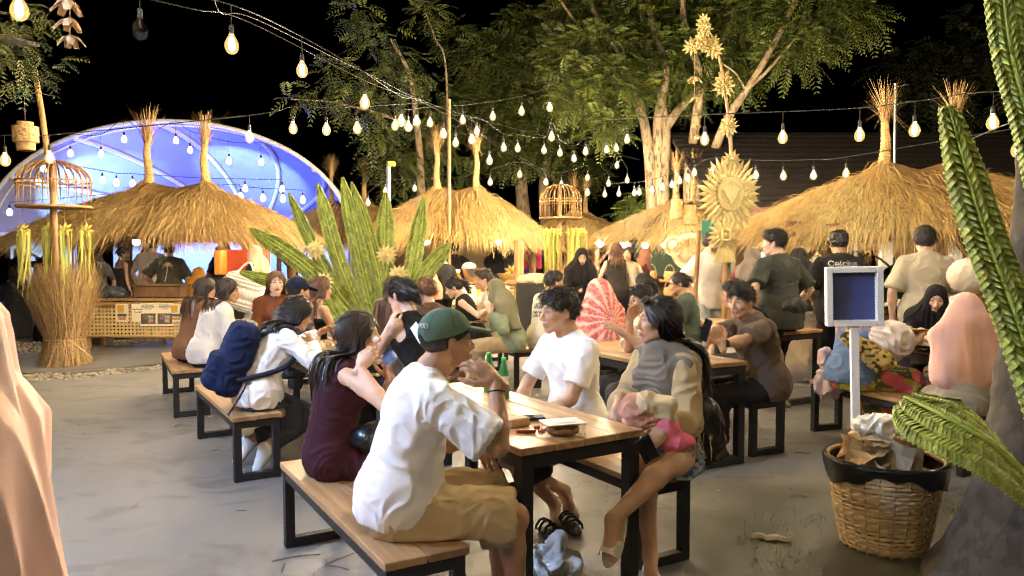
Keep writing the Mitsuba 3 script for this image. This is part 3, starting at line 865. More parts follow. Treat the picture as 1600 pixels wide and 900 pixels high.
def flood(o, t, rgb, size, label, w):
    """A floodlight on a mast: housing and glowing glass."""
    k = thing('floodlight', label, 'floodlight')
    o, t = np.array(o, float), np.array(t, float)
    z = unit(t - o)
    R = frame_from(z, (1, .01, 0))
    part(k, 'housing', box(o - z * .06, (size * 1.25, size * 1.0, .1), R, .01), 'black_steel')
    part(k, 'glass', box(o, (size, size * .75, .012), R), 'white_paint', emitter=lamp(rgb, w))
    part(k, 'mast', tube([(o[0] - z[0] * .12, o[1] - z[1] * .12, 0), o - z * .12], .04, 8), 'galvanised')


flood((-3.9, 2.9, 3.3), (-1.2, 3.2, .0), COOL * 430, .42, 'white floodlight on a mast outside the frame on the left', 14)
flood((5.2, 4.4, 3.4), (2.6, 4.4, .6), np.array([1, .84, .56]) * 70, .36, 'warm floodlight on a mast outside the frame on the right', 6)
# lamps hung inside the huts
for (x, y, z, s, L_, lab) in ((3.1, 15.6, 1.68, .09, 90, 'round white lamp under the eave of the middle hut, beside the hats'), (1.85, 16.3, 1.7, .07, 80, 'round white lamp at the left end of the middle hut'), (2.35, 16.2, 1.7, .08, 80, 'round white lamp second from left in the middle hut'),
                         (2.75, 16.0, 1.66, .06, 80, 'round white lamp third from left in the middle hut'), (-1.9, 17.2, 1.75, .07, 50, 'round lamp hung inside the golden hut'), (-.3, 17.4, 1.75, .07, 50, 'round lamp hung inside the golden hut near its bamboo post'),
                         (5.0, 11.6, 1.75, .06, 70, 'round lamp hung inside the large right hut'), (7.4, 13.9, 2.15, .08, 90, 'added round lamp brightening the brick wall behind the large right hut'), (-6.3, 13.0, 1.7, .06, 60, 'round lamp hung inside the left hut'), (4.55, 13.4, 1.65, .07, 60, 'round lamp glowing behind the red and grey clothed woman')):  # the lamp before the brick wall is added to brighten that wall
    k = thing('hanging_lamp', lab, 'lamp')
    g = trimesh.creation.icosphere(2, s)
    g.vertices += (x, y, z)
    part(k, 'globe', g, 'white_paint', True, emitter=lamp(WARM * 2.8 * L_ * np.array([1, 1.08, 1.4]), 1.8))
    part(k, 'cord', tube([(x, y, z + s), (x, y, z + .5)], .004, 4), 'cable_black')
# ---------------------------------------------------------------- tables and benches: black steel frames, plank tops
SEAT, TOP = 0.444, 0.752


def furniture(kind, label, o, ang, w, l, h, planks=3, steel=.05, over=.012, group=None):
    """o = near left corner of the top; long side along u = (-sin, cos) of ang, short side along v."""
    k = thing(kind, label, kind.replace('_', ' '), group)
    a = math.radians(ang)
    R = rotz(a)
    o = np.array([o[0], o[1], 0.0])
    loc = lambda x, y, z: o + R @ np.array([x, y, z], float)
    th = .032
    r = np.random.default_rng(int(abs(o[0] * 977 + o[1] * 331)))
    pw = w / planks
    for i in range(planks):
        g = .0035
        part(k, 'plank', box(loc((i + .5) * pw, l / 2 + r.uniform(-.003, .003), h - th / 2 + r.uniform(-.0015, .0015)), (pw - g, l + .004, th), R, .004), 'bench_wood')
    e = steel
    zt = h - th - .001
    for y in (over + e / 2, l - over - e / 2):
        m = []
        for x in (over + e / 2, w - over - e / 2):
            m.append(box(loc(x, y, zt / 2), (e, e, zt), R, .003))
        m.append(box(loc(w / 2, y, e / 2 + .0015), (w - 2 * over - 2 * e + .004, e - .003, e - .003), R, .002))
        m.append(box(loc(w / 2, y, zt - e / 2 - .001), (w - 2 * over - 2 * e + .004, e - .003, e - .003), R, .002))
        part(k, 'leg_frame', cat(*m), 'black_steel')
    for x in (over + e / 2, w - over - e / 2):
        part(k, 'side_rail', box(loc(x, l / 2, zt - e / 2 - .002), (e - .004, l - 2 * over - 2 * e + .004, e - .004), R, .002), 'black_steel')
    return k


furniture('bench', 'nearest wooden bench with black steel frame, under the capped man', (-.451, 2.683), 30.1, .34, 1.53, SEAT, 2)
furniture('table', 'nearest wooden table holding the plastic food box and green bottles', (.035, 3.08), 32.5, .66, 1.54, TOP, 4, .06)
cr = gnd(1085, 738, SEAT)
R5 = rotz(math.radians(31.0))
o5 = cr - R5 @ np.array([.33, 0, 0])
furniture('bench', 'wooden bench on the far side of the nearest table, under the boy in white', o5[:2], 31, .33, 1.5, SEAT, 2)
furniture('bench', 'wooden bench on the left under the woman with the navy backpack', (-1.854, 5.08), 31.3, .33, 1.48, SEAT, 2)
o = np.array([-1.854, 5.08])
R2 = rotz(math.radians(31.3))[:2, :2]
furniture('table', 'wooden table beside the woman with the navy backpack', o + R2 @ [.55, .0], 31.3, .62, 1.5, TOP, 4, .06)
furniture('bench', 'wooden bench under the woman in the black vest looking at her phone', o + R2 @ [1.14, -.35], 31.3, .33, 1.5, SEAT, 2)
furniture('bench', 'wooden bench farthest left under the two long haired women', (-3.134, 7.084), 28.1, .34, 1.45, SEAT, 2)
o = np.array([-3.134, 7.084])
R3 = rotz(math.radians(28.1))[:2, :2]
furniture('table', 'wooden table in front of the two long haired women', o + R3 @ [.56, .0], 28.1, .62, 1.5, TOP, 4, .06)
furniture('bench', 'wooden bench under the woman with brown wavy hair', o + R3 @ [1.36, -.1], 28.1, .33, 1.5, SEAT, 2)
furniture('table', 'wooden table right of the shawled woman, at the elbows of the man in brown', (1.1, 5.249), 28.6, .70, 1.5, TOP, 4, .06)
furniture('bench', 'wooden bench under the man in the brown shirt holding a phone', (1.798, 5.724), 26, .35, 1.5, SEAT, 2)
furniture('table', 'wooden table left of the blue sign, in front of the standing man', (2.574, 7.531), 28.6, .68, 1.5, TOP, 4, .06)
# middle of the market
mo = gnd(804, 609)[:2]
furniture('bench', 'wooden bench under the woman in the olive headscarf', mo, 20, .34, 1.4, SEAT, 2)
furniture('table', 'wooden table with a white bowl in front of the olive headscarf', mo + np.array([-.95, .05]), 20, .62, 1.5, TOP, 4, .06)
furniture('bench', 'wooden bench under the man in the cream printed shirt', gnd(836, 590)[:2] + [.05, .2], 30, .34, 1.4, SEAT, 2)
a, b = gnd(1262, 592, SEAT), gnd(1397, 622, SEAT)
ang3 = math.degrees(math.atan2(b[1] - a[1], b[0] - a[0])) - 90      # the long side runs from a towards b
uu = unit(b - a)[:2]
Rr = rotz(math.radians(ang3))[:2, :2]
o_r3 = a[:2] - Rr @ np.array([.36, 0])
furniture('bench', 'wooden bench on the right behind the litter basket', (3.07, 5.21), 20, .33, 1.5, SEAT, 2)
furniture('table', 'wooden table on the right with a cardboard box and a bowl', (3.48, 5.3), 12, .66, 1.5, TOP, 4, .06)
# ---------------------------------------------------------------- people: signed distance bodies, meshed by surface nets
def nets(fn, lo, hi, h):
    """Mesh of fn = 0 in the box lo..hi at cell size h; only blocks near the surface are evaluated finely."""
    lo, hi = np.asarray(lo, float), np.asarray(hi, float)
    B = 4
    nb = np.maximum(np.ceil((hi - lo) / (h * B)).astype(int), 1) + 1
    cc = [lo[k] + (np.arange(nb[k]) + .5) * h * B - .5 * h for k in range(3)]
    C = np.stack(np.meshgrid(*cc, indexing='ij'), -1).reshape(-1, 3)
    d = fn(C)
    near = np.abs(d) < h * B * 1.25
    n = nb * B
    D = np.repeat(np.repeat(np.repeat(np.sign(d).reshape(nb), B, 0), B, 1), B, 2).astype(np.float32)
    D[D == 0] = 1
    idx = np.argwhere(near.reshape(nb))
    if len(idx) == 0:
        return np.zeros((0, 3)), np.zeros((0, 3), int)
    off = np.stack(np.meshgrid(*[np.arange(B)] * 3, indexing='ij'), -1).reshape(-1, 3)
    ii = (idx[:, None] * B + off[None]).reshape(-1, 3)
    val = fn(lo + ii * h)
    D[ii[:, 0], ii[:, 1], ii[:, 2]] = val
    D = np.pad(D, 1, constant_values=1.0)
    S = D < 0
    lo = lo - h
    c8 = [S[i:S.shape[0] - 1 + i, j:S.shape[1] - 1 + j, k:S.shape[2] - 1 + k] for i in (0, 1) for j in (0, 1) for k in (0, 1)]
    cnt = sum(c.astype(np.int8) for c in c8)
    mix = (cnt > 0) & (cnt < 8)
    cells = np.argwhere(mix)
    ID = np.full(mix.shape, -1, np.int64)
    ID[mix] = np.arange(len(cells))
    acc, num = np.zeros((len(cells), 3)), np.zeros(len(cells))
    for ax in range(3):
        o1, o2 = [a for a in range(3) if a != ax]
        for a in (0, 1):
            for b in (0, 1):
                p = cells.copy()
                p[:, o1] += a
                p[:, o2] += b
                q = p.copy()
                q[:, ax] += 1
                dp, dq = D[tuple(p.T)], D[tuple(q.T)]
                m = (dp < 0) != (dq < 0)
                t = np.clip(dp[m] / (dp[m] - dq[m]), .02, .98)
                pos = p[m].astype(float)
                pos[:, ax] += t
                acc[m] += pos
                num[m] += 1
    V = lo + acc / np.maximum(num, 1)[:, None] * h
    F = []
    for ax in range(3):
        o1, o2 = (ax + 1) % 3, (ax + 2) % 3
        s0 = np.take(S, range(S.shape[ax] - 1), ax)
        s1 = np.take(S, range(1, S.shape[ax]), ax)
        e = np.argwhere(s0 != s1)
        e = e[(e[:, o1] > 0) & (e[:, o2] > 0) & (e[:, o1] < mix.shape[o1]) & (e[:, o2] < mix.shape[o2])]
        ins = s0[tuple(e.T)]
        q = []
        for a, b in ((0, 0), (-1, 0), (-1, -1), (0, -1)):
            c = e.copy()
            c[:, o1] += a
            c[:, o2] += b
            q.append(ID[tuple(c.T)])
        q = np.stack(q, 1)
        q[~ins] = q[~ins][:, ::-1]
        q = q[(q >= 0).all(1)]
        F.append(q)
    F = np.vstack(F)
    return V, np.vstack([F[:, [0, 1, 2]], F[:, [0, 2, 3]]])


def cap_(a, b, ra, rb):
    a, b = np.asarray(a, float), np.asarray(b, float)
    ba = b - a
    L = ba @ ba + 1e-12

    def f(P):
        q = P - a
        t = np.clip(q @ ba / L, 0, 1)
        return np.sqrt(((q - t[:, None] * ba) ** 2).sum(1)) - (ra + (rb - ra) * t)
    return f


def ell_(c, r, R=None):
    c, r = np.asarray(c, float), np.asarray(r, float)

    def f(P):
        q = P - c
        if R is not None:
            q = q @ R
        k0 = np.sqrt(((q / r) ** 2).sum(1))
        k1 = np.sqrt(((q / (r * r)) ** 2).sum(1))
        return k0 * (k0 - 1) / np.maximum(k1, 1e-6)
    return f


def rbox_(c, h, r, R):
    c, h = np.asarray(c, float), np.asarray(h, float) - r

    def f(P):
        q = np.abs((P - c) @ R) - h
        return np.sqrt((np.maximum(q, 0) ** 2).sum(1)) + np.minimum(q.max(1), 0) - r
    return f


def pl_(p, n):
    p, n = np.asarray(p, float), unit(np.asarray(n, float))
    return lambda P: (P - p) @ n


class Sdf:
    def __init__(self, k=.03):
        self.ops, self.k = [], k

    def u(self, f, k=None):
        self.ops.append(('u', f, self.k if k is None else k))
        return self

    def cut(self, f, k=.008):
        """Keeps where f < 0 is false: removes the inside of f."""
        self.ops.append(('c', f, k))
        return self

    def __call__(self, P):
        d = None
        for o, f, k in self.ops:
            e = f(P)
            if d is None:
                d = e
            elif o == 'u':
                if k > 0:
                    h = np.clip(.5 + .5 * (d - e) / k, 0, 1)
                    d = d + (e - d) * h - k * h * (1 - h)
                else:
                    d = np.minimum(d, e)
            else:
                e = -e
                h = np.clip(.5 - .5 * (d - e) / k, 0, 1)
                d = d + (e - d) * h + k * h * (1 - h)
        return d


def ik(A, B, l1, l2, hint):
    A, B = np.asarray(A, float), np.asarray(B, float)
    d = np.linalg.norm(B - A)
    if d > .995 * (l1 + l2):
        B = A + (B - A) / d * .995 * (l1 + l2)
        d = .995 * (l1 + l2)
    u = (B - A) / d
    h = np.asarray(hint, float)
    h = unit(h - u * (h @ u))
    x = (l1 * l1 - l2 * l2 + d * d) / (2 * d)
    y = math.sqrt(max(l1 * l1 - x * x, 0))
    return A + u * x + h * y, B


def rot_xyz(yaw, pitch, roll):
    """Head-style rotation: yaw to the person's right, pitch down, roll to the right (degrees); columns = right, forward, up."""
    y, p, r = map(math.radians, (yaw, pitch, roll))
    f = np.array([math.sin(y) * math.cos(p), math.cos(y) * math.cos(p), -math.sin(p)])
    rt = np.array([math.cos(y), -math.sin(y), 0])
    up = np.cross(rt, f)
    rt2 = rt * math.cos(r) - up * math.sin(r)
    up2 = up * math.cos(r) + rt * math.sin(r)
    return np.stack([rt2, f, up2], 1)


SKIN = {'tan': (.45, .265, .165), 'light': (.58, .37, .25), 'pale': (.64, .43, .32), 'brown': (.38, .215, .130), 'deep': (.23, .12, .07)}
HAIR = {'black': (.012, .010, .010), 'dark': (.022, .015, .012), 'brown': (.085, .042, .022), 'blond': (.22, .115, .05)}
RES = {0: dict(body=.0095, head=.0042, hand=.0036, cloth=.0085), 1: dict(body=.014, head=.0062, hand=.0055, cloth=.013), 2: dict(body=.02, head=.0095, hand=.0085, cloth=.018)}


def head_sdf(fem, lod):
    """The head in its own frame: x right, y forward, z up; 0 = between the ears at eye height."""
    s = Sdf(.012)
    s.u(ell_((0, -.012, .030), (.0735, .094, .082)))
    s.u(ell_((0, .022, -.028), (.0600, .066, .078)), .03)
    jaw = .046 if fem else .051
    for e in (-1, 1):
        s.u(cap_((e * jaw, .006, -.058), (e * .014, .066, -.098), .020, .016), .022)
        s.u(ell_((e * .041, .058, -.022), (.021, .022, .020)), .025)
        s.u(cap_((e * .012, .083, .022), (e * .046, .066, .020), .010, .010), .014)
    s.u(ell_((0, .071, -.099), (.019, .017, .016)), .02)
    for e in (-1, 1):                                        # eye sockets, lids
        s.cut(ell_((e * .031, .097, .004), (.019, .017, .011)), .012)
        s.u(ell_((e * .0315, .0725, .003), (.0165, .0150, .0125)), .004)
    s.u(cap_((0, .085, .010), (0, .108, -.030), .0075, .0105), .012)
    s.u(ell_((0, .104, -.033), (.0125, .012, .0105)), .008)
    for e in (-1, 1):
        s.u(ell_((e * .0125, .094, -.036), (.008, .011, .0085)), .006)
    s.u(ell_((0, .082, -.066), (.028, .016, .022)), .014)    # the muzzle
    s.u(ell_((0, .0945, -.0595), (.0215, .0085, .0062)), .006)
    s.u(ell_((0, .0930, -.0735), (.0190, .0090, .0072)), .006)
    s.cut(ell_((0, .103, -.0660), (.022, .0085, .0022)), .003)
    for e in (-1, 1):                                        # ears
        R = rot_xyz(e * 68, 0, e * -6)
        s.u(ell_((e * .0775, -.012, -.008), (.0185, .0085, .031), R), .006)
        s.cut(ell_((e * .0850, -.006, -.004), (.0085, .006, .017), R), .005)
    return s


def hand_sdf(W, fwd, nrm, curl, size, side, spread=.10, thumb=.5):
    """A hand at wrist W; fwd = towards the knuckles, nrm = out of the back of the hand; side = +1 if the thumb lies towards -x of (fwd, nrm) frame."""
    fwd = unit(np.asarray(fwd, float))
    nrm = unit(np.asarray(nrm, float) - fwd * (np.asarray(nrm, float) @ fwd))
    lat = np.cross(fwd, nrm) * side                          # towards the thumb
    s = Sdf(.010)
    z = size
    P = lambda a, b, c: W + (fwd * a + lat * b + nrm * c) * z
    s.u(cap_(P(-.035, 0, 0), P(.02, 0, 0), .0245 * z, .026 * z))
    Rm = np.stack([lat, fwd, nrm], 1)
    s.u(ell_(P(.048, 0, 0), np.array([.040, .052, .0165]) * z, Rm), .015)
    for i, (off, ln, r) in enumerate(((.030, .074, .0088), (.0105, .082, .0092), (-.0095, .077, .0088), (-.028, .061, .0078))):
        b = P(.082 - .006 * abs(i - 1), off, 0)
        a0 = curl[i] if np.ndim(curl) else curl
        dirs, ang = [], 0
        pts = [b]
        for seg, fr in ((.45, .55), (.30, 1.0), (.25, .75)):
            ang += a0 * fr
            dd = fwd * math.cos(ang) - nrm * math.sin(ang) + lat * (off / .03) * spread * math.cos(ang)
            pts.append(pts[-1] + unit(dd) * ln * seg * z)
        rr = np.array([1.08, 1.0, .92, .74]) * r * z
        for k in range(3):
            s.u(cap_(pts[k], pts[k + 1], rr[k], rr[k + 1]), .0035 if k else .007)
    t0, t1 = P(.018, .026, -.004), P(.050, .050 + .012 * (1 - thumb), -.010 - .016 * thumb)
    t2 = t1 + unit(fwd * (.9) + lat * (.45 - .75 * thumb) - nrm * (.15 + .5 * thumb)) * .032 * z
    t3 = t2 + unit(fwd * (1.0) + lat * (.25 - .95 * thumb) - nrm * (.2 + .5 * thumb)) * .026 * z
    s.u(cap_(t0, t1, .0165 * z, .0115 * z), .012)
    s.u(cap_(t1, t2, .0110 * z, .0100 * z), .004)
    s.u(cap_(t2, t3, .0100 * z, .0078 * z), .004)
    return s


def normals_of(V, F):
    n = np.zeros_like(V)
    fn = np.cross(V[F[:, 1]] - V[F[:, 0]], V[F[:, 2]] - V[F[:, 0]])
    for k in range(3):
        np.add.at(n, F[:, k], fn)
    return unit(n)


def relax(V, F, it=1, lam=.5):
    n = len(V)
    e = np.vstack([F[:, [0, 1]], F[:, [1, 2]], F[:, [2, 0]]])
    for _ in range(it):
        s, c = np.zeros_like(V), np.zeros(n)
        np.add.at(s, e[:, 0], V[e[:, 1]])
        np.add.at(c, e[:, 0], 1)
        V = V + lam * (s / np.maximum(c, 1)[:, None] - V)
    return V


def folds(V, N, amp, seed, scale=(16, 16, 6), warp=1.0):
    """Cloth folds: ridged noise pushed along the normals."""
    q = V * np.asarray(scale)
    q = q + 1.6 * warp * (np.stack([meshkit.noise(V * 6, seed + 3), meshkit.noise(V * 6, seed + 4), meshkit.noise(V * 6, seed + 5)], -1) - .5) * 3
    a = 1 - 2 * np.abs(meshkit.noise(q, seed) - .5)
    b = meshkit.noise(q * 2.1, seed + 1)
    return V + N * (amp * (1.5 * a ** 2.2 - .30 + .35 * (b - .5)))[:, None]


class Pose:
    pass


def pose(sp):
    """The skeleton in the person's own frame (x right, y forward, z up from the ground below the hips)."""
    p = Pose()
    h = sp.get('h', 1.66)
    s = p.s = h / 1.66
    fem = p.fem = sp.get('sex', 'f') == 'f'
    seat = sp.get('seat')
    p.seat = seat
    hz = (seat + .085 * s) if seat is not None else sp.get('hip', .875 * s)
    L, Ls, tw = math.radians(sp.get('lean', 4)), math.radians(sp.get('side', 0)), sp.get('twist', 0)
    up = lambda f: unit(np.array([math.sin(Ls * f), math.sin(L * f), math.cos(L * f) * math.cos(Ls * f)]))
    p.hip = np.array([0, 0, hz])
    p.up0, p.up1, p.up2 = up(.25), up(.8), up(1.12)
    p.waist = p.hip + .17 * s * up(.45)
    p.chest = p.waist + .19 * s * up(1.0)
    p.neck = p.chest + .165 * s * up(1.1)
    t = math.radians(tw)
    rt = np.array([math.cos(t), -math.sin(t), 0])
    p.right = rt = unit(rt - p.up1 * (rt @ p.up1))
    p.fwd = np.cross(p.up1, rt)
    p.Rc = np.stack([rt, p.fwd, p.up1], 1)
    rt0 = np.array([1, 0, 0.])
    p.R0 = np.stack([rt0, np.cross(p.up0, rt0), p.up0], 1)
    tm_ = math.radians(tw * .5)
    rm = np.array([math.cos(tm_), -math.sin(tm_), 0])
    um = up(.55)
    rm = unit(rm - um * (rm @ um))
    p.Rw = np.stack([rm, np.cross(um, rm), um], 1)
    sw = (.168 if fem else .192) * s
    dy = sp.get('shrug', 0)
    p.sh = {1: p.neck - p.up2 * (.062 * s - dy) + rt * sw + p.fwd * sp.get('round', .01), -1: p.neck - p.up2 * (.062 * s - dy) - rt * sw + p.fwd * sp.get('round', .01)}
    hy, hp, hr = sp.get('head', (0, 0, 0))
    hr_ = rot_xyz(tw + hy, hp, hr)
    nk = unit(up(.85) * 1.0 + p.fwd * .22 + hr_[:, 1] * .10)
    p.H = hr_
    p.hc = p.neck + nk * .125 * s + hr_[:, 2] * .020 * s + hr_[:, 1] * .012
    p.hs = s * sp.get('headsize', 1.0)
    p.nk = p.neck - p.up2 * .01
    # arms
    p.el, p.wr, p.hd = {}, {}, {}
    yaw = math.radians(sp['yaw'])
    Rw = np.array([[math.cos(yaw), math.sin(yaw), 0], [-math.sin(yaw), math.cos(yaw), 0], [0, 0, 1]])   # local -> world columns right, fwd
    p.Rw2 = Rw
    p.org = np.array([sp['pos'][0], sp['pos'][1], sp.get('z', 0.0)])
    toloc = lambda q: (np.asarray(q, float) - p.org) @ Rw
    p.toloc = toloc
    vloc = lambda q: np.asarray(q, float) @ Rw
    for side, nm in ((1, 'r'), (-1, 'l')):
        if nm + 'hw' in sp:
            tgt = toloc(sp[nm + 'hw'])
        elif nm + 'h' in sp:
            tgt = np.asarray(sp[nm + 'h'], float) * [1, 1, 1]
        elif seat is None:
            tgt = p.sh[side] + np.array([side * .07, .05, -.50 * s])
        else:
            tgt = p.hip + np.array([side * .10, .33, .10])
        hint = vloc(sp[nm + 'ew']) if nm + 'ew' in sp else np.asarray(sp.get(nm + 'e', (side * .7, -.5, -.6)), float)
        p.el[side], p.wr[side] = ik(p.sh[side], tgt, .285 * s, .25 * s, hint)
        hf = sp.get(nm + 'f')
        if nm + 'fw' in sp:
            hf = vloc(sp[nm + 'fw'])
        hf = unit(p.wr[side] - p.el[side]) if hf is None else unit(np.asarray(hf, float))
        hn = sp.get(nm + 'n')
        if nm + 'nw' in sp:
            hn = vloc(sp[nm + 'nw'])
        hn = np.array([side * .5, .2, .9]) if hn is None else np.asarray(hn, float)
        p.hd[side] = (hf, hn, sp.get(nm + 'c', .45), sp.get(nm + 't', .5))
    # legs
    p.hj, p.kn, p.an, p.toe = {}, {}, {}, {}
    for side, nm in ((1, 'r'), (-1, 'l')):
        p.hj[side] = p.hip + np.array([side * .088 * s, 0, -.01])
        if nm + 'aw' in sp:
            tgt = toloc(sp[nm + 'aw'])
        elif nm + 'a' in sp:
            tgt = np.asarray(sp[nm + 'a'], float)
        elif seat is None:
            tgt = np.array([side * .095, sp.get('stride', .0) * side, .085])
        else:
            tgt = np.array([side * .12, .40 * s, .085])
        hint = np.asarray(sp.get(nm + 'k', (side * .15, 1, .35 if seat is not None else 0)), float)
        if nm + 'kw' in sp:
            hint = vloc(sp[nm + 'kw'])
        p.kn[side], p.an[side] = ik(p.hj[side], tgt, .43 * s, .40 * s, hint)
        ft = np.asarray(sp.get(nm + 'ft', (side * .15, 1, -.05)), float)
        if nm + 'ftw' in sp:
            ft = vloc(sp[nm + 'ftw'])
        p.toe[side] = unit(ft)
    return p


def torso_prims(p, o, fem, k=.05, belly=0.0, lo=True):
    s = p.s
    S = Sdf(k)
    if lo:
        S.u(ell_(p.hip + p.up0 * .02, np.array([.168, .125 + belly * .3, .125]) * s + o, p.R0))
    S.u(ell_(p.waist + p.Rw[:, 1] * belly * .5, np.array([.138 if fem else .150, .102 + belly, .155]) * s + o, p.Rw))
    S.u(ell_(p.chest, np.array([.150 if fem else .172, .108, .165]) * s + o, p.Rc))
    for e in (-1, 1):
        S.u(cap_(p.neck - p.up2 * .030 * s - p.fwd * .008, p.sh[e] - p.right * e * .02 - p.up1 * .004, .054 * s + o * .5, .043 * s + o * .6), .04)
        if fem:
            S.u(ell_(p.chest + p.right * e * .068 * s + p.fwd * .078 * s - p.up1 * .005, np.array([.058, .052, .058]) * s + o * .5, p.Rc), .035)
        else:
            S.u(ell_(p.chest + p.right * e * .07 * s + p.fwd * .055 * s + p.up1 * .03, np.array([.085, .055, .07]) * s + o * .5, p.Rc), .04)
    return S


def bounds(*pts, pad=.12):
    a = np.array(pts)
    return a.min(0) - pad, a.max(0) + pad


def build_person(sp, seed):
    """Returns a list of (part name or None for the body, vertices, faces, colours, bsdf, smooth, label) in world space."""
    out = []
    lod = sp.get('lod', 1)
    R = RES[lod]
    p = pose(sp)
    s, fem = p.s, p.fem
    rng = np.random.default_rng(seed)
    skin = np.array(SKIN[sp.get('skin', 'tan')])
    world = lambda V: V @ p.Rw2.T + p.org

    def skin_col(V, sc=14.0):
        n = meshkit.fbm(V * sc, 3, seed)[:, None]
        return skin * (.88 + .24 * n) + (n - .5) * [.03, .0, -.005]

    body = []                                                # pieces of the body's one mesh
    show_legs = sp.get('legs', 'covered')
    # --- trunk, neck, arms, legs
    B = torso_prims(p, -.006, fem)
    B.u(cap_(p.nk - p.up2 * .02, p.hc - p.H[:, 2] * .055 * s - p.H[:, 1] * .012, .056 * s if fem else .062 * s, .050 * s if fem else .057 * s), .03)
    for e in (-1, 1):
        ar = .038 if fem else .045
        mid = p.sh[e] * .55 + p.el[e] * .45
        B.u(cap_(p.sh[e] - p.right * e * .008, mid, (.043 if fem else .047) * s, ar * s), .03)
        B.u(cap_(mid, p.el[e], ar * s, (.033 if fem else .038) * s), .015)
        fm = p.el[e] * .70 + p.wr[e] * .30
        B.u(cap_(p.el[e], fm, (.034 if fem else .039) * s, (.036 if fem else .042) * s), .012)
        B.u(cap_(fm, p.wr[e], (.035 if fem else .041) * s, (.0235 if fem else .027) * s), .015)
        k1 = p.hj[e] * .5 + p.kn[e] * .5
        B.u(cap_(p.hj[e], k1, .085 * s, .068 * s), .04)
        B.u(cap_(k1, p.kn[e], .068 * s, .052 * s), .02)
        calf = p.kn[e] * .68 + p.an[e] * .32
        sh_dir = unit(p.an[e] - p.kn[e])
        back = -unit(p.toe[e] - sh_dir * (p.toe[e] @ sh_dir))
        B.u(ell_(p.kn[e] - back * .012, np.array([.050, .050, .056]) * s), .02)
        B.u(cap_(p.kn[e], calf + back * .012, .047 * s, .052 * s), .02)
        B.u(cap_(calf + back * .012, p.an[e], .051 * s, .031 * s), .02)
        if not sp.get('shoes'):
            heel, ball = p.an[e] - p.toe[e] * .035 * s + np.array([0, 0, -.045]) * s * (1 if abs(p.toe[e][2]) < .6 else .3), None
            dn = unit(np.cross(np.cross(p.toe[e], [0, 0, 1.0]), p.toe[e])) * -1
            B.u(cap_(p.an[e], p.an[e] + p.toe[e] * .09 * s + dn * .035 * s, .033 * s, .028 * s), .025)
            B.u(cap_(p.an[e] - p.toe[e] * .035 * s + dn * .04 * s, p.an[e] + p.toe[e] * .10 * s + dn * .052 * s, .029 * s, .026 * s), .02)
            sd = unit(np.cross(p.toe[e], dn))
            for q in range(5):
                b0 = p.an[e] + p.toe[e] * (.105 - .006 * abs(q - 1)) * s + dn * .055 * s + sd * (q - 2) * .0155 * s * e
                B.u(cap_(b0, b0 + p.toe[e] * (.052 - .006 * q) * s + dn * .008 * s, .0125 * s, (.011 if q else .013) * s), .006)
    pts = [p.hip, p.neck, p.hc] + [d[e] for d in (p.sh, p.el, p.wr, p.kn, p.an) for e in (-1, 1)] + [p.an[e] + p.toe[e] * .16 for e in (-1, 1)]
    lo, hi = bounds(*pts, pad=.14)
    cutz = p.hc - p.H[:, 2] * .085 * s
    full = Sdf(.0)
    full.ops = list(B.ops)
    full.ops.append(('c', lambda P, f=pl_(cutz, -p.H[:, 2]): f(P), .004))
    if show_legs == 'hidden':                                # nothing of the legs is in view
        pass
    V, F = nets(full, lo, hi, R['body'])
    V = relax(V, F, 1, .4)
    body.append((V, F, skin_col(V)))
    # --- head
    hs = head_sdf(fem, lod)
    hsc = p.hs * (.965 if fem else 1.0)
    hsd = Sdf(.02)
    hsd.u(hs)
    ln = lambda q: ((q - p.hc) @ p.H) / hsc
    ntop = ln(p.nk + p.up2 * .03)
    hsd.u(cap_((0, -.014, -.05), ntop, .050 if fem else .057, (.056 if fem else .062)), .025)
    V, F = nets(hsd, (-.115, -.14, -.20), (.115, .14, .14), R['head'])
    V = relax(V, F, 1, .35)
    Nn = normals_of(V, F)
    c = skin_col(V, 40)
    x, y, z = np.abs(V[:, 0]), V[:, 1], V[:, 2]
    sm = lambda a, b, v: np.clip((v - a) / (b - a), 0, 1)
    lips = np.exp(-((z + .0665) / .0135) ** 4) * np.exp(-(x / .0235) ** 4) * (y > .075)
    lipc = np.array([.30, .085, .075]) if fem else skin * [.80, .62, .60]
    c = c * (1 - lips[:, None] * .9) + lipc * lips[:, None] * .9
    mouth = np.exp(-((z + .0662) / .0022) ** 2) * np.exp(-(x / .022) ** 4) * (y > .075)
    c = c * (1 - .75 * mouth[:, None])
    hairc = np.array(HAIR[sp.get('haircol', 'black')])
    bz = .0255 + .004 * np.sin(np.clip((x - .012) / .036, 0, 1) * 3.1)
    brow = np.exp(-((z - bz) / (.0046 if fem else .0060)) ** 2) * sm(.011, .016, x) * (1 - sm(.044, .050, x)) * (y > .03)
    c = c * (1 - .95 * brow[:, None]) + hairc * .95 * brow[:, None]
    lash = np.exp(-(((z - .0045) - .004 * np.cos((x - .0315) / .0165 * 1.5)) / .0036) ** 2) * np.exp(-((x - .0315) / .0170) ** 6) * (y > .06)
    c = c * (1 - .97 * lash[:, None])
    eye = np.exp(-((z - .0012) / .0044) ** 4) * np.exp(-((x - .0315) / .0125) ** 4) * (y > .065)
    iris = np.exp(-((x - .0315) / .0086) ** 4)
    ec = np.array([.42, .38, .35])[None] * (1 - iris[:, None]) + np.array([.02, .012, .008]) * iris[:, None]
    if not sp.get('eyes_shut'):
        c = c * (1 - eye[:, None]) + ec * eye[:, None]
    cheek = np.exp(-(((x - .045) / .02) ** 2 + ((z + .03) / .02) ** 2)) * (y > .02)
    c = c + cheek[:, None] * np.array([.04, .0, .0]) * (1 if fem else .4)
    nos = np.exp(-((x - .008) / .004) ** 2) * np.exp(-((z + .0435) / .003) ** 2) * (y > .085)
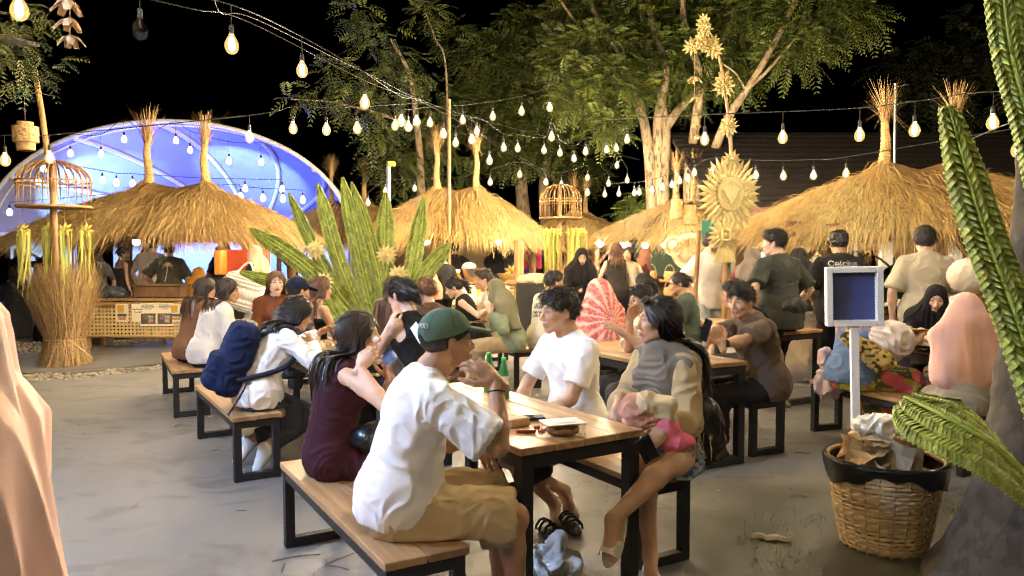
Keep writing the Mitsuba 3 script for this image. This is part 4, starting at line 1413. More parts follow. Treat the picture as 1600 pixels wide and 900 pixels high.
    c = c * (1 - .7 * nos[:, None])
    if sp.get('beard'):
        bd = sm(-.035, -.06, z) * (y > -.01) * sp['beard'] * (1 - lips * .8)
        tash = np.exp(-((z + .052) / .006) ** 2) * np.exp(-(x / .024) ** 4) * (y > .07) * sp['beard']
        w_ = np.clip(np.maximum(bd * (z > -.135), tash), 0, 1)[:, None]
        c = c * (1 - w_) + hairc * w_ * 1.5
    hp = lambda q: p.hc + (q * hsc) @ p.H.T
    body.append((hp(V), F, c))
    # --- hands
    for e in (-1, 1):
        if sp.get('nohands') or (sp.get('nohand') == e):
            continue
        hf, hn, curl, th = p.hd[e]
        size = s * (.93 if fem else 1.04)
        Hs = hand_sdf(p.wr[e], hf, hn, curl, size, -e, thumb=th)
        ctr = p.wr[e] + hf * .08 * size
        V, F = nets(Hs, ctr - .135 * size, ctr + .135 * size, R['hand'])
        V = relax(V, F, 1, .3)
        cc = skin_col(V, 60)
        body.append((V, F, cc))
    n = 0
    vs, fs, cs = [], [], []
    for V, F, c in body:
        vs.append(V), fs.append(F + n), cs.append(c)
        n += len(V)
    out.append(('body', world(np.vstack(vs)), np.vstack(fs), np.clip(np.vstack(cs), .004, .95), 'skin', None))
    # --- hair
    kind = sp.get('hair', 'short')
    C0, CR = np.array((0, -.012, .031)), np.array((.0755, .096, .0845))
    tail = []
    if kind in ('short', 'long', 'bun', 'pony', 'crop', 'bob', 'updo'):
        t = {'short': .012, 'crop': .007, 'long': .013, 'bun': .011, 'pony': .010, 'bob': .018, 'updo': .013}[kind] + sp.get('hairthick', 0)
        S = Sdf(.02)
        S.u(ell_(C0, CR + t))
        if kind == 'short':
            S.u(ell_((0, .035, .088), (.060, .060, .038)), .03)
            S.u(ell_((0, -.03, .072), (.072, .075, .058)), .03)
        if kind in ('long', 'bob'):
            S.u(ell_((0, -.035, -.03), (.082 + t * .3, .070, .085)), .03)
        S.cut(ell_((0, .100, -.030), (.070, .066, .106 if kind != 'short' else .094)), .012)
        if kind in ('long', 'bob'):
            S.cut(ell_((0, .085, -.07), (.080, .075, .09)), .014)
        slope = .62
        lowz = {'short': .0, 'crop': .004, 'long': -.2, 'bob': -.085, 'bun': -.012, 'pony': -.012, 'updo': -.012}[kind]
        if kind in ('short', 'crop', 'bun', 'pony', 'updo'):
            nn = unit(np.array([0, -slope, 1.0]))
            S.cut(lambda P: (P - np.array([0, .02, lowz + (.006 if kind == 'short' else 0)])) @ nn, .008)
            for e in (-1, 1):
                S.cut(ell_((e * .085, -.004, -.012), (.022, .026, .036)), .008)
        else:
            S.cut(lambda P: P[:, 2] - (-.10 if kind == 'long' else -.085), .01)
        if kind == 'bun':
            S.u(ell_((0, -.112, .045), (.036, .034, .034)), .01)
        if kind == 'updo':
            S.u(ell_((0, -.105, .02), (.05, .042, .055)), .02)
            S.u(ell_((.02, -.11, -.035), (.032, .026, .04)), .015)
        if kind == 'pony':
            S.u(cap_((0, -.10, .035), (0, -.135, .02), .022, .026), .012)
            S.u(cap_((0, -.135, .02), (.01, -.15, -.06), .028, .022), .012)
            S.u(cap_((.01, -.15, -.06), (.02, -.135, -.15), .022, .006), .012)
        V, F = nets(S, (-.15, -.20, -.20), (.15, .15, .17), R['head'] * 1.15)
        Nn = normals_of(V, F)
        a = np.arctan2(V[:, 0], -V[:, 1] - .02)
        st = meshkit.noise(np.c_[a * 16, V[:, 2] * 9, V[:, 1] * 6], seed) - .5 + .5 * (meshkit.noise(np.c_[a * 38, V[:, 2] * 14, V[:, 1] * 9], seed + 1) - .5)
        if kind in ('short', 'crop'):
            st = meshkit.fbm(V * [60, 42, 42], 3, seed) - .5
            V = V + Nn * ((.016 if kind == 'short' else .004) * st)[:, None]
        else:
            V = V + Nn * (.0065 * st)[:, None]
        col = hairc * (.7 + 1.1 * np.clip(st + .5, 0, 1))[:, None]
        HV = hp(V)
        HN = normals_of(HV, F)
        nb = {0: 1500, 1: 480, 2: 170}[lod]
        pick = rng.integers(0, len(HV), nb)
        q0, nn_ = HV[pick], HN[pick]
        if kind in ('short', 'crop'):
            flow = p.H[:, 1] * .55 - p.H[:, 2] * .2 + rng.normal(0, .5, (nb, 3))
            ln_, out_ = rng.uniform(.018, .040, (nb, 1)) * (1 if kind == 'short' else .3), .38
        else:
            flow = -p.H[:, 2] * .8 - p.H[:, 1] * (1.0 if kind in ('bun', 'pony', 'updo') else .75) + rng.normal(0, .12, (nb, 3))
            ln_, out_ = rng.uniform(.05, .09, (nb, 1)), .02
        flow = unit(flow - nn_ * (flow * nn_).sum(1)[:, None])
        sd_ = np.cross(flow, nn_)
        k1 = q0 + flow * ln_ * .5 + nn_ * (ln_ * out_ * .6 + .001)
        k2 = q0 + flow * ln_ + nn_ * (ln_ * out_ * (.9 if kind == 'short' else -2.5))
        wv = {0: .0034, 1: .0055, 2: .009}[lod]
        rv, rf, rc = ribbons(np.stack([q0 - nn_ * .002, k1, k2], 1), np.tile([wv, wv * .9, wv * .2], (nb, 1)), sd_, hairc * rng.uniform(.5, 2.6, (nb, 1)))  # lighter strands carry the sheen of the hair in their colour
        nV = len(V)
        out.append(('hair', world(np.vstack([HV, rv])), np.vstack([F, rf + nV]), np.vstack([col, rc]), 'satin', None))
    if kind in ('long', 'bob'):
        # the fall of the hair: tapering flat locks from the crown down the back and the front of the shoulders
        Lh = sp.get('hairlen', .34) * s
        m = []
        nl = {0: 420, 1: 190, 2: 80}[lod]
        backd = -p.fwd
        P_, W_, Cc, wd = [], [], [], []
        for q in range(nl):
            a = -1.75 + 3.5 * (q + .5) / nl + rng.normal(0, .06)
            root = np.array([math.sin(a) * (.082 + rng.uniform(-.004, .008)), -math.cos(a) * .098 - .012 + rng.uniform(-.006, .006), .02 + rng.uniform(-.03, .03)])
            side = sp.get('hairfront', 0)
            r0 = hp(root[None])[0]
            r1 = hp(np.array([root * [1.10, 1.05, 0] + [0, -.004, -.085]]))[0]
            d = unit(r1 - p.hc)
            ll = Lh * rng.uniform(.75, 1.08)
            spread = p.right * (math.sin(a) * rng.uniform(.03, .085)) + backd * (math.cos(a) * .05 + .035 + rng.uniform(0, .035))
            if side and math.sin(a) * side > .55:
                spread = p.right * (math.sin(a) * .05) + p.fwd * (.055 + rng.uniform(0, .03))
            spread = spread * (1 + sp.get('hairout', 0) * 8)
            r2 = p.neck + spread * 1.25 + p.right * math.sin(a) * .02 + np.array([0, 0, .0])
            r3 = r2 + np.array([0, 0, -1.0]) * max(ll - .18, .05) + spread * rng.uniform(.15, .5) + p.right * rng.normal(0, .012)
            cpts = bez([r0, r1, r2, r3], 5)
            P_.append(cpts)
            k = len(cpts)
            W_.append(np.interp(np.linspace(0, 1, k), (0, .3, .8, 1), (.010, .017, .014, .002)) * (1.0 if lod == 0 else 1.4 if lod == 1 else 2.0))
            wd.append(unit(np.cross(unit(r2 - p.neck), [0, 0, 1.0]) + rng.normal(0, .25, 3)))
            tint = .6 + .9 * rng.random()
            tipc = np.array(HAIR[sp.get('hairtip', sp.get('haircol', 'black'))])
            tt = np.linspace(0, 1, k)[:, None] ** 1.5
            Cc.append((hairc * (1 - tt) + tipc * tt) * tint)
        rv, rf, _ = ribbons(np.array(P_), np.array(W_), np.array(wd), np.zeros((nl, 3)))
        out.append(('hair_fall', world(rv), rf, np.repeat(np.array(Cc).reshape(-1, 3), 2, 0), 'satin', None))
    if kind == 'hijab':
        hc_ = np.array(sp['hijab'])
        S = Sdf(.03)
        off = sp.get('hijabthick', 0.0)
        S.u(ell_(p.hc + p.H @ np.array((0, -.010, .022)) * hsc, (np.array((.092, .113, .101)) + off) * hsc, p.H))
        S.u(ell_(p.hc + p.H @ np.array((0, .0, -.05)) * hsc, (np.array((.086, .098, .100)) + off) * hsc, p.H), .04)
        drop = sp.get('drape', .16) * s
        S.u(cap_(p.hc - p.H[:, 2] * .06, p.neck + p.up2 * .0, .080, .084), .045)
        for e in (-1, 1):
            S.u(cap_(p.neck + p.up2 * .01, p.sh[e] - p.right * e * .01 - p.up1 * .005, .080 * s, .056 * s), .06)
            if drop > .2:
                S.u(cap_(p.sh[e], p.sh[e] * .7 + p.el[e] * .3, .058 * s, .064 * s), .05)
                S.u(cap_(p.sh[e], p.waist + p.right * e * .15 * s - p.fwd * .05, .060 * s, .085 * s), .06)
        S.u(ell_(p.chest + p.up1 * .05 * s, np.array([.178, .142, .10 + drop * .55]) * s, p.Rc), .07)
        if drop > .25:
            S.u(ell_(p.waist + p.up1 * .06, np.array([.19, .16, .22]) * s, p.Rw), .08)
        f = hp(np.array([[0, .100, -.022]]))[0]
        S.cut(ell_(f, np.array((.060, .062, .082)) * hsc, p.H), .014)
        S.cut(pl_(p.chest - p.up1 * (drop - .05 * s), -p.up1 * -1.0 if False else p.up1 * 1.0), .012)
        lo, hi = bounds(p.hc, p.neck, p.chest, p.waist, p.sh[1], p.sh[-1], p.el[1], p.el[-1], pad=.22)
        V, F = nets(S, lo, hi, R['cloth'] * .8)
        Nn = normals_of(V, F)
        q = V - p.hc
        rad = np.arctan2((q @ p.H)[:, 0], -(q @ p.H)[:, 1])
        w = np.clip((p.hc[2] + .02 - V[:, 2]) / .12, .15, 1)
        V = folds(V, Nn, .0085 * np.mean(w), seed, (9, 9, 3.2)) if lod == 2 else V + Nn * ((.015 * w) * (1.6 * (1 - 2 * np.abs(meshkit.noise(np.c_[rad * 3.6 + 1.1 * meshkit.noise(V * 3, seed + 2) + V[:, 2] * 1.5, V[:, 2] * 1.1, V[:, 1] * .5], seed) - .5)) ** 2.5 - .4 + .25 * (meshkit.noise(np.c_[rad * 9 + V[:, 2] * 3, V[:, 2] * 2, V[:, 1]], seed + 6) - .5)))[:, None]
        col = hc_ * (.93 + .14 * meshkit.fbm(V * 9, 2, seed))[:, None]
        if sp.get('hijabfn'):
            col = sp['hijabfn'](V, p, col)
        out.append(('headscarf', world(V), F, np.clip(col, .005, .95), 'cloth', None))
    if sp.get('cap'):
        cc = np.array(sp['cap'])
        S = Sdf(.01)
        S.u(ell_((0, -.010, .036), (.0885, .1085, .098)))
        nn = unit(np.array([0, -.20, 1.0]))
        S.cut(lambda P: (P - np.array([0, 0, .028])) @ nn, .004)
        S.cut(ell_((0, -.116, .012), (.034, .03, .026)), .004)
        if True:
            bd = unit(np.array([0, 1, -.22]))
            Rb = np.stack([[1, 0, 0], bd, np.cross([1, 0, 0], bd)], 1)
            br = Sdf(.01)
            br.u(ell_((0, .105, .042), (.078, .095, .010), Rb))
            br.cut(ell_((0, -.005, .03), (.078, .10, .09)), .004)
            S.u(br, .006)
        V, F = nets(S, (-.13, -.15, -.03), (.13, .23, .17), R['head'] * .9)
        V = relax(V, F, 1, .4)
        a = np.arctan2(V[:, 0], V[:, 1])
        seam = np.exp(-(((a / (np.pi / 3)) % 1 - .5) * np.hypot(V[:, 0], V[:, 1]) / .0028) ** 2) * (V[:, 2] > .05)
        col = cc * (.92 + .16 * meshkit.fbm(V * 50, 2, seed))[:, None] * (1 - .35 * seam[:, None])
        ck = 'cap'
        out.append((ck, world(hp(V)), F, col, 'cloth', None))
        bt = trimesh.creation.icosphere(1, .008)
        out.append((ck + '__button', world(hp(np.array(bt.vertices) * [1, 1, .6] + [0, -.01, .134])), np.array(bt.faces), np.tile(cc * .9, (len(bt.vertices), 1)), 'cloth', None))
    # --- clothes
    for g in sp.get('wear', []):
        out.append(garment(g, p, sp, R, seed + 31, world))
    if sp.get('shoes'):
        sc = np.array(sp['shoes'])
        for e in (-1, 1):
            dn = unit(np.cross(np.cross(p.toe[e], [0, 0, 1.0]), p.toe[e])) * -1
            S = Sdf(.02)
            a = p.an[e]
            S.u(cap_(a - p.toe[e] * .04 * s + dn * .035, a + p.toe[e] * .14 * s + dn * .045, .040 * s, .036 * s))
            S.u(cap_(a, a + p.toe[e] * .08 + dn * .03, .045 * s, .034 * s), .03)
            S.cut(lambda P, q=a + dn * .078: (q - P) @ dn, .004)
            V, F = nets(S, a - .22, a + .24, R['hand'] * 1.6)
            dd = (V - a) @ dn
            col = np.where((dd > .056)[:, None], np.array(sp.get('sole', (.7, .7, .7))), sc)
            out.append(('shoe', world(V), F, col, 'cloth', None))
    return out, p


def garment(g, p, sp, R, seed, world):
    kind, col = g['kind'], np.array(g['col'], float)
    s, fem = p.s, p.fem
    o = g.get('loose', .014)
    name = g.get('name')
    dn = np.array([0, 0, -1.0])
    amp = g.get('amp', .006)
    if kind in ('top', 'dress'):
        S = torso_prims(p, o, fem, .06, g.get('belly', 0.0))
        hem = g.get('hem', .10)                              # below the hip joint, along the trunk
        if kind == 'top':
            S.u(ell_(p.hip + p.up0 * .03, np.array([.170, .130, .13]) * s + o + .024, p.R0), .05)
        if kind == 'dress' or hem > .13:
            S.u(cap_(p.hip, p.hip - p.up0 * hem * .8, .165 * s + o, .175 * s + o), .08) if p.seat is None else None
        sl = g.get('sleeve', .5)
        if sl > 0:
            for e in (-1, 1):
                w0, w1 = g.get('sw', (.058, .066 if sl < .7 else .046))
                w0 = max(w0, .062)
                mid = p.sh[e] + (p.el[e] - p.sh[e]) * min(sl, 1)
                S.u(cap_(p.sh[e] - p.right * e * .015 - p.up1 * .008, mid, w0 * s, w1 * s), .03)
                if sl > 1:
                    S.u(cap_(p.el[e], p.el[e] + (p.wr[e] - p.el[e]) * (sl - 1), w1 * s, g.get('cuff', .042) * s), .02)
        if kind == 'dress' and p.seat is not None or g.get('lap'):
            r = g.get('skirt', .085)
            for e in (-1, 1):
                S.u(cap_(p.hj[e], p.kn[e], .088 * s, (r - .012) * s), .05)
                if g.get('long'):
                    S.u(cap_(p.kn[e], p.an[e] * .9 + p.kn[e] * .1, r * s, r * s), .10)
            S.u(cap_((p.hj[1] + p.hj[-1]) / 2, (p.kn[1] + p.kn[-1]) / 2, .085 * s, .06 * s), .06)
        elif kind == 'dress':
            ft = np.array([0, 0, .06])
            S.u(cap_(p.hip, ft * 1, .165 * s + o, g.get('flare', .24) * s), .10)
        if g.get('drapes'):
            for a, b, ra, rb in g['drapes']:
                S.u(cap_(p.toloc(a), p.toloc(b), ra, rb), .05)
        # neckline
        nk = g.get('neck', .0)
        S.cut(ell_(p.neck + p.up2 * (.052 - nk * .2) * s + p.fwd * (.022 + nk * .3) * s, np.array([.066 + nk * .5, .070 + nk * .6, .052 + nk]) * s, p.Rc), .006)
        if sl <= 0 and not g.get('strapless'):
            for e in (-1, 1):
                S.cut(ell_(p.sh[e] + p.right * e * g.get('armhole', .035) * s - p.up1 * .03 * s, np.array([.055, .13, .105]) * s, p.Rc), .01)
        if g.get('strapless'):
            S.cut(pl_(p.chest + p.up1 * g['strapless'] * s, -p.up1), .01)
        elif sl > 0:
            for e in (-1, 1):                                # open the sleeve end flat
                a = p.el[e] - p.sh[e]
                if sl <= 1:
                    tip = p.sh[e] + a * sl
                    S.cut(lambda P, t=tip, u_=unit(a): np.maximum(-((P - t) @ u_), np.sqrt(((P - t) ** 2).sum(1)) - .12), .006)
        if hem < .6 and not (kind == 'dress'):
            S.cut(lambda P, q=p.hip - p.up0 * hem: (P - q) @ (p.up0), .006)
        amp_loc = 1
    elif kind == 'scarf':
        S = torso_prims(p, o, fem, .06, 0.0)
        S.u(ell_(p.neck + p.up2 * .005 + p.fwd * .025, np.array([.098, .098, .052]) * s, p.Rc), .05)
        S.cut(ell_(p.neck + p.up2 * .07 * s + p.fwd * .01, np.array([.062, .060, .060]) * s, p.Rc), .012)
        S.cut(pl_(p.chest - p.up1 * g.get('low', .2) * s, p.up1), .012)
    elif kind == 'legs':
        S = Sdf(.03)
        S.u(ell_(p.hip + p.up0 * .015, np.array([.168, .128, .12]) * s + o, p.R0))
        ln = g.get('len', 1.0)
        wk = g.get('w', (.088, .070, .055))
        for e in (-1, 1):
            if ln <= .5:
                end = p.hj[e] + (p.kn[e] - p.hj[e]) * ln * 2
                S.u(cap_(p.hj[e], end, .098 * s + o, wk[1] * s + o), .045)
                u_ = unit(p.kn[e] - p.hj[e])
                S.cut(lambda P, t=end, u2=u_: np.maximum(-((P - t) @ u2), np.sqrt(((P - t) ** 2).sum(1)) - .16), .006)
            else:
                S.u(cap_(p.hj[e], p.kn[e], .094 * s + o, wk[1] * s + o), .045)
                q = p.kn[e] + (p.an[e] - p.kn[e]) * (ln - .5) * 2 * .92
                S.u(cap_(p.kn[e], q, wk[1] * s + o, wk[2] * s + o), .02)
                u_ = unit(q - p.kn[e])
                S.cut(lambda P, t=q, u2=u_: np.maximum(-((P - t) @ u2), np.sqrt(((P - t) ** 2).sum(1)) - .11), .006)
        S.cut(pl_(p.hip + p.up0 * .115 * s, -p.up0), .006)
    elif kind == 'skirt':
        S = Sdf(.05)
        S.u(ell_(p.hip + p.up0 * .015, np.array([.170, .130, .12]) * s + o, p.R0))
        r = g.get('r', .09)
        for e in (-1, 1):
            S.u(cap_(p.hj[e], p.kn[e], .10 * s + o, r * s + o), .09)
            if g.get('long', 0) > 0:
                S.u(cap_(p.kn[e], p.kn[e] + (p.an[e] - p.kn[e]) * g['long'], r * s + o, g.get('r2', r) * s + o), .09)
        c = (p.kn[1] + p.kn[-1]) / 2
        S.u(cap_(p.hip, c, .10 * s, r * s), .10)
        if g.get('long', 0) > 0:
            S.u(cap_(c, c + ((p.an[1] + p.an[-1]) / 2 - c) * g['long'], r * s, g.get('r2', r) * s), .10)
        if 'cutu' in g:                                      # a mini skirt ends part of the way along the thigh
            for e in (-1, 1):
                u_ = unit(p.kn[e] - p.hj[e])
                t = p.hj[e] + (p.kn[e] - p.hj[e]) * g['cutu']
                S.cut(lambda P, t=t, u2=u_: np.maximum(-((P - t) @ u2), np.sqrt(((P - t) ** 2).sum(1)) - .5), .006)
        S.cut(pl_(p.hip + p.up0 * .11 * s, -p.up0), .006)
        S.cut(lambda P: P[:, 2] - .035, .006)
    pts = [p.hip, p.neck, p.chest] + [d[e] for d in (p.sh, p.el, p.wr, p.kn, p.an) for e in (-1, 1)]
    if kind == 'legs' or kind == 'skirt':
        pts = [p.hip + [0, 0, .1]] + [d[e] for d in (p.hj, p.kn, p.an) for e in (-1, 1)]
    elif kind in ('top', 'scarf') and not g.get('lap'):
        pts = [p.hip - [0, 0, .08], p.neck, p.chest] + [d[e] for d in (p.sh, p.el, p.wr) for e in (-1, 1)]
    if g.get('drapes'):
        pts += [p.toloc(q) for dr_ in g['drapes'] for q in dr_[:2]]
    lo, hi = bounds(*pts, pad=.25 if g.get('flare') else .19)
    V, F = nets(S, lo, hi, R['cloth'])
    if len(V) == 0:
        V, F = np.zeros((3, 3)), np.array([[0, 1, 2]])
    V = relax(V, F, 1, .4)
    N = normals_of(V, F)
    V = folds(V, N, amp, seed, g.get('scale', (13, 13, 7)), g.get('warp', 1.0))
    if p.seat is not None and kind in ('legs', 'skirt', 'dress', 'top'):
        near = (V[:, 1] < .30) & (V[:, 2] < p.seat + .004) & (V[:, 2] > p.seat - .16) & (V[:, 1] > -.25)
        V[near, 2] = np.maximum(V[near, 2], p.seat + .003) if not g.get('overhang') else V[near, 2]
    c = col * (.92 + .16 * meshkit.fbm(V * 7, 3, seed))[:, None]
    if g.get('fn'):
        c = g['fn'](V, p, c)
    return (name or {'top': 'shirt', 'dress': 'dress', 'legs': 'trousers', 'skirt': 'skirt', 'scarf': 'scarf'}[kind], world(V), F, np.clip(c, .004, .95), g.get('bsdf', 'cloth'), g.get('label'))


PEOPLE, POSES, CLOTHS = [], {}, {}


def person(ref, label, pos, yaw, group=None, **sp):
    sp.update(pos=pos, yaw=yaw)
    PEOPLE.append((ref, label, group, sp))


def make_people():
    with ThreadPoolExecutor(4) as ex:
        done = list(ex.map(lambda a: build_person(a[1][3], 1000 + 17 * a[0]), enumerate(PEOPLE)))
    for (ref, label, group, sp), (parts, p) in zip(PEOPLE, done):
        k = thing('person', label, 'person', group)
        POSES[ref] = (k, p)
        body = None
        for name, V, F, c, bs, lab in parts:
            if name == 'body':
                scene[k] = put(tm(V, F), bs, True, c)
                continue
            kk = part(k, name, tm(V, F), bs, True, c, label=lab)
            CLOTHS[(ref, name)] = (kk, V, F)
# ---------------------------------------------------------------- who is there
WHITE = (.80, .79, .77)
CREAM = (.62, .55, .42)
BLACK = (.014, .013, .014)


def shade(c, k):
    return tuple(np.array(c) * k)


# --- nearest table
person('cap_man', 'person in white T-shirt, khaki shorts and green cap, chin on hand', (-.45, 3.07), 78, lod=0, sex='m', h=1.70, seat=SEAT, lean=15, skin='brown', hair='crop', twist=-6,
       cap=(.075, .125, .098), head=(-8, -2, 0), beard=.35, rhw=at(775, 596, 2.98), rew=(.75, -.25, -.75), rfw=(-.75, .15, .62), rnw=(.45, -.75, .55), rc=.55, rt=.1,
       lhw=at(757, 676, 3.16), lew=(.1, .1, -1), lfw=(.22, -.1, -1), lnw=(-.3, -.95, 0), lc=.35, ra=(.10, .47, .085), la=(-.14, .44, .085), head_note=0,
       wear=[dict(kind='legs', name='shorts', col=(.40, .31, .185), len=.5, loose=.022, w=(.1, .088, .05), amp=.008, scale=(11, 11, 8)),
             dict(kind='top', name='t_shirt', col=WHITE, sleeve=.86, sw=(.068, .092), loose=.026, hem=.05, amp=.0075, scale=(9, 9, 6), belly=.01)])
person('bottle_woman', 'person in a sleeveless maroon dress with long dark hair, drinking from a water bottle', (-.90, 3.80), 76, lod=0, sex='f', h=1.57, seat=SEAT, lean=11, skin='light', hair='long', haircol='dark', hairlen=.36, hairfront=0,
       head=(0, 2, 0), rhw=at(563, 574, 3.64), rew=(.15, -.35, -.95), rfw=(.55, .1, .75), rnw=(-.1, -.95, .35), rc=.75, rt=.7,
       lhw=at(610, 592, 3.80), lew=(.35, .4, -.85), lfw=(-.25, -.1, .95), lnw=(.7, .6, .1), lc=.8, lt=.7,
       wear=[dict(kind='dress', name='sleeveless_dress', col=(.040, .013, .020), sleeve=0, loose=.02, skirt=.095, long=True, armhole=.045, neck=.02, amp=.007, scale=(8, 8, 4))])
person('white_tee_boy', 'person with tousled black hair and plain white T-shirt sitting beside the shawled woman', (.375, 4.48), 238, lod=0, sex='m', h=1.70, seat=SEAT, lean=7, skin='tan', hair='short', haircol='black', hairthick=.006,
       head=(14, 3, 0), rh=(.12, .34, .62), re=(.8, -.2, -.5), lh=(-.08, .36, .60), le=(-.8, -.2, -.5), lc=.6, rc=.6, raw=gnd(868, 812) + [0, 0, .09], law=gnd(884, 806) + [0, .1, .12], rftw=(-.1, -.9, -.35), lftw=(.3, -.8, -.35),
       wear=[dict(kind='legs', name='shorts', col=(.02, .02, .022), len=.5, loose=.02), dict(kind='top', name='t_shirt', col=WHITE, sleeve=.74, sw=(.060, .070), loose=.018, hem=.05, amp=.0045, scale=(8, 8, 4))])
person('shawl_woman', 'person in a grey scarf and tan fringed shawl with long straight black hair, looking left', (.80, 3.93), 222, lod=0, sex='f', h=1.68, seat=SEAT, lean=2, skin='tan', hair='long', haircol='black', hairlen=.44, hairout=.035, twist=18,
       head=(28, 2, 0), rhw=at(966, 632, 3.72), rew=(-.15, .6, -1), rfw=(-.25, -.5, -.8), rnw=(-.4, -.8, .4), rc=.7, lhw=at(1040, 672, 3.46), lew=(.45, .5, -1), lfw=(-.75, -.35, -.5), lnw=(.2, -.85, .45), lc=.8, lt=.8,
       raw=at(1016, 868, 3.50), rkw=(-.3, -.9, .5), rftw=(-.1, -.9, -.25), law=at(958, 812, 3.28), lkw=(.6, -.7, .9), lftw=(-.35, -.55, -.72),
       rnote=0,
       wear=[dict(kind='skirt', name='patterned_shorts', col=(.10, .17, .30), cutu=.62, r=.085, fn=lambda V, p, c: np.where((meshkit.noise(V * 55, 3) > .55)[:, None], np.array([[.55, .60, .62]]), c)),
             dict(kind='top', name='tan_shawl', col=(.34, .265, .15), sleeve=1.35, sw=(.060, .070), cuff=.072, loose=.018, hem=.06, amp=.008, scale=(9, 9, 5)),
             dict(kind='scarf', name='grey_scarf', col=(.15, .135, .11), loose=.034, low=.20, amp=.011, scale=(6, 6, 16))])
# --- around the left tables
person('backpack_woman', 'person in a long sleeved white shirt wearing a navy backpack', (-1.80, 5.42), 62, lod=0, sex='f', h=1.62, seat=SEAT, lean=27, skin='tan', hair='bob', haircol='black', hairlen=.20,
       head=(0, 22, 0), rhw=at(488, 534, 5.55), rew=(.3, -.7, -.5), lhw=at(500, 520, 5.85), raw=at(385, 690, 5.55), law=at(412, 700, 5.4), rkw=(.85, .5, .0), lkw=(.85, .5, .0), rftw=(-.55, -.45, -.7), lftw=(-.4, -.5, -.75), shoes=(.70, .70, .68), sole=(.30, .31, .33),
       wear=[dict(kind='legs', name='grey_trousers', col=(.045, .052, .065), len=.93, loose=.012), dict(kind='top', name='white_shirt', col=(.78, .77, .75), sleeve=1.72, sw=(.064, .060), cuff=.052, loose=.02, hem=.06, amp=.009, scale=(11, 11, 8))])
person('white_jacket_woman', 'person with long brown hair and loose off white top, back turned', (-2.93, 7.42), 52, lod=1, sex='f', h=1.66, seat=SEAT, lean=16, skin='tan', hair='long', haircol='dark', hairtip='brown', hairlen=.46,
       head=(20, 6, 0), wear=[dict(kind='skirt', name='black_skirt', col=BLACK, r=.09, long=.6), dict(kind='top', name='off_white_top', col=(.62, .58, .52), sleeve=1.6, sw=(.07, .075), cuff=.07, loose=.035, hem=.05, amp=.008)])
person('brown_jacket_woman', 'person with long brown hair and a tan sleeved brown top, behind the off white top', (-3.22, 7.72), 50, lod=1, sex='f', h=1.64, seat=SEAT, lean=12, skin='tan', hair='long', haircol='dark', hairtip='brown', hairlen=.40,
       head=(10, 5, 0), wear=[dict(kind='legs', name='black_trousers', col=BLACK, len=.95), dict(kind='top', name='brown_top', col=(.17, .085, .045), sleeve=1.7, loose=.02, hem=.05)])
person('navy_cap_man', 'person in a navy cap and grey plaid shirt, beyond the navy backpack', (-1.98, 6.75), 42, lod=1, sex='m', h=1.68, seat=SEAT, lean=8, skin='brown', hair='crop', cap=(.010, .014, .035), head=(0, 8, 0),
       wear=[dict(kind='legs', name='dark_trousers', col=(.03, .03, .035), len=.95), dict(kind='top', name='plaid_shirt', col=(.085, .095, .11), sleeve=1.5, loose=.025, hem=.06, fn=lambda V, p, c: c * np.where((np.sin(V[:, 2:] * 150) > .3) | (np.sin(V[:, :1] * 150) > .3), 1.0, .35))])
person('smiling_woman', 'person with centre parted brown hair and a rust shirt, smiling towards the camera', (-2.50, 8.15), 155, lod=1, sex='f', h=1.72, seat=SEAT, lean=4, skin='pale', hair='long', haircol='brown', hairlen=.2, head=(0, 0, 0),
       wear=[dict(kind='legs', name='dark_trousers', col=(.03, .03, .035), len=.95), dict(kind='top', name='rust_shirt', col=(.11, .04, .022), sleeve=1.6, loose=.02, hem=.05)])
person('wavy_hair_woman', 'person with long wavy light brown hair and a black strappy top, back turned', (-1.90, 7.35), 48, lod=1, sex='f', h=1.66, seat=SEAT, lean=4, skin='light', hair='long', haircol='brown', hairtip='blond', hairlen=.52, head=(6, 4, 0),
       wear=[dict(kind='legs', name='black_trousers', col=BLACK, len=.95), dict(kind='top', name='black_vest', col=BLACK, sleeve=0, loose=.01, hem=.05, strapless=.02)])
person('phone_woman', 'person in a black vest with pinned up black hair, looking at a phone', (-.66, 5.62), 305, lod=0, sex='f', h=1.78, seat=SEAT, lean=14, skin='pale', hair='updo', haircol='black', head=(-2, 12, 0),
       lhw=at(612, 512, 5.55), lew=(-.6, -.5, -.7), lfw=(.1, .1, .99), lnw=(-.8, -.5, 0), lc=.7, rhw=at(668, 548, 5.95), rew=(.5, -.3, -.7),
       wear=[dict(kind='legs', name='black_trousers', col=BLACK, len=.95, loose=.02), dict(kind='top', name='black_vest', col=BLACK, sleeve=0, loose=.010, hem=.06, armhole=.0, neck=.035)])
person('strapless_woman', 'person with long brown hair and strapless black top before the green fronds', (-1.12, 7.0), 28, lod=1, sex='f', h=1.68, seat=SEAT, lean=6, skin='light', hair='long', haircol='dark', hairtip='brown', hairlen=.55, head=(14, 6, 0),
       rh=(.14, .36, .75), wear=[dict(kind='legs', name='black_trousers', col=BLACK, len=.95), dict(kind='top', name='strapless_top', col=BLACK, sleeve=0, loose=.008, hem=.05, strapless=.01)])
person('beyond_phone_person', 'person with brown hair and bare shoulders, half hidden behind the pinned up black hair', (-.72, 6.9), 330, lod=1, sex='f', h=1.68, seat=SEAT, lean=6, skin='light', hair='bun', haircol='brown',
       wear=[dict(kind='legs', name='grey_trousers', col=(.2, .2, .18), len=.95), dict(kind='top', name='brown_vest', col=(.09, .05, .03), sleeve=0, hem=.05)])
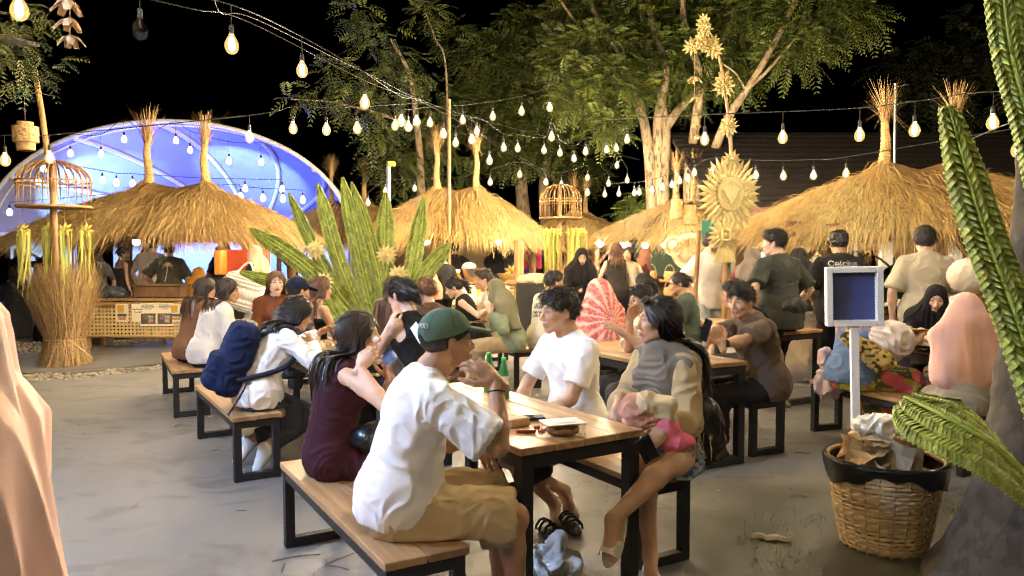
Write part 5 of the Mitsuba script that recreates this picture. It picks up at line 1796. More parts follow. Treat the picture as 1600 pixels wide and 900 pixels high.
# --- middle tables
person('ponytail_woman', 'person with a black ponytail and a sleeveless black top, head bent over food', (-.44, 8.95), 268, lod=1, sex='f', h=1.62, seat=SEAT, lean=20, skin='light', hair='pony', haircol='black', head=(0, 24, 0), lhw=at(770, 478, 8.8), rhw=at(762, 488, 8.9),
       wear=[dict(kind='legs', name='black_trousers', col=BLACK, len=.95), dict(kind='top', name='black_sleeveless_top', col=BLACK, sleeve=0, hem=.05)])
person('olive_scarf_woman', 'person in an olive headscarf and sage green top with glasses, hand at mouth', (.0, 8.55), 272, lod=1, sex='f', h=1.58, seat=SEAT, lean=15, skin='light', hair='hijab', hijab=(.17, .165, .105), drape=.24, head=(0, 8, 0),
       lhw=at(766, 488, 8.35), lew=(-.2, -.4, -.9), lfw=(-.3, .1, .9), rhw=at(768, 486, 8.6), rew=(-.2, .3, -.9),
       wear=[dict(kind='legs', name='beige_trousers', col=(.34, .28, .19), len=.95, loose=.02), dict(kind='top', name='sage_top', col=(.20, .24, .155), sleeve=1.8, sw=(.07, .065), cuff=.05, loose=.025, hem=.08)])
person('hidden_diner', 'person with short dark hair eating just behind the olive headscarf', (-.25, 9.5), 255, lod=2, sex='m', h=1.68, seat=SEAT, lean=6, skin='tan', hair='short', haircol='dark', wear=[dict(kind='legs', col=(.05, .05, .06)), dict(kind='top', col=(.55, .52, .45), hem=.05)])
person('cream_print_man', 'person in a cream T-shirt with black lettering on the back, short black hair', (.36, 8.75), 55, lod=1, sex='m', h=1.68, seat=SEAT, lean=10, skin='tan', hair='short', haircol='black', head=(12, 0, 0), rh=(.1, .36, .68), lh=(-.1, .36, .7),
       wear=[dict(kind='legs', name='olive_trousers', col=(.09, .085, .05), len=.95, loose=.02), dict(kind='top', name='cream_t_shirt', col=(.60, .55, .43), sleeve=.95, sw=(.066, .082), loose=.032, hem=.09, amp=.006)])


def pleats(V, p, c):
    q = (V - p.hc) @ p.H
    a = np.arctan2(q[:, 0] - .03, -(q[:, 2] + .24))
    r = np.hypot(q[:, 0] - .03, q[:, 2] + .24)
    st = np.sin(a * 17) > .45
    flo = meshkit.noise(V * 62, 9) > .50
    base = np.where(flo[:, None], np.array([[.60, .13, .135]]), np.array([[.70, .30, .26]]))
    return np.where(st[:, None], np.array([[.82, .52, .43]]), base)


person('pink_print_scarf', 'person in a pink and white fan patterned headscarf, back turned', (.84, 7.2), 338, lod=1, sex='f', h=1.60, seat=SEAT, lean=4, skin='tan', hair='hijab', hijab=(.6, .2, .2), hijabthick=.012, drape=.50, hijabfn=pleats,
       wear=[dict(kind='dress', name='dark_dress', col=(.03, .025, .03), sleeve=1.8, long=True)])
person('cream_shirt_person', 'person in a cream shirt half hidden behind the shawled woman, brown arm raised', (1.13, 6.1), 250, lod=1, sex='m', h=1.60, seat=SEAT, lean=8, skin='brown', hair='short', haircol='black',
       lhw=at(972, 520, 5.75), lew=(-.3, -.6, -.6), rhw=at(985, 500, 6.0), wear=[dict(kind='legs', col=(.05, .045, .04)), dict(kind='top', name='cream_shirt', col=(.60, .52, .38), sleeve=.9, sw=(.066, .08), loose=.03, hem=.07)])
person('dark_hair_diner', 'person with black hair tied back seen between the shawled woman and the glasses', (1.46, 8.1), 282, lod=1, sex='f', h=1.68, seat=SEAT, lean=5, skin='tan', hair='pony', haircol='black', wear=[dict(kind='legs', col=(.03, .03, .03)), dict(kind='top', name='dark_top', col=(.10, .09, .085), sleeve=.9, hem=.05)])
person('green_shirt_woman', 'person in a dark green T-shirt with glasses and a black hair bun', (2.0, 8.6), 278, lod=1, sex='f', h=1.68, seat=SEAT, lean=10, skin='light', hair='bun', haircol='black', head=(-4, 6, 0),
       wear=[dict(kind='legs', col=(.04, .04, .045)), dict(kind='top', name='green_t_shirt', col=(.055, .075, .060), sleeve=.8, loose=.018, hem=.05)])
person('brown_shirt_man', 'person in a dark brown shirt with black watch, holding up a phone', (1.90, 5.78), 262, lod=0, sex='m', h=1.68, seat=SEAT, lean=17, skin='tan', hair='short', haircol='black', twist=-12, head=(-22, 2, 0),
       lhw=at(1120, 540, 5.22), lew=(.35, -.3, -.9), lfw=(-.35, .1, .9), lnw=(-.1, -.9, .1), lc=.75, rhw=at(1092, 540, 5.4), rew=(-.1, .4, -.8), rfw=(.25, -.1, .9), rnw=(-.6, .6, .1), rc=.75,
       wear=[dict(kind='legs', name='black_trousers', col=BLACK, len=.95, loose=.016), dict(kind='top', name='brown_shirt', col=(.085, .062, .045), sleeve=.85, sw=(.068, .088), loose=.03, hem=.08, amp=.007)], shoes=(.02, .02, .02))
person('strap_man', 'person in a brown shirt with a black strap across the back', (2.28, 7.0), 285, lod=1, sex='m', h=1.68, seat=SEAT, lean=22, skin='tan', hair='short', haircol='black', head=(-6, 6, 0), lh=(-.2, .40, .80), rh=(.2, .4, .8),
       wear=[dict(kind='legs', name='dark_trousers', col=(.03, .028, .025), len=.95), dict(kind='top', name='brown_shirt', col=(.15, .10, .065), sleeve=.9, sw=(.066, .08), loose=.03, hem=.08)])
# --- standing on the right
person('grey_tee_man', 'person in a charcoal T-shirt with an undercut, standing with a waist bag', (2.66, 7.65), 338, lod=0, sex='m', h=1.76, skin='light', hair='short', haircol='black', head=(-38, 2, 0), stride=.16, lh=(-.26, .06, .98), rh=(.27, .12, .95), belly=.02,
       wear=[dict(kind='legs', name='black_trousers', col=BLACK, len=.97, loose=.022), dict(kind='top', name='charcoal_t_shirt', col=(.034, .038, .032), sleeve=.85, sw=(.066, .086), loose=.03, hem=.14, belly=.03, amp=.005)], shoes=(.10, .09, .08))
person('red_top_woman', 'person in a grey headscarf and dark red top, standing behind the charcoal T-shirt', (2.88, 9.4), 40, lod=1, sex='f', h=1.60, skin='light', hair='hijab', hijab=(.19, .16, .135), drape=.13, head=(28, 0, 0),
       wear=[dict(kind='legs', col=BLACK, len=.97), dict(kind='top', name='red_top', col=(.17, .025, .03), sleeve=1.8, loose=.02, hem=.16)])
person('bearded_man', 'bearded person in white T-shirt and pale shorts standing beside the straw ornament', (2.56, 10.2), 150, lod=1, sex='m', h=1.78, skin='light', hair='short', haircol='dark', beard=.8, head=(-40, 0, 0), rh=(.24, .06, .98), re=(1, -.3, .1), lh=(-.2, .22, 1.1),
       wear=[dict(kind='legs', name='pale_shorts', col=(.30, .33, .32), len=.5, loose=.03), dict(kind='top', name='white_t_shirt', col=(.72, .69, .62), sleeve=.85, sw=(.066, .082), loose=.026, hem=.14)])
person('maroon_shopper', 'person in a brown headscarf and maroon top browsing the straw bags', (2.20, 13.2), 95, lod=2, sex='f', h=1.60, skin='light', hair='hijab', hijab=(.20, .09, .06), drape=.13, rh=(.05, .3, 1.05), wear=[dict(kind='legs', col=BLACK, len=.97), dict(kind='top', name='maroon_top', col=(.075, .018, .022), sleeve=1.8, hem=.16)])
person('black_vest_shopper', 'person with brown hair and a sleeveless black top, back turned, beside the straw bags', (1.66, 12.3), 10, lod=2, sex='f', h=1.68, skin='light', hair='long', haircol='brown', hairlen=.3, head=(20, 0, 0), wear=[dict(kind='legs', name='shorts', col=BLACK, len=.4), dict(kind='top', name='black_top', col=(.03, .025, .022), sleeve=0, hem=.12)])
person('floral_shopper', 'person with long dark hair and pale dress beside the straw bags', (1.93, 12.8), 200, lod=2, sex='f', h=1.62, skin='light', hair='long', haircol='dark', hairlen=.35, wear=[dict(kind='dress', col=(.50, .40, .26), sleeve=0, flare=.2)])
person('phone_hijab_woman', 'person in black headscarf and robe looking down at a phone', (.90, 10.2), 172, lod=1, sex='f', h=1.60, skin='light', hair='hijab', hijab=BLACK, drape=.2, head=(5, 16, 0), rh=(.06, .27, 1.04), lh=(-.04, .28, 1.04), rf=(-.5, .6, .2), lf=(.5, .6, .2),
       wear=[dict(kind='dress', name='black_robe', col=BLACK, sleeve=1.8, flare=.22)])
person('beige_skirt_woman', 'person in a black top and long beige skirt, standing between two men', (3.38, 9.1), 15, lod=1, sex='f', h=1.60, skin='light', hair='hijab', hijab=BLACK, drape=.26, head=(0, 20, 0), wear=[dict(kind='skirt', name='beige_skirt', col=(.36, .29, .22), r=.13, long=.75, r2=.14), dict(kind='top', name='black_top', col=BLACK, sleeve=1.2, hem=.0)])
person('black_tee_man', 'person in a black T-shirt with a white word across the back and a black hat', (3.46, 8.15), 8, lod=1, sex='m', h=1.76, skin='tan', hair='short', haircol='black', cap=(.006, .006, .006), head=(0, 10, 0), rh=(.2, .25, 1.0), lh=(-.2, .25, 1.0),
       wear=[dict(kind='legs', col=BLACK, len=.97, loose=.02), dict(kind='top', name='black_t_shirt', col=(.010, .010, .011), sleeve=.9, sw=(.07, .09), loose=.035, hem=.14)], shoes=(.02, .02, .02))
person('peeking_woman', 'person in a black headscarf and green top looking towards the camera beside the dark post', (4.85, 10.6), 195, lod=2, sex='f', h=1.58, skin='light', hair='hijab', hijab=BLACK, drape=.12, head=(0, 8, 6), wear=[dict(kind='dress', name='green_robe', col=(.012, .04, .035), sleeve=1.8)])
person('beige_tee_man', 'person in a beige T-shirt, back turned, at the right hut', (4.02, 7.5), 8, lod=0, sex='m', h=1.78, skin='light', hair='short', haircol='black', head=(22, 4, 0), hairthick=.004,
       wear=[dict(kind='legs', col=(.03, .03, .035), len=.97), dict(kind='top', name='beige_t_shirt', col=(.42, .37, .265), sleeve=.9, sw=(.068, .088), loose=.034, hem=.16, amp=.005, scale=(8, 8, 4))], shoes=(.1, .1, .1))
person('black_scarf_diner', 'person in a black headscarf with black and white sleeves, eating at the right table', (3.80, 6.95), 205, lod=0, sex='f', h=1.58, seat=SEAT, lean=12, skin='light', hair='hijab', hijab=(.010, .010, .011), drape=.28, head=(0, 18, -4), headsize=1.05,
       rhw=at(1440, 528, 6.55), lhw=at(1486, 530, 6.5), wear=[dict(kind='dress', name='black_robe', col=BLACK, sleeve=1.75, long=True, fn=lambda V, p, c: np.where(((np.abs(V[:, 0]) > .19) & (meshkit.noise(V * 30, 4) > .5))[:, None], np.array([[.55, .50, .42]]), c))])
person('peach_scarf_diner', 'person in a peach headscarf that falls over the back, seated right', (3.10, 5.25), 22, lod=0, sex='f', h=1.58, seat=SEAT, lean=6, skin='light', hair='hijab', hijab=(.60, .36, .29), hijabthick=.0, drape=.42, head=(16, 8, 0),
       rhw=at(1500, 520, 5.9), lhw=at(1475, 530, 5.95), wear=[dict(kind='dress', name='pale_olive_dress', col=(.30, .26, .19), sleeve=1.8, sw=(.07, .07), cuff=.06, long=True, loose=.03)])


def batik(V, p, c):
    a = meshkit.noise(V * [9, 9, 12], 5)
    b = meshkit.noise(V * [12, 12, 9], 8)
    out = np.where((a > .58)[:, None], np.array([[.32, .30, .05]]), np.array([[.08, .10, .05]]))
    out = np.where((b > .66)[:, None], np.array([[.50, .09, .11]]), out)
    return np.where(((a > .46) & (a < .50))[:, None], np.array([[.34, .22, .10]]), out)


person('grey_scarf_diner', 'person in a pale grey headscarf half hidden behind the peach headscarf', (3.70, 6.05), 300, lod=2, sex='f', h=1.50, seat=SEAT, lean=14, skin='light', hair='hijab', hijab=(.34, .34, .35), drape=.2, wear=[dict(kind='dress', col=(.3, .3, .3), sleeve=1.8, long=True)])
person('batik_woman', 'person behind the blue sign in blue top and bright patterned skirt', (2.72, 6.2), 75, lod=0, sex='f', h=1.62, seat=SEAT, lean=14, skin='light', hair='hijab', hijab=(.30, .24, .28), drape=.18, head=(0, 14, 0),
       rhw=at(1444, 518, 6.05), rew=(.1, -.5, -.6), rfw=(.9, .1, -.3), lhw=at(1440, 532, 6.5),
       wear=[dict(kind='skirt', name='batik_skirt', col=(.3, .3, .1), r=.12, long=.85, r2=.13, fn=batik, amp=.008), dict(kind='top', name='blue_top', col=(.12, .20, .42), sleeve=.6, loose=.03, hem=.03)])
# --- passing close on the left
person('pink_robe_woman', 'person in a pale pink headscarf and robe passing close by, cut by the left edge', (-1.79, 2.26), 60, lod=1, sex='f', h=1.64, skin='light', hair='none', re=(.05, -.1, -1), le=(-.05, -.1, -1), rh=(.06, .16, 1.02), lh=(-.06, .16, 1.02), nohands=True)
# --- at and around the left hut
person('off_shoulder_woman', 'person with pinned dark hair and a black off the shoulder top, at the left hut', (-7.05, 13.9), 40, lod=2, sex='f', h=1.62, skin='light', hair='bun', head=(40, 0, 0), wear=[dict(kind='dress', col=BLACK, sleeve=0, strapless=.03)])
person('cream_back_man', 'person in a cream T-shirt, back turned, at the left hut', (-6.55, 14.0), 0, lod=2, sex='m', h=1.78, skin='light', hair='short', wear=[dict(kind='legs', col=(.1, .1, .1)), dict(kind='top', name='cream_t_shirt', col=(.56, .47, .33), sleeve=.9, loose=.035, hem=.16)])
person('palm_print_man', 'person in olive T-shirt with a pale palm tree on the back', (-5.72, 12.9), 350, lod=1, sex='m', h=1.68, skin='tan', hair='crop', cap=(.008, .008, .009), head=(-30, 0, 0), lh=(-.3, .2, 1.0), belly=.03, wear=[dict(kind='legs', col=(.3, .27, .2)), dict(kind='top', name='olive_t_shirt', col=(.05, .05, .036), sleeve=.9, sw=(.07, .09), loose=.035, hem=.16, belly=.03)])
person('black_shirt_server', 'person in black with short hair behind the counter of the left hut', (-5.35, 14.3), 15, lod=2, sex='m', h=1.72, skin='deep', hair='short', wear=[dict(kind='legs', col=BLACK), dict(kind='top', name='black_shirt', col=BLACK, sleeve=.9, hem=.16)])
person('black_shirt_helper', 'person in black stooping beside the server of the left hut', (-5.75, 14.8), 60, lod=2, sex='m', h=1.66, skin='deep', hair='short', lean=15, wear=[dict(kind='legs', col=BLACK), dict(kind='top', name='black_shirt', col=BLACK, sleeve=.9, hem=.16)])
person('long_hair_buyer', 'person with long black hair beside the straw sheaf, at the left hut', (-6.95, 12.95), 330, lod=2, sex='f', h=1.60, skin='light', hair='long', hairlen=.5, wear=[dict(kind='dress', col=(.09, .08, .085), sleeve=.9)])
person('mustard_scarf_person', 'person in a mustard headscarf sitting behind the counter of the left hut', (-5.2, 12.7), 20, lod=2, sex='f', h=1.60, skin='light', hair='hijab', hijab=(.45, .22, .03), drape=.2, seat=.45, wear=[dict(kind='dress', col=(.5, .45, .42), sleeve=1.7)])
person('black_robe_woman', 'person in a long black robe standing behind the straw sheaf on the left', (-8.05, 13.5), 330, lod=2, sex='f', h=1.62, skin='light', hair='hijab', hijab=BLACK, drape=.3, wear=[dict(kind='dress', col=BLACK, sleeve=1.8, flare=.3)])
person('grey_scarf_walker', 'person in dark clothes with arms raised to a phone at the far left', (-8.9, 13.9), 20, lod=2, sex='f', h=1.62, skin='light', hair='long', hairlen=.3, lh=(-.1, .3, 1.45), rh=(.1, .3, 1.45), wear=[dict(kind='dress', col=(.05, .05, .055), sleeve=1.7)])
person('striped_bag_woman', 'person in a beige headscarf and black sleeves carrying a big striped bag', (-3.55, 10.9), 285, lod=1, sex='f', h=1.64, skin='light', hair='hijab', hijab=(.36, .26, .17), drape=.14, lh=(-.1, .36, .92), rh=(.22, .30, .86), wear=[dict(kind='legs', name='white_trousers', col=(.5, .48, .45), len=.97), dict(kind='top', name='black_top', col=BLACK, sleeve=1.85, hem=.1)])
# --- around the golden hut
person('print_tee_vendor', 'person in a black printed T-shirt standing inside the golden hut', (-1.27, 17.0), 12, lod=2, sex='m', h=1.72, skin='tan', hair='short', rh=(.28, .1, 1.0), re=(1, -.3, 0), wear=[dict(kind='legs', col=BLACK), dict(kind='top', name='black_t_shirt', col=(.02, .018, .016), sleeve=.9, hem=.16)])
person('peach_top_vendor', 'person in a peach top and black headscarf leaning beside the golden hut', (-1.45, 13.8), 310, lod=2, sex='f', h=1.58, skin='light', hair='hijab', hijab=BLACK, drape=.08, lean=22, wear=[dict(kind='legs', col=BLACK), dict(kind='top', name='peach_top', col=(.60, .24, .15), sleeve=1.7, loose=.03, hem=.16)])
person('dark_shirt_vendor', 'person in dark clothes with short hair beside the peach top', (-1.25, 14.6), 320, lod=2, sex='m', h=1.52, skin='tan', hair='short', wear=[dict(kind='legs', col=BLACK), dict(kind='top', col=(.02, .02, .022), sleeve=.9, hem=.16)])
person('floral_dress_vendor', 'person in a black headscarf and black floral dress inside the golden hut', (-.36, 17.2), 340, lod=2, sex='f', h=1.66, skin='light', hair='hijab', hijab=BLACK, drape=.34, wear=[dict(kind='dress', col=(.03, .03, .03), sleeve=1.7, fn=lambda V, p, c: np.where((meshkit.noise(V * 22, 2) > .68)[:, None], np.array([[.4, .38, .33]]), c))])
person('blue_shirt_vendor', 'person in slate blue top and black headscarf by the bamboo post', (.0, 16.3), 250, lod=2, sex='f', h=1.60, skin='light', hair='hijab', hijab=BLACK, drape=.2, wear=[dict(kind='dress', col=(.05, .065, .09), sleeve=1.7)])
make_people()


def drape(prof, n, seed, c, col, amp, dep=.8, slant=.5):
    """Hanging cloth: rings of an uneven, folded outline. prof: (z, radius, fold depth)."""
    z, r_, a_ = np.array(prof, float).T
    zz = np.linspace(z[0], z[-1], 110)
    o = np.argsort(z)
    rr, aa = np.interp(zz, z[o], r_[o]), np.interp(zz, z[o], a_[o])
    th = np.arange(n) * 2 * np.pi / n
    A, Z = np.meshgrid(th, zz)
    q = A + slant * (Z - z[0]) * .35
    f = 1 - 2 * np.abs(meshkit.noise(np.stack([np.cos(q) * 3.4, np.sin(q) * 3.4, Z * .55], -1), seed) - .5)
    g = meshkit.noise(np.stack([np.cos(q) * 8, np.sin(q) * 8, Z * .8], -1), seed + 1) - .5
    R_ = rr[:, None] + aa[:, None] * amp * (1.5 * f ** 2 - .6 + .5 * g)
    v = np.stack([c[0] + R_ * np.cos(A), c[1] + dep * R_ * np.sin(A), Z + 0 * A], -1).reshape(-1, 3)
    i, j = np.meshgrid(np.arange(109), np.arange(n), indexing='ij')
    f4 = np.stack([i * n + j, i * n + (j + 1) % n, (i + 1) * n + (j + 1) % n, (i + 1) * n + j], -1).reshape(-1, 4)
    return M().add(v, f4, np.array(col) * (.93 + .14 * meshkit.fbm(v * 5, 2, seed))[:, None])


k, p = POSES['pink_robe_woman']
part(k, 'headscarf', drape([(1.665, .0, 0), (1.655, .05, 0), (1.60, .105, .1), (1.50, .135, .3), (1.43, .215, .5), (1.36, .262, .7), (1.2, .272, 1), (1.02, .30, 1.3)], 200, 5, (-1.79, 2.26), (.86, .67, .63), .045), 'cloth', True)
part(k, 'robe', drape([(1.3, .20, 0), (1.14, .31, .5), (1.05, .345, .9), (.8, .365, 1.2), (.4, .40, 1.5), (.02, .45, 1.8)], 220, 8, (-1.79, 2.26), (.84, .60, .55), .05), 'cloth', True)
# ---------------------------------------------------------------- woven palm fronds, straw ornaments, cages
LIME = np.array([.29, .35, .065])


def woven_frond(pts, wid, nrm, rows, cols, seed, col=LIME, lift=.012, cup=.12, edge=True, n=None):
    """Plaited coconut frond: a rib with herringbone cells on both sides. wid(t): half width; nrm: facing direction(s)."""
    r = np.random.default_rng(seed)
    c = bez(pts, 14)
    t = np.linspace(0, 1, len(c))
    tt = np.linspace(0, 1, rows + 1)
    P = np.stack([np.interp(tt, t, c[:, k]) for k in range(3)], 1)
    d = unit(np.gradient(P, axis=0))
    nv = np.asarray(nrm, float)
    nv = np.broadcast_to(nv, P.shape) if nv.ndim == 1 else np.stack([np.interp(tt, np.linspace(0, 1, len(nv)), nv[:, k]) for k in range(3)], 1)
    s = unit(np.cross(d, nv))
    nn = np.cross(s, d)
    w = wid(tt)
    step = np.linalg.norm(np.diff(P, axis=0), axis=1).mean()
    cells, rib = M(), M()
    V, C = [], []

    def pt(i, u):                                            # i: row (float), u: -1..1 across
        i = np.clip(i, 0, rows)
        a = np.stack([np.interp(i, np.arange(rows + 1), P[:, k]) for k in range(3)], -1)
        S_ = np.stack([np.interp(i, np.arange(rows + 1), s[:, k]) for k in range(3)], -1)
        N_ = np.stack([np.interp(i, np.arange(rows + 1), nn[:, k]) for k in range(3)], -1)
        W_ = np.interp(i, np.arange(rows + 1), w)
        return a + S_ * (u * W_)[..., None] - N_ * (cup * W_ * np.abs(u) ** 1.6)[..., None], N_
    for sg in (-1, 1):
        I, J = np.meshgrid(np.arange(rows), np.arange(cols), indexing='ij')
        I, J = I.ravel().astype(float), J.ravel().astype(float)
        slope = np.where(J % 2 == 0, 1.35, -1.05)
        u0, u1 = J / cols, (J + 1.12) / cols
        jit = r.uniform(-.10, .10, len(I))
        a, N_ = pt(I + jit + np.where(J % 2 == 0, 0, 1.2), sg * u0)
        b, _ = pt(I + 1.18 + jit + np.where(J % 2 == 0, 0, 1.2), sg * u0)
        c2, _ = pt(I + 1.18 + jit + slope + np.where(J % 2 == 0, 0, 1.2), sg * np.minimum(u1, 1.03))
        e, _ = pt(I + jit + slope + np.where(J % 2 == 0, 0, 1.2), sg * np.minimum(u1, 1.03))
        up = lift * (step / .03) ** .5
        l0 = up * r.uniform(.6, 1.4, len(I))[:, None]
        mid = (a + e) / 2 + N_ * l0 * 1.3
        mid2 = (b + c2) / 2 + N_ * l0 * .25
        quad = np.stack([a + N_ * l0 * .7, mid, e + N_ * l0 * .5, c2 - N_ * l0 * .1, mid2, b - N_ * l0 * .2], 1)
        V.append(quad)
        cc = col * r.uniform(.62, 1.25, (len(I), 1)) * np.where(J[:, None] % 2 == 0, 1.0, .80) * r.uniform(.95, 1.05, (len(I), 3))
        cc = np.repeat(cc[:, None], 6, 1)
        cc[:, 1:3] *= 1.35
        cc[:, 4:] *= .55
        C.append(cc)
    V, C = np.concatenate(V), np.concatenate(C)
    base = np.arange(len(V))[:, None] * 6
    f = np.concatenate([base + [[0, 1, 4]], base + [[0, 4, 5]], base + [[1, 2, 3]], base + [[1, 3, 4]]])
    cells.add(V.reshape(-1, 3), f, C.reshape(-1, 3))
    bk, _ = pt(np.repeat(np.arange(rows + 1), 5).astype(float), np.tile(np.linspace(-.96, .96, 5), rows + 1))
    i, j = np.meshgrid(np.arange(rows), np.arange(4), indexing='ij')
    q = np.stack([i * 5 + j, i * 5 + j + 1, (i + 1) * 5 + j + 1, (i + 1) * 5 + j], -1).reshape(-1, 4)
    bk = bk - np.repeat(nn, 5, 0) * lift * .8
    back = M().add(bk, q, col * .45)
    ribm = tube(P + nn * lift * .6, np.linspace(.012, .004, rows + 1) * max(1, w.max() / .14), 6)
    edges = M()
    if edge:
        for sg in (-1, 1):
            ii = np.linspace(0, rows, rows * 3 + 1)
            e0, N_ = pt(ii, sg * (1.0 + .035 * np.sin(ii * 2 * np.pi)))
            edges.mesh(tube(e0 + N_ * (lift * .5 * np.cos(ii * 2 * np.pi))[:, None], max(.0035, step * .16), 5), col * 1.25)
    return cells, back, ribm, edges


def frond_thing(parent, name, *a, label=None, **k):
    cells, back, rib, edges = woven_frond(*a, **k)
    f = part(parent, name, back, 'leaf', True, label=label)
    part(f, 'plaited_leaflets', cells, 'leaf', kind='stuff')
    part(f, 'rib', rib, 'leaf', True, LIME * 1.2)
    if edges.n:
        part(f, 'braided_edge', edges, 'leaf', True)


def lens(w, p0=.3, tip=.02):
    return lambda t: w * np.clip(np.minimum((.55 + t / p0 * .45), 1) * np.clip((1.0 - t) / .17, tip, 1) ** .6 * (1.04 - .2 * t), .01, 1.1)


def star_flower(c, nrm, r, seed, petals=13, rings=3, col=(.62, .52, .22)):
    """A flower of folded young palm leaf."""
    rr = np.random.default_rng(seed)
    R = frame_from(nrm)
    m = M()
    for q in range(rings):
        k = petals - 2 * q
        L = r * (1 - .27 * q)
        for i in range(k):
            a = 2 * np.pi * (i + .5 * (q % 2)) / k + rr.normal(0, .05)
            dv = np.array([math.cos(a), math.sin(a), 0])
            pv = np.array([-math.sin(a), math.cos(a), 0])
            z = .02 * r + .16 * r * q
            w = L * .165
            b = dv * L * .12
            pts = [b + [0, 0, z], b + dv * L * .42 + pv * w + [0, 0, z + .04 * r], dv * L * rr.uniform(.9, 1.06) + [0, 0, z + r * rr.uniform(-.06, .10)], b + dv * L * .42 - pv * w + [0, 0, z + .04 * r], b + dv * L * .42 + [0, 0, z + .14 * r]]
            v = np.array(pts) @ R.T + c
            m.add(v, [(0, 1, 4), (1, 2, 4), (2, 3, 4), (3, 0, 4)], np.array(col) * rr.uniform(.75, 1.15))
    g = trimesh.creation.icosphere(1, r * .17)
    g.vertices = (g.vertices * [1, 1, .6] + [0, 0, r * .36]) @ R.T + c
    m.mesh(g, np.array(col) * .85)
    return m


fd = thing('frond_display', 'fan of tall green woven palm fronds with four pale leaf flowers', 'palm decoration')
DF = 8.9
FR = (
    ((588, 545), (505, 415), (451, 302), 15, .12), ((594, 550), (534, 420), (496, 286), 18, .03), ((600, 552), (566, 420), (535, 277), 19, .05), ((606, 552), (590, 420), (549, 284), 15, -.04),
    ((612, 552), (622, 430), (604, 296), 0, 0), ((578, 530), (487, 425), (391, 357), 21, .0), ((560, 505), (470, 455), (374, 425), 16, -.15), ((616, 545), (640, 440), (662, 308), 20, -.04), ((622, 530), (660, 435), (704, 380), 20, -.12),
    ((588, 545), (535, 500), (500, 455), 26, -.22), ((612, 548), (640, 500), (662, 440), 24, -.22), ((600, 552), (600, 430), (603, 300), 22, .06))
for i, (b_, m_, t_, w, do) in enumerate(FR):
    if w == 0:
        continue
    d = DF + do
    lo_, hi_ = at(*b_, d + .1), at(*t_, d - .02)
    pts = [lo_, at(*m_, d - .10), hi_]
    wm = .70 * w * d / FOC
    L = np.linalg.norm(hi_ - lo_)
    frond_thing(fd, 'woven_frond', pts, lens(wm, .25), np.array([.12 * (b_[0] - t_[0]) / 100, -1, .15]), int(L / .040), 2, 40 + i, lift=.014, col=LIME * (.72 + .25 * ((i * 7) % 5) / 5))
for i, (x, y, r_, do) in enumerate(((493, 390, 18, -.35), (505, 441, 18, -.45), (604, 398, 18, -.35), (622, 430, 18, -.42))):
    d = DF + do
    fl = part(fd, 'leaf_flower', star_flower(at(x, y, d), (.1 * (i - 1.5), -1, .1), r_ * d / FOC, 60 + i), 'straw')
    part(fl, 'stalk', tube(bez([at(x, y, d) + [0, .03, 0], at(x + (600 - x) * .3, y + 60, d + .1), at(600, 545, d + .3)], 6), .008, 5), 'leaf', color=LIME)
part(fd, 'base_leaves', crown([(at(598, 560, 8.85), (.35, .2, .3)), (at(640, 545, 8.7), (.22, .15, .22))], 900, 71, .3, 6, .014, LIME * .7), 'leaf', kind='stuff')

# the palm at the right edge with its three fronds
pk = thing('palm_tree', 'thick grey palm trunk at the right edge with woven fronds tied on', 'palm tree')


def palm_trunk():
    zs = np.linspace(-.02, 4.2, 90)
    a = np.linspace(0, 2 * np.pi, 33)[:-1]
    r = .16 + .27 * np.exp(-zs / .34) + .03 * np.exp(-zs / 1.2)
    cx, cy = 2.40 + .06 * zs + .02 * np.exp(-zs / .5), 3.55 + .02 * zs
    v = []
    for z, rr, x, y in zip(zs, r, cx, cy):
        ring = rr * (1 + .075 * (meshkit.fbm(np.c_[np.cos(a) * 3, np.sin(a) * 3, np.full(32, z * 5)], 3, 4) - .5) * 2 + .022 * np.sin(z * 46 + 1.5 * np.sin(a * 2)))
        v.append(np.c_[x + ring * np.cos(a), y + ring * np.sin(a), np.full(32, z)])
    v = np.vstack(v)
    i, j = np.meshgrid(np.arange(89), np.arange(32), indexing='ij')
    q = np.stack([i * 32 + j, i * 32 + (j + 1) % 32, (i + 1) * 32 + (j + 1) % 32, (i + 1) * 32 + j], -1).reshape(-1, 4)
    return tm(v, q)


def palm_fn(p, n, uv):
    k = mikit.fbm(p.x * 14, p.y * 14, p.z * 14, 4)
    d = mikit.smoothstep(.5, .62, mikit.fbm(p.x * 24, p.y * 24, p.z * 9, 3))
    return mikit.mix(mikit.mix((.095, .08, .062), (.05, .041, .032), k), (.035, .028, .022), d * .5)


scene['palm_bark'] = {'type': 'twosided', 'bsdf': {'type': 'bumpmap', 'arbitrary': mikit.proc(lambda p, n, uv: mikit.fbm(p.x * 26, p.y * 26, p.z * 30, 3)), 'scale': .012, 'bsdf': {'type': 'principled', 'base_color': mikit.proc(palm_fn), 'roughness': .85, 'specular': .2}}}
part(pk, 'trunk', palm_trunk(), 'palm_bark', True)
# the broad low frond with the round tip
frond_thing(pk, 'woven_frond', [at(1640, 790, 3.05), at(1560, 705, 3.0), at(1480, 655, 3.05), at(1412, 622, 3.2)], lambda t: .185 * np.clip(np.minimum(1, (1.02 - t) / .26), .02, 1) ** .45 * (.80 + .25 * t), np.array([[.35, -.55, .8], [.1, -.6, .8], [-.05, -.62, .78]]), 44, 4, 91, label='broad woven frond with a rounded tip curling out over the litter basket', lift=.011, col=LIME * .98, cup=.18)
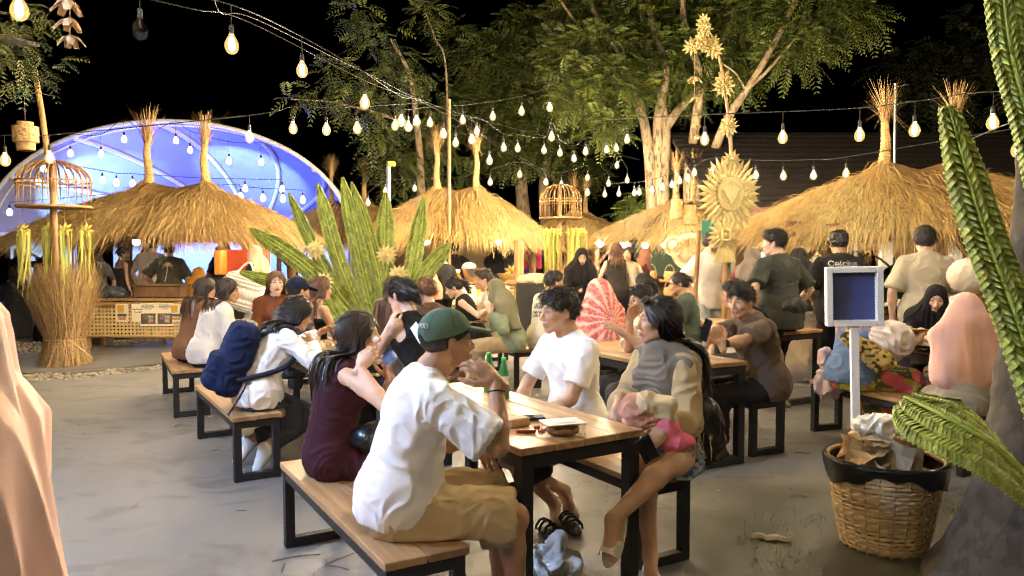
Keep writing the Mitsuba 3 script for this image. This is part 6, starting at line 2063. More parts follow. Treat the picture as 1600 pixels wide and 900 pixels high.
# the tall one leaning over the hut
frond_thing(pk, 'woven_frond', [at(1650, 690, 3.3), at(1588, 500, 3.35), at(1530, 340, 3.4), at(1480, 165, 3.5)], lambda t: .082 * np.clip(np.minimum(1, (1.04 - t) / .25), .02, 1) ** .5, np.array([-.25, -.95, .1]), 44, 2, 92, label='long narrow woven frond rising in front of the large hut', lift=.024, col=LIME * .82)
frond_thing(pk, 'woven_frond', [at(1640, 330, 2.9), at(1612, 200, 2.9), at(1580, 80, 2.9), at(1562, -60, 2.9)], lambda t: .060 * np.ones_like(t), np.array([-.5, -.8, .1]), 36, 2, 93, label='woven frond hanging into the top right corner', lift=.020, col=LIME * .9)


# ---------------------------------------------------------------- bird cages on poles, leaf streamers, straw sheaves
def cage(c, w, h, seed):
    """c: middle of the base."""
    m, r = [], w / 2
    n = 26
    hd = h * .55
    hoops = M()
    for i in range(n):
        a = 2 * np.pi * i / n
        e = np.array([math.cos(a), math.sin(a), 0])
        th = np.linspace(0, np.pi / 2 - .12, 7)
        pts = [c + e * r] + [c + e * (r * math.cos(t)) + [0, 0, hd + (h - hd) * math.sin(t)] for t in th]
        m.append(tube(np.array(pts), .0115, 5))
    rings = []
    a = np.linspace(0, 2 * np.pi, 33)
    for z, rr, t in ((.0, r, .02), (hd, r * 1.01, .012), (hd - .05, r * 1.01, .009), (h - .005, r * .14, .014)):
        rings.append(tube(np.c_[c[0] + rr * np.cos(a), c[1] + rr * np.sin(a), np.full(33, c[2] + z)], t, 6, False))
    return m, rings


def cage_pole(x, y, zc, w, h, label_c, label_p, ztop=None, r=.04):
    k = thing('birdcage', label_c, 'birdcage')
    bars, rings = cage(np.array([x, y, zc]), w, h, 1)
    for b in bars:
        part(k, 'bar', b, 'bamboo', True)
    for g in rings:
        part(k, 'hoop', g, 'bamboo', True)
    part(k, 'floor', lathe([(0, -.01), (w / 2, -.01), (w / 2, .012), (0, .012)], 28, (x, y, zc)), 'bamboo')
    solo('bamboo_pole', label_p, 'pole', tube([(x, y, 0), (x - .01, y, zc * .5), (x - .015, y, (ztop or zc + h) - .02)], r, 9), 'bamboo', True)


def streamers(x, y, z, L, seed, label, n=13):
    """A hanging star of young palm leaf with long ribbons."""
    r = np.random.default_rng(seed)
    k = thing('leaf_streamer', label, 'palm leaf streamer')
    part(k, 'star', star_flower(np.array([x, y, z]), (0, -1, .3), .12, seed, 8, 2, (.58, .50, .12)), 'straw')
    m = M()
    P, W, Cc = [], [], []
    for i in range(n):
        a, rad = r.uniform(0, 6.28), r.uniform(.03, .085)
        l = L * r.uniform(.6, 1.1)
        p0 = np.array([x + rad * math.cos(a), y + rad * math.sin(a), z])
        sw = r.normal(0, .05, 2)
        zz = np.linspace(0, 1, 6)
        P.append(np.c_[p0[0] + sw[0] * zz ** 2 + .008 * np.sin(zz * 6 + a), p0[1] + sw[1] * zz ** 2, z - l * zz])
        W.append(np.full(6, r.uniform(.014, .026)))
        Cc.append(np.array([.50, .46, .11]) * r.uniform(.6, 1.25) if r.random() < .8 else np.array([.32, .38, .09]))
    aa = r.uniform(0, 3.1, n)
    m.add(*ribbons(np.array(P), np.array(W), np.c_[np.cos(aa), np.sin(aa), np.zeros(n)], np.array(Cc)))
    part(k, 'ribbon', m, 'straw', kind='stuff')
    part(k, 'string', tube([(x, y, z), (x, y, z + .42)], .003, 4), 'bamboo')


def sheaf(x, y, h, w, seed, label, n=900):
    r = np.random.default_rng(seed)
    a, q = r.uniform(0, 6.28, n), r.uniform(0, 1, n) ** .5
    zt = h * .27
    r0, rt, r1 = w * .36, w * .30, w * .52
    hh = h * r.uniform(.7, 1.1, n)
    d = np.c_[np.cos(a), np.sin(a), np.zeros(n)]
    c = np.array([x, y, 0])
    tw = r.normal(0, .16, (n, 1)) * np.c_[-np.sin(a), np.cos(a), np.zeros(n)]
    p0 = c + d * (q * r0 * r.uniform(.85, 1.2, n))[:, None]
    p1 = c + d * (q * rt)[:, None] + [0, 0, zt] 
    p2 = c + d * (q * (rt + r1) * .55)[:, None] + np.c_[np.zeros((n, 2)), zt + (hh - zt) * .5] + tw * .35
    p3 = c + d * (q * r1 * r.uniform(.7, 1.35, n))[:, None] + np.c_[np.zeros((n, 2)), hh] + tw
    w4 = np.stack([np.full(n, .007), np.full(n, .008), np.full(n, .007), np.full(n, .002)], 1)
    p0 = p0 + tw * .35
    col = np.array([.40, .26, .12]) * r.uniform(.3, 1.3, (n, 1)) * r.uniform(.93, 1.07, (n, 3))
    k = thing('straw_sheaf', label, 'straw sheaf')
    scene[k] = put(M().add(*ribbons(np.stack([p0, p1, p2, p3], 1), w4, np.c_[-np.sin(a), np.cos(a), r.normal(0, .3, n)], col)), 'straw')
    an = np.linspace(0, 2 * np.pi, 25)
    for z in (zt,):
        part(k, 'band', tube(np.c_[x + (rt + .004) * np.cos(an), y + (rt + .004) * np.sin(an), np.full(25, z)], .006, 5, False), 'straw', True, np.array([.38, .25, .11]))


x, y = -6.15, 10.45
cage_pole(x, y, 2.14, .88, .62, 'large bamboo birdcage on the pole at the left, in front of the blue tent', 'bamboo pole carrying the left birdcage, standing in the straw sheaf', 2.72, .045)
for i, (px_, L) in enumerate(((43, .95), (72, .75), (108, .85), (132, .80))):
    streamers(at(px_, 360, y)[0], y - .1 + .14 * (i % 2), at(px_, 360, y)[2], L, 130 + i, ('leftmost yellow leaf streamer hanging below the left birdcage', 'second leaf streamer from the left below the left birdcage', 'third leaf streamer from the left below the left birdcage', 'leaf streamer right of the left birdcage pole, nearest the hut post')[i], 16)
sheaf(-6.12, 10.55, 1.28, .84, 140, 'flaring sheaf of dry straw around the pole at the left', 2600)
solo('leaning_pole', 'pale bamboo pole leaning above the left birdcage', 'pole', tube([at(77, 262, 10.6), at(66, 180, 10.6), at(54, 110, 10.6)], .04, 8), 'bamboo', True)
solo('leaning_straw', 'loose straw stick leaning out of the left sheaf', 'straw', tube([at(108, 530, 10.2), at(145, 560, 10.0)], .009, 5), 'straw', color=np.array([.5, .38, .2]))
x, y = at(876, 340, 14.2)[0], 14.2
cage_pole(x, y, at(876, 341, y)[2], .76, .62, 'smaller bamboo birdcage on the pole in the middle, in front of the far hut', 'bamboo pole carrying the middle birdcage', None, .04)
for i, (px_, L) in enumerate(((855, 1.0), (862, .9), (871, .95), (893, .9), (901, .85), (909, .9))):
    q = at(px_, 363, y - .12 + .1 * (i % 2))
    streamers(*q, L, 150 + i, ('leftmost leaf streamer below the middle birdcage', 'second leaf streamer below the middle birdcage', 'leaf streamer just left of the middle birdcage pole', 'leaf streamer just right of the middle birdcage pole', 'fifth leaf streamer below the middle birdcage', 'rightmost leaf streamer below the middle birdcage')[i], 14)
sheaf(at(888, 400, 13.9)[0], 13.9, 1.35, .8, 160, 'sheaf of dry straw at the foot of the middle birdcage pole', 800)


# the straw sun on its pole, with the hanging garland
def sun_ornament():
    k = thing('straw_ornament', 'round sunburst of pale plaited palm leaf on a tall pole, right of the middle', 'straw ornament')
    d = 9.3
    c = at(1140, 303, d)
    px_ = d / FOC
    R = np.diag([1, 1, 1.0])
    m = M()
    rr = np.random.default_rng(4)
    col = np.array([.50, .40, .17])
    for q, (n, r0, r1) in enumerate(((34, .20, .375), (30, .17, .31), (26, .13, .25))):
        for i in range(n):
            a = 2 * np.pi * (i + .5 * q) / n
            e = np.array([math.cos(a), 0, 1.25 * math.sin(a)])
            t = np.array([-math.sin(a), 0, 1.1 * math.cos(a)])
            y = -.02 * q
            L = r1 * (1 + .06 * rr.normal())
            b, mid, tip = e * r0 * .8, e * (r0 * .45 + L * .55), e * L
            w = .028
            v = np.array([b + [0, y, 0], mid + t * w + [0, y - .005, 0], tip + [0, y + rr.uniform(-.03, .02), 0], mid - t * w + [0, y - .005, 0], mid + [0, y - .022, 0]]) + c
            m.add(v, [(0, 1, 4), (1, 2, 4), (2, 3, 4), (3, 0, 4)], col * rr.uniform(.72, 1.15))
    part(k, 'ray', m, 'straw', kind='stuff')
    disc = lathe([(0, -.02), (.165, -.015), (.17, .0), (0, .012)], 26)
    disc.vertices = disc.vertices[:, [0, 2, 1]] * [1, 1, 1.25] + c + [0, -.06, 0]
    part(k, 'disc', disc, 'straw', True, col * .75)
    for q in range(24):
        a = 2 * np.pi * q / 24
        part(k, 'curl', tube(np.c_[.018 * np.cos(np.linspace(0, 6.3, 9)), np.zeros(9), .018 * np.sin(np.linspace(0, 6.3, 9))] + c + [.135 * math.cos(a), -.078, .135 * 1.25 * math.sin(a)], .005, 4), 'straw', False, col * 1.05)
    fan = M()
    for q in range(9):
        a = -.5 + q * .125
        b = c + [0, -.085, -.13]
        tip = c + [.115 * math.sin(a) * 1.6, -.09 - .004 * (q % 2), -.13 + .22 * math.cos(a)]
        fan.mesh(box((b + tip) / 2, (.024, .006, .22), rotz(0) @ np.array([[math.cos(a * .9), 0, math.sin(a * .9)], [0, 1, 0], [-math.sin(a * .9), 0, math.cos(a * .9)]])), col * rr.uniform(.8, 1.15))
    part(k, 'fan', fan, 'straw')
    part(k, 'crest', star_flower(c + [0, -.05, .40], (0, -1, .1), .13, 5, 11, 3, col), 'straw')
    c2 = at(1131, 367, d)
    part(k, 'small_sun', star_flower(c2 + [0, -.03, 0], (0, -1, 0), .215, 6, 19, 2, col), 'straw')
    part(k, 'small_frame', cat(*[box(c2 + [sx, -.10, sz], s_) for sx, sz, s_ in ((-.045, 0, (.02, .03, .13)), (.045, 0, (.02, .03, .13)), (0, .06, (.11, .03, .02)), (0, -.06, (.11, .03, .02)))]), 'straw', False, col * 1.1)
    part(k, 'skirt', M().add(*ribbons(np.array([[c2 + [dx * .4, -.03, -.12], c2 + [dx, -.05, -.22], c2 + [dx * 1.3, -.05, -.33]] for dx in np.linspace(-.10, .10, 16)]), np.full((16, 3), .014), np.tile([1.0, 0, 0], (16, 1)), np.tile(col, (16, 1)) * rr.uniform(.7, 1.1, (16, 1)))), 'straw')
    pole = bez([np.array([at(1133, 440, d)[0], d + .04, 0]), at(1134, 400, d + .04), at(1142, 262, d + .04), at(1139, 190, d), at(1128, 110, d), at(1118, 75, d), at(1100, 58, d)], 8)
    part(k, 'pole', tube(pole, np.linspace(.035, .012, len(pole)), 8), 'bamboo', True)
    for i, (x, y, r_) in enumerate(((1138, 198, 15), (1131, 133, 18), (1113, 75, 16), (1099, 42, 15), (1096, 66, 14))):
        part(k, 'leaf_cluster', M().mesh(*star_flower(at(x, y, d) + [0, -.02, -.02], (.3 * (i - 2), -1, .2), r_ * px_ * 1.15, 30 + i, 11, 4, col * .98).get()).mesh(*star_flower(at(x, y, d) + [0, .02, .05], (.8, .6, .2), r_ * px_ * 1.1, 35 + i, 11, 3, col).get()), 'straw')
    st = bez([at(1099, 62, d), at(1085, 68, d), at(1076, 78, d)], 5)
    part(k, 'tip', M().mesh(*star_flower(at(1082, 72, d), (-.5, -1, .2), .13, 47, 11, 3, col).get()), 'straw')
    chain = bez([at(1085, 70, d), at(1085, 130, d), at(1087, 220, d)], 6)
    part(k, 'garland_string', tube(chain, .004, 4), 'bamboo')
    for i, (x, y) in enumerate(((1085, 124), (1087, 156), (1087, 180), (1088, 197), (1089, 215))):
        part(k, 'garland_bell', bell(at(x, y, d), .075 - .005 * i, 50 + i, col), 'straw')
    solo('prop_pole', 'pale bamboo pole leaning beside the straw ornament', 'pole', tube([at(1080, 480, 9.6) * [1, 1, 0] + [0, 0, .0], at(1092, 360, 9.6)], .03, 8), 'bamboo', True)


def bell(c, s, seed, col):
    """Folded palm leaf petals hanging like a bell."""
    r = np.random.default_rng(seed)
    m = M()
    for i in range(5):
        a = 2 * np.pi * i / 5 + r.uniform(-.3, .3)
        e = np.array([math.cos(a), math.sin(a), 0])
        t = np.array([-math.sin(a), math.cos(a), 0])
        out = r.uniform(.7, 1.3)
        v = [c + [0, 0, s * .6], c + e * s * .5 * out + t * s * .4 + [0, 0, s * .2], c + e * s * 1.05 * out + t * s * .25 + [0, 0, -s * .45], c + e * s * 1.05 * out - t * s * .25 + [0, 0, -s * .5], c + e * s * .5 * out - t * s * .4 + [0, 0, s * .2], c + e * s * .62 * out + [0, 0, s * .33]]
        m.add(np.array(v), [(0, 1, 5), (1, 2, 5), (2, 3, 5), (3, 4, 5), (4, 0, 5)], np.array(col) * r.uniform(.7, 1.1))
    return m


sun_ornament()
k = thing('leaf_garland', 'hanging garland of three tan folded leaf bells at the top left', 'garland')
part(k, 'string', tube([at(110, -40, 4.4), at(109, 70, 4.4)], .003, 4), 'bamboo')
for i, (x, y, s_) in enumerate(((108, 10, .075), (110, 38, .066), (110, 64, .062))):
    part(k, 'leaf_bell', bell(at(x, y, 4.4), s_, 80 + i, (.50, .33, .17)), 'straw')


def lantern(x, y, z, r, h, label, tiers=((.62, .16), (1.0, .55), (.72, .29))):
    k = thing('woven_lantern', label, 'lantern')
    prof, zz = [], h / 2
    for f, hh in tiers:
        prof += [(r * f, zz), (r * f * .985, zz - h * hh + .002)]
        zz -= h * hh
    prof = prof[::-1]
    g = lathe(prof, 40, (x, y, z))
    part(k, 'shade', g, 'basket_weave', True)
    part(k, 'cord', tube([(x, y, z + h / 2 - .01), (x, y, z + h / 2 + .28)], .004, 4), 'fascia')


def weave_fn(p, n, uv):
    ang = dr.atan2(p.y - dr.floor(p.y), p.x - dr.floor(p.x))
    k = mikit.noise(p.x * 60, p.y * 60, p.z * 95)
    d = mikit.smoothstep(.60, .72, mikit.noise(p.x * 42 + 5, p.y * 42, p.z * 70))
    return mikit.mix(mikit.mix((.55, .38, .17), (.36, .22, .09), k), (.13, .07, .03), d * .75)


scene['basket_weave'] = {'type': 'twosided', 'bsdf': {'type': 'bumpmap', 'arbitrary': mikit.proc(lambda p, n, uv: mikit.noise(p.x * 60, p.y * 60, p.z * 95)), 'scale': .004, 'bsdf': {'type': 'principled', 'base_color': mikit.proc(weave_fn), 'roughness': .6, 'specular': .3}}}
q = at(40, 213, 8.2)
lantern(*q, .125, .30, 'tiered woven rattan lantern hanging at the upper left beside the tent arch')
cable([at(-60, 200, 8.0), q + [0, 0, .43], at(85, 150, 9)], 'cable holding the tiered woven lantern at the upper left', .004)
for (x, y, r_, lab) in ((1058, 327, .11, 'left one of two small woven lanterns beside the straw ornament'), (1077, 336, .125, 'right one of two small woven lanterns beside the straw ornament')):
    lantern(*at(x, y, 12.0), r_, .30, lab, ((.8, .5), (1, .5)))
# ---------------------------------------------------------------- things on and around the tables
def blob(fn, c, r, h, seed, col, amp=.008, scale=(14, 14, 14), relaxn=1):
    lo, hi = np.asarray(c) - r, np.asarray(c) + r
    V, F = nets(fn, lo, hi, h)
    V = relax(V, F, relaxn, .4)
    V = folds(V, normals_of(V, F), amp, seed, scale)
    c_ = np.asarray(col) * (.9 + .2 * meshkit.fbm(V * 20, 2, seed))[:, None]
    return tm(V, F), c_


def solid(name, label, cat_, mesh, bsdf, smooth=False, color=None, group=None):
    return solo(name, label, cat_, mesh, bsdf, smooth, color, group)


# the blue sign on its white post
def sign():
    k = thing('sign', 'blank blue sign in a white box frame on a white wooden post', 'sign')
    c = at(1334, 463, 4.75)
    R = rotz(math.radians(-12)) @ np.array([[1, 0, -.03], [0, 1, 0], [.03, 0, 1]])
    R[:, 0], R[:, 2] = unit(R[:, 0]), unit(R[:, 2])
    W_, H_, D_, t = .325, .365, .085, .036
    L = lambda x, y, z: c + R @ np.array([x, y, z])
    part(k, 'frame_side', box(L(-W_ / 2 + t / 2, 0, 0), (t, D_, H_), R, .003), 'white_paint')
    part(k, 'frame_side', box(L(W_ / 2 - t / 2, 0, 0), (t, D_, H_), R, .003), 'white_paint')
    part(k, 'frame_rail', box(L(0, 0, H_ / 2 - t / 2), (W_ - 2 * t - .001, D_ - .003, t), R, .003), 'white_paint')
    part(k, 'frame_rail', box(L(0, 0, -H_ / 2 + t / 2), (W_ - 2 * t - .001, D_ - .003, t), R, .003), 'white_paint')
    part(k, 'panel', box(L(0, .032, 0), (W_ - 2 * t + .004, .012, H_ - 2 * t + .004), R), 'sign_blue')
    part(k, 'back_board', box(L(0, .047, 0), (W_ - .004, .01, H_ - .004), R), 'dark_cloth')
    foot = np.array([c[0] + .045, c[1], 0.0])
    top = L(0, .0, -H_ / 2 - .001)
    z = unit(top - foot)
    part(k, 'post', box((foot + top) / 2, (.048, .048, np.linalg.norm(top - foot)), frame_from(z, R[:, 0]), .003), 'white_paint')


flat('sign_blue', (.05, .068, .20), .5)
sign()


# the litter basket
def litter_basket():
    k = thing('litter_basket', 'woven bamboo litter basket lined with a black bag, overflowing with cardboard and paper', 'basket')
    c = np.array([1.96, 4.02, 0])
    rb, rt, h = .205, .285, .455
    rad = lambda z: rb + (rt - rb) * (z / h) ** .85
    n = 48
    rows = 22
    body = M()
    r = np.random.default_rng(8)
    a = np.linspace(0, 2 * np.pi, n * 2 + 1)[:-1]
    for j in range(rows):
        z0, z1 = .01 + h * j / rows, .01 + h * (j + .93) / rows
        ph = (j % 2) * np.pi
        off = .0055 * np.sin(a * n / 2 + ph)
        rr0, rr1 = rad(z0) + off, rad(z1) + off
        rm = (rr0 + rr1) / 2 + .004
        zm = (z0 + z1) / 2
        ring = lambda q, z: np.c_[c[0] + q * np.cos(a), c[1] + q * np.sin(a), np.full(len(a), z) + .004 * np.sin(a * 2 + j)]
        v = np.vstack([ring(rr0, z0), ring(rm, zm), ring(rr1, z1)])
        m_ = len(a)
        i = np.arange(m_)
        q = np.vstack([np.stack([i + s_ * m_, (i + 1) % m_ + s_ * m_, (i + 1) % m_ + (s_ + 1) * m_, i + (s_ + 1) * m_], 1) for s_ in (0, 1)])
        part(k, 'weave_band', M().add(v, q, np.array([.52, .38, .21]) * r.uniform(.75, 1.15)), 'straw', True)
    st = M()
    for i in range(n // 2):
        aa = 2 * np.pi * i / (n // 2)
        st.mesh(tube([c + [math.cos(aa) * (rad(z) - .002), math.sin(aa) * (rad(z) - .002), z] for z in np.linspace(.0, h, 6)], .006, 5), np.array([.30, .19, .09]))
    part(k, 'stake', st, 'straw', kind='stuff')
    an = np.linspace(0, 2 * np.pi, 49)
    part(k, 'rim', tube(np.c_[c[0] + rt * np.cos(an), c[1] + rt * np.sin(an), np.full(49, h + .008)], .014, 7, False), 'straw', True, np.array([.33, .20, .09]))
    # the liner folded over the rim
    prof = [(rt - .03, h - .06), (rt - .005, h + .02), (rt + .012, h + .026), (rt + .022, h + .005), (rt + .016, h - .03), (rt + .008, h - .065)]
    g = lathe(prof, 72, c)
    th = np.arctan2(g.vertices[:, 1] - c[1], g.vertices[:, 0] - c[0])
    drop = (g.vertices[:, 2] < h - .02) & (np.hypot(g.vertices[:, 0] - c[0], g.vertices[:, 1] - c[1]) > rt)
    g.vertices[drop, 2] += (.035 * np.sin(th[drop] * 3 + 1) + .012 * np.sin(th[drop] * 11))
    N = unit(g.vertices - c - [0, 0, .3])
    g.vertices += N * (.008 * (meshkit.noise(g.vertices * 28, 4) - .5))[:, None]
    part(k, 'liner', g, 'glossy', True, np.array([.008, .008, .009]))
    # the rubbish
    rr = np.random.default_rng(21)
    for i in range(15):
        aa, q = rr.uniform(0, 6.28), rr.uniform(.05, .20)
        o = c + [q * math.cos(aa), q * math.sin(aa), h + rr.uniform(-.02, .075)]
        s_ = rr.uniform(.08, .17)
        R = rot_xyz(*rr.uniform(-70, 70, 3))
        x, y = np.meshgrid(np.linspace(-1, 1, 6), np.linspace(-1, 1, 5), indexing='ij')
        z = .30 * np.abs(x) * rr.uniform(-1, 1) + .08 * rr.normal(0, 1, x.shape)
        v = (np.stack([x * s_, y * s_ * rr.uniform(.5, .9), z * s_], -1).reshape(-1, 3)) @ R.T + o
        ii, jj = np.meshgrid(np.arange(5), np.arange(4), indexing='ij')
        q4 = np.stack([ii * 5 + jj, (ii + 1) * 5 + jj, (ii + 1) * 5 + jj + 1, ii * 5 + jj + 1], -1).reshape(-1, 4)
        part(k, 'rubbish', M().add(v, q4, (np.array([.34, .23, .13]) if i % 3 else np.array([.45, .38, .27])) * rr.uniform(.6, 1.2)), 'cloth')
    o = c + [.0, -.02, h + .11]
    for (o2, r3, col, sd) in ((o + [-.02, -.03, .03], (.165, .12, .05), (.42, .30, .16), 1), (o + [-.07, -.05, .085], (.11, .08, .04), (.62, .58, .50), 2), (o + [.12, .05, -.02], (.09, .08, .04), (.32, .21, .11), 3)):
        g, gc = blob(ell_(o2, np.array(r3)), o2, .22, .009, sd, col, .022, (26, 26, 34), 0)
        part(k, 'crumpled_paper', g, 'satin', True, gc)
    # the scraps lying beside it
    o = gnd(1210, 792) + [0, 0, .03]
    bt = thing('crushed_bottle', 'crushed clear plastic bottle lying on the dark ground left of the litter basket', 'bottle')
    g = lathe([(.0, -.10), (.03, -.10), (.032, -.07), (.027, -.05), (.033, -.03), (.026, -.0), (.031, .03), (.028, .06), (.012, .09), (.012, .105), (0, .105)], 14)
    g.vertices = (g.vertices * [1, .62, 1]) @ np.array([[0, 0, 1], [0, 1, 0], [-1, 0, 0]]).T @ rotz(-.75).T + o
    part(bt, 'body', g, 'clear_plastic', True)
    o = gnd(1206, 844) + [0, 0, .012]
    x, y = np.meshgrid(np.linspace(-1, 1, 9), np.linspace(-1, 1, 5), indexing='ij')
    v = np.stack([x * .10, y * .035 * (1 - .5 * np.abs(x)), .018 * (1 - y ** 2) + .006 * np.sin(x * 7)], -1).reshape(-1, 3) @ rotz(-.3).T + o
    ii, jj = np.meshgrid(np.arange(8), np.arange(4), indexing='ij')
    solo('food_wrapper', 'crumpled tan wrapper lying on the dark ground below the crushed bottle', 'wrapper', M().add(v, np.stack([ii * 5 + jj, (ii + 1) * 5 + jj, (ii + 1) * 5 + jj + 1, ii * 5 + jj + 1], -1).reshape(-1, 4), (.25, .23, .17)), 'glossy', True)


litter_basket()


def bottle(c, axis, h, r, label, col, lab_col, capc, clear=True, name='water_bottle'):
    """A plastic or glass bottle: c = middle of the base, axis = up."""
    k = thing(name, label, 'bottle')
    R = frame_from(axis)
    pr = np.array([(0, 0), (r * .9, 0), (r, .02), (r * .96, .10), (r, .16), (r * .95, .30), (r, .36), (r, .58), (r * .92, .66), (r * .5, .84), (r * .36, .90), (r * .36, .965), (0, .965)])
    pr[:, 1] *= h
    put_ = lambda g: tm(np.array(g.vertices) @ R.T + c, g.faces)
    part(k, 'body', put_(lathe(pr, 18)), 'clear_plastic' if clear else 'glossy', True, None if clear else np.array(col))
    if clear:
        pw = pr[:7].copy()
        pw[:, 0] *= .93
        part(k, 'water', put_(lathe(np.vstack([pw, [(0, .30 * h)]]), 18)), 'clear_plastic', True)
    part(k, 'label_band', put_(lathe([(r * 1.012, .38 * h), (r * 1.015, .56 * h)], 18)), 'glossy', True, np.array(lab_col))
    part(k, 'cap', put_(lathe([(0, .93 * h), (r * .44, .93 * h), (r * .44, 1.0 * h), (0, 1.0 * h)], 12)), 'glossy', False, np.array(capc))
    return k


tb, tc_ = at(628, 586, 3.70), at(592, 537, 3.66)
bottle(tb, tc_ - tb, .225, .034, 'clear water bottle with a blue label held to the mouth of the woman in maroon', None, (.10, .22, .62), (.75, .80, .9))
Rt = rotz(math.radians(32.5))
tl = lambda x, y, z=0.0: np.array([.035, 3.08, TOP + z]) + Rt @ np.array([x, y, 0])
for i, (x, y, d_) in enumerate(((787, 606, 4.15), (764, 590, 4.35))):
    c = at(x, y, d_)
    c[2] = TOP
    bottle(c, (0, 0, 1), .225, .031, ('green glass bottle on the nearest table, beside the bent elbow', 'green glass bottle with a red label behind the hand of the capped man')[i], (.03, .16, .035), ((.6, .62, .58), (.45, .05, .07))[i], (.05, .42, .06), False, 'green_bottle')
bottle(np.array([at(1067, 548, 5.6)[0], 5.6, TOP]), (0, 0, 1), .21, .032, 'small water bottle with a blue label standing behind the shoulder of the shawled woman', None, (.12, .3, .75), (.5, .6, .9))
bottle(np.array([at(393, 500, 7.4)[0], 7.4, TOP]), (0, 0, 1), .21, .032, 'water bottle on the far left table beside the navy cap', None, (.12, .3, .75), (.5, .6, .9))
# the food box
fb = thing('food_box', 'clear plastic box of brown food with a paper label on the nearest table', 'food container')
c = at(879, 668, 3.32)
c[2] = TOP
Rb = Rt @ rotz(-.25)
part(fb, 'food', blob(ell_(c + [0, 0, .025], (.075, .05, .022)), c + [0, 0, .025], .1, .007, 3, (.20, .105, .035), .006, (60, 60, 60))[0], 'satin', True, np.array([.20, .105, .035]))
for (dx, dy, sx, sy) in ((0, -.058, .165, .003), (0, .058, .165, .003), (-.083, 0, .003, .113), (.083, 0, .003, .113)):
    part(fb, 'side', box(c + Rb @ [dx, dy, 0] + [0, 0, .028], (sx, sy, .052), Rb), 'clear_plastic')
part(fb, 'lid', box(c + [0, 0, .058], (.178, .128, .006), Rb, .002), 'lid_plastic')
part(fb, 'paper_label', box(c + Rb @ [.005, 0, 0] + [0, 0, .0625], (.085, .062, .0012), Rb), 'label_paper')
flat('lid_plastic', (.50, .45, .34), .25)
flat('label_paper', (.42, .45, .47), .6)


def text_on(parent, text, height, origin, right, up, bsdf, bold=False, depth=.0015, name='lettering'):
    t = meshkit.text_mesh(text, height, depth, bold)
    R = np.stack([unit(right), unit(up), np.cross(unit(right), unit(up))], 1)
    v = np.array(t.vertices)
    v[:, 0] -= (v[:, 0].min() + v[:, 0].max()) / 2
    return part(parent, name, tm(v @ R.T + np.asarray(origin), t.faces), bsdf)


# small things on the nearest table
def phone(c, R, label, lit=None):
    k = thing('phone', label, 'phone')
    part(k, 'case', box(c, (.074, .155, .009), R, .0035), 'phone_black')
    if lit is not None:
        part(k, 'screen', box(c + R @ np.array([0, 0, .0052]), (.066, .142, .001), R), 'white_paint', emitter=lamp(lit, .3))
    else:
        part(k, 'screen', box(c + R @ np.array([0, 0, .0050]), (.068, .148, .0008), R), 'screen_glass')
        for dx, dy in ((-.018, .055), (-.018, .034)):
            part(k, 'camera_lens', tube([c + R @ np.array([dx, dy, -.0045]), c + R @ np.array([dx, dy, -.007])], .008, 10), 'screen_glass')
    return k


flat('phone_black', (.012, .012, .014), .3)
flat('screen_glass', (.008, .008, .010), .08)
c = at(826, 629, 3.62)
c[2] = TOP + .012
phone(c, Rt @ rotz(1.15), 'dark phone lying on the nearest table between the bottles and the food box')
c = at(832, 633, 3.5)
c[2] = TOP + .005
c = at(822, 656, 3.36)
c[2] = TOP + .007
solo('red_pouch', 'slim red case lying on the nearest table left of the food box', 'case', box(c, (.085, .018, .014), Rt @ rotz(-.55), .004), 'red_case')
flat('red_case', (.22, .03, .015), .35)
for (x, y, d_, lab) in ((839, 643, 3.45, 'dark bottle cap on the nearest table, the one farther from the food box'), (846, 653, 3.38, 'dark bottle cap on the nearest table, the one next to the food box')):
    c = at(x, y, d_)
    c[2] = TOP
    solo('bottle_cap', lab, 'bottle cap', lathe([(0, 0), (.015, 0), (.014, .010), (0, .011)], 12, c), 'red_case', True)
c = at(806, 640, 3.5)
c[2] = TOP
solo('paper_packet', 'small kraft paper packet under the forearm of the capped man', 'packet', box(c + [0, 0, .02], (.11, .08, .04), Rt, .006), 'kraft')
flat('kraft', (.36, .24, .13), .75)
# phones in hands
k, p = POSES['phone_woman']
cc = at(652, 520, 5.35)
phone(cc, rot_xyz(-50, 0, 0) @ np.array([[.8, -.6, 0], [0, 0, -1], [.6, .8, 0]]), 'phone with a glowing pale blue screen held by the woman in the black vest', (.35, .75, 1.0))
k, p = POSES['brown_shirt_man']
cc = at(1103, 516, 5.22)
phone(cc, rot_xyz(62, 10, 12) @ np.array([[1, 0, 0], [0, 0, -1], [0, 1, 0]]), 'phone held up in both hands by the man in the brown shirt')
k, p = POSES['shawl_woman']
cc = at(1011, 702, 3.36)
phone(cc, frame_from((-.35, .85, .4), (.75, .2, .55)), 'black phone hanging from the hand of the shawled woman')
k, p = POSES['phone_hijab_woman']
phone((p.wr[1] + p.wr[-1]) @ p.Rw2.T / 2 + p.org + [0, -.10, .03], rot_xyz(0, -50, 0), 'phone held by the woman in the black robe')


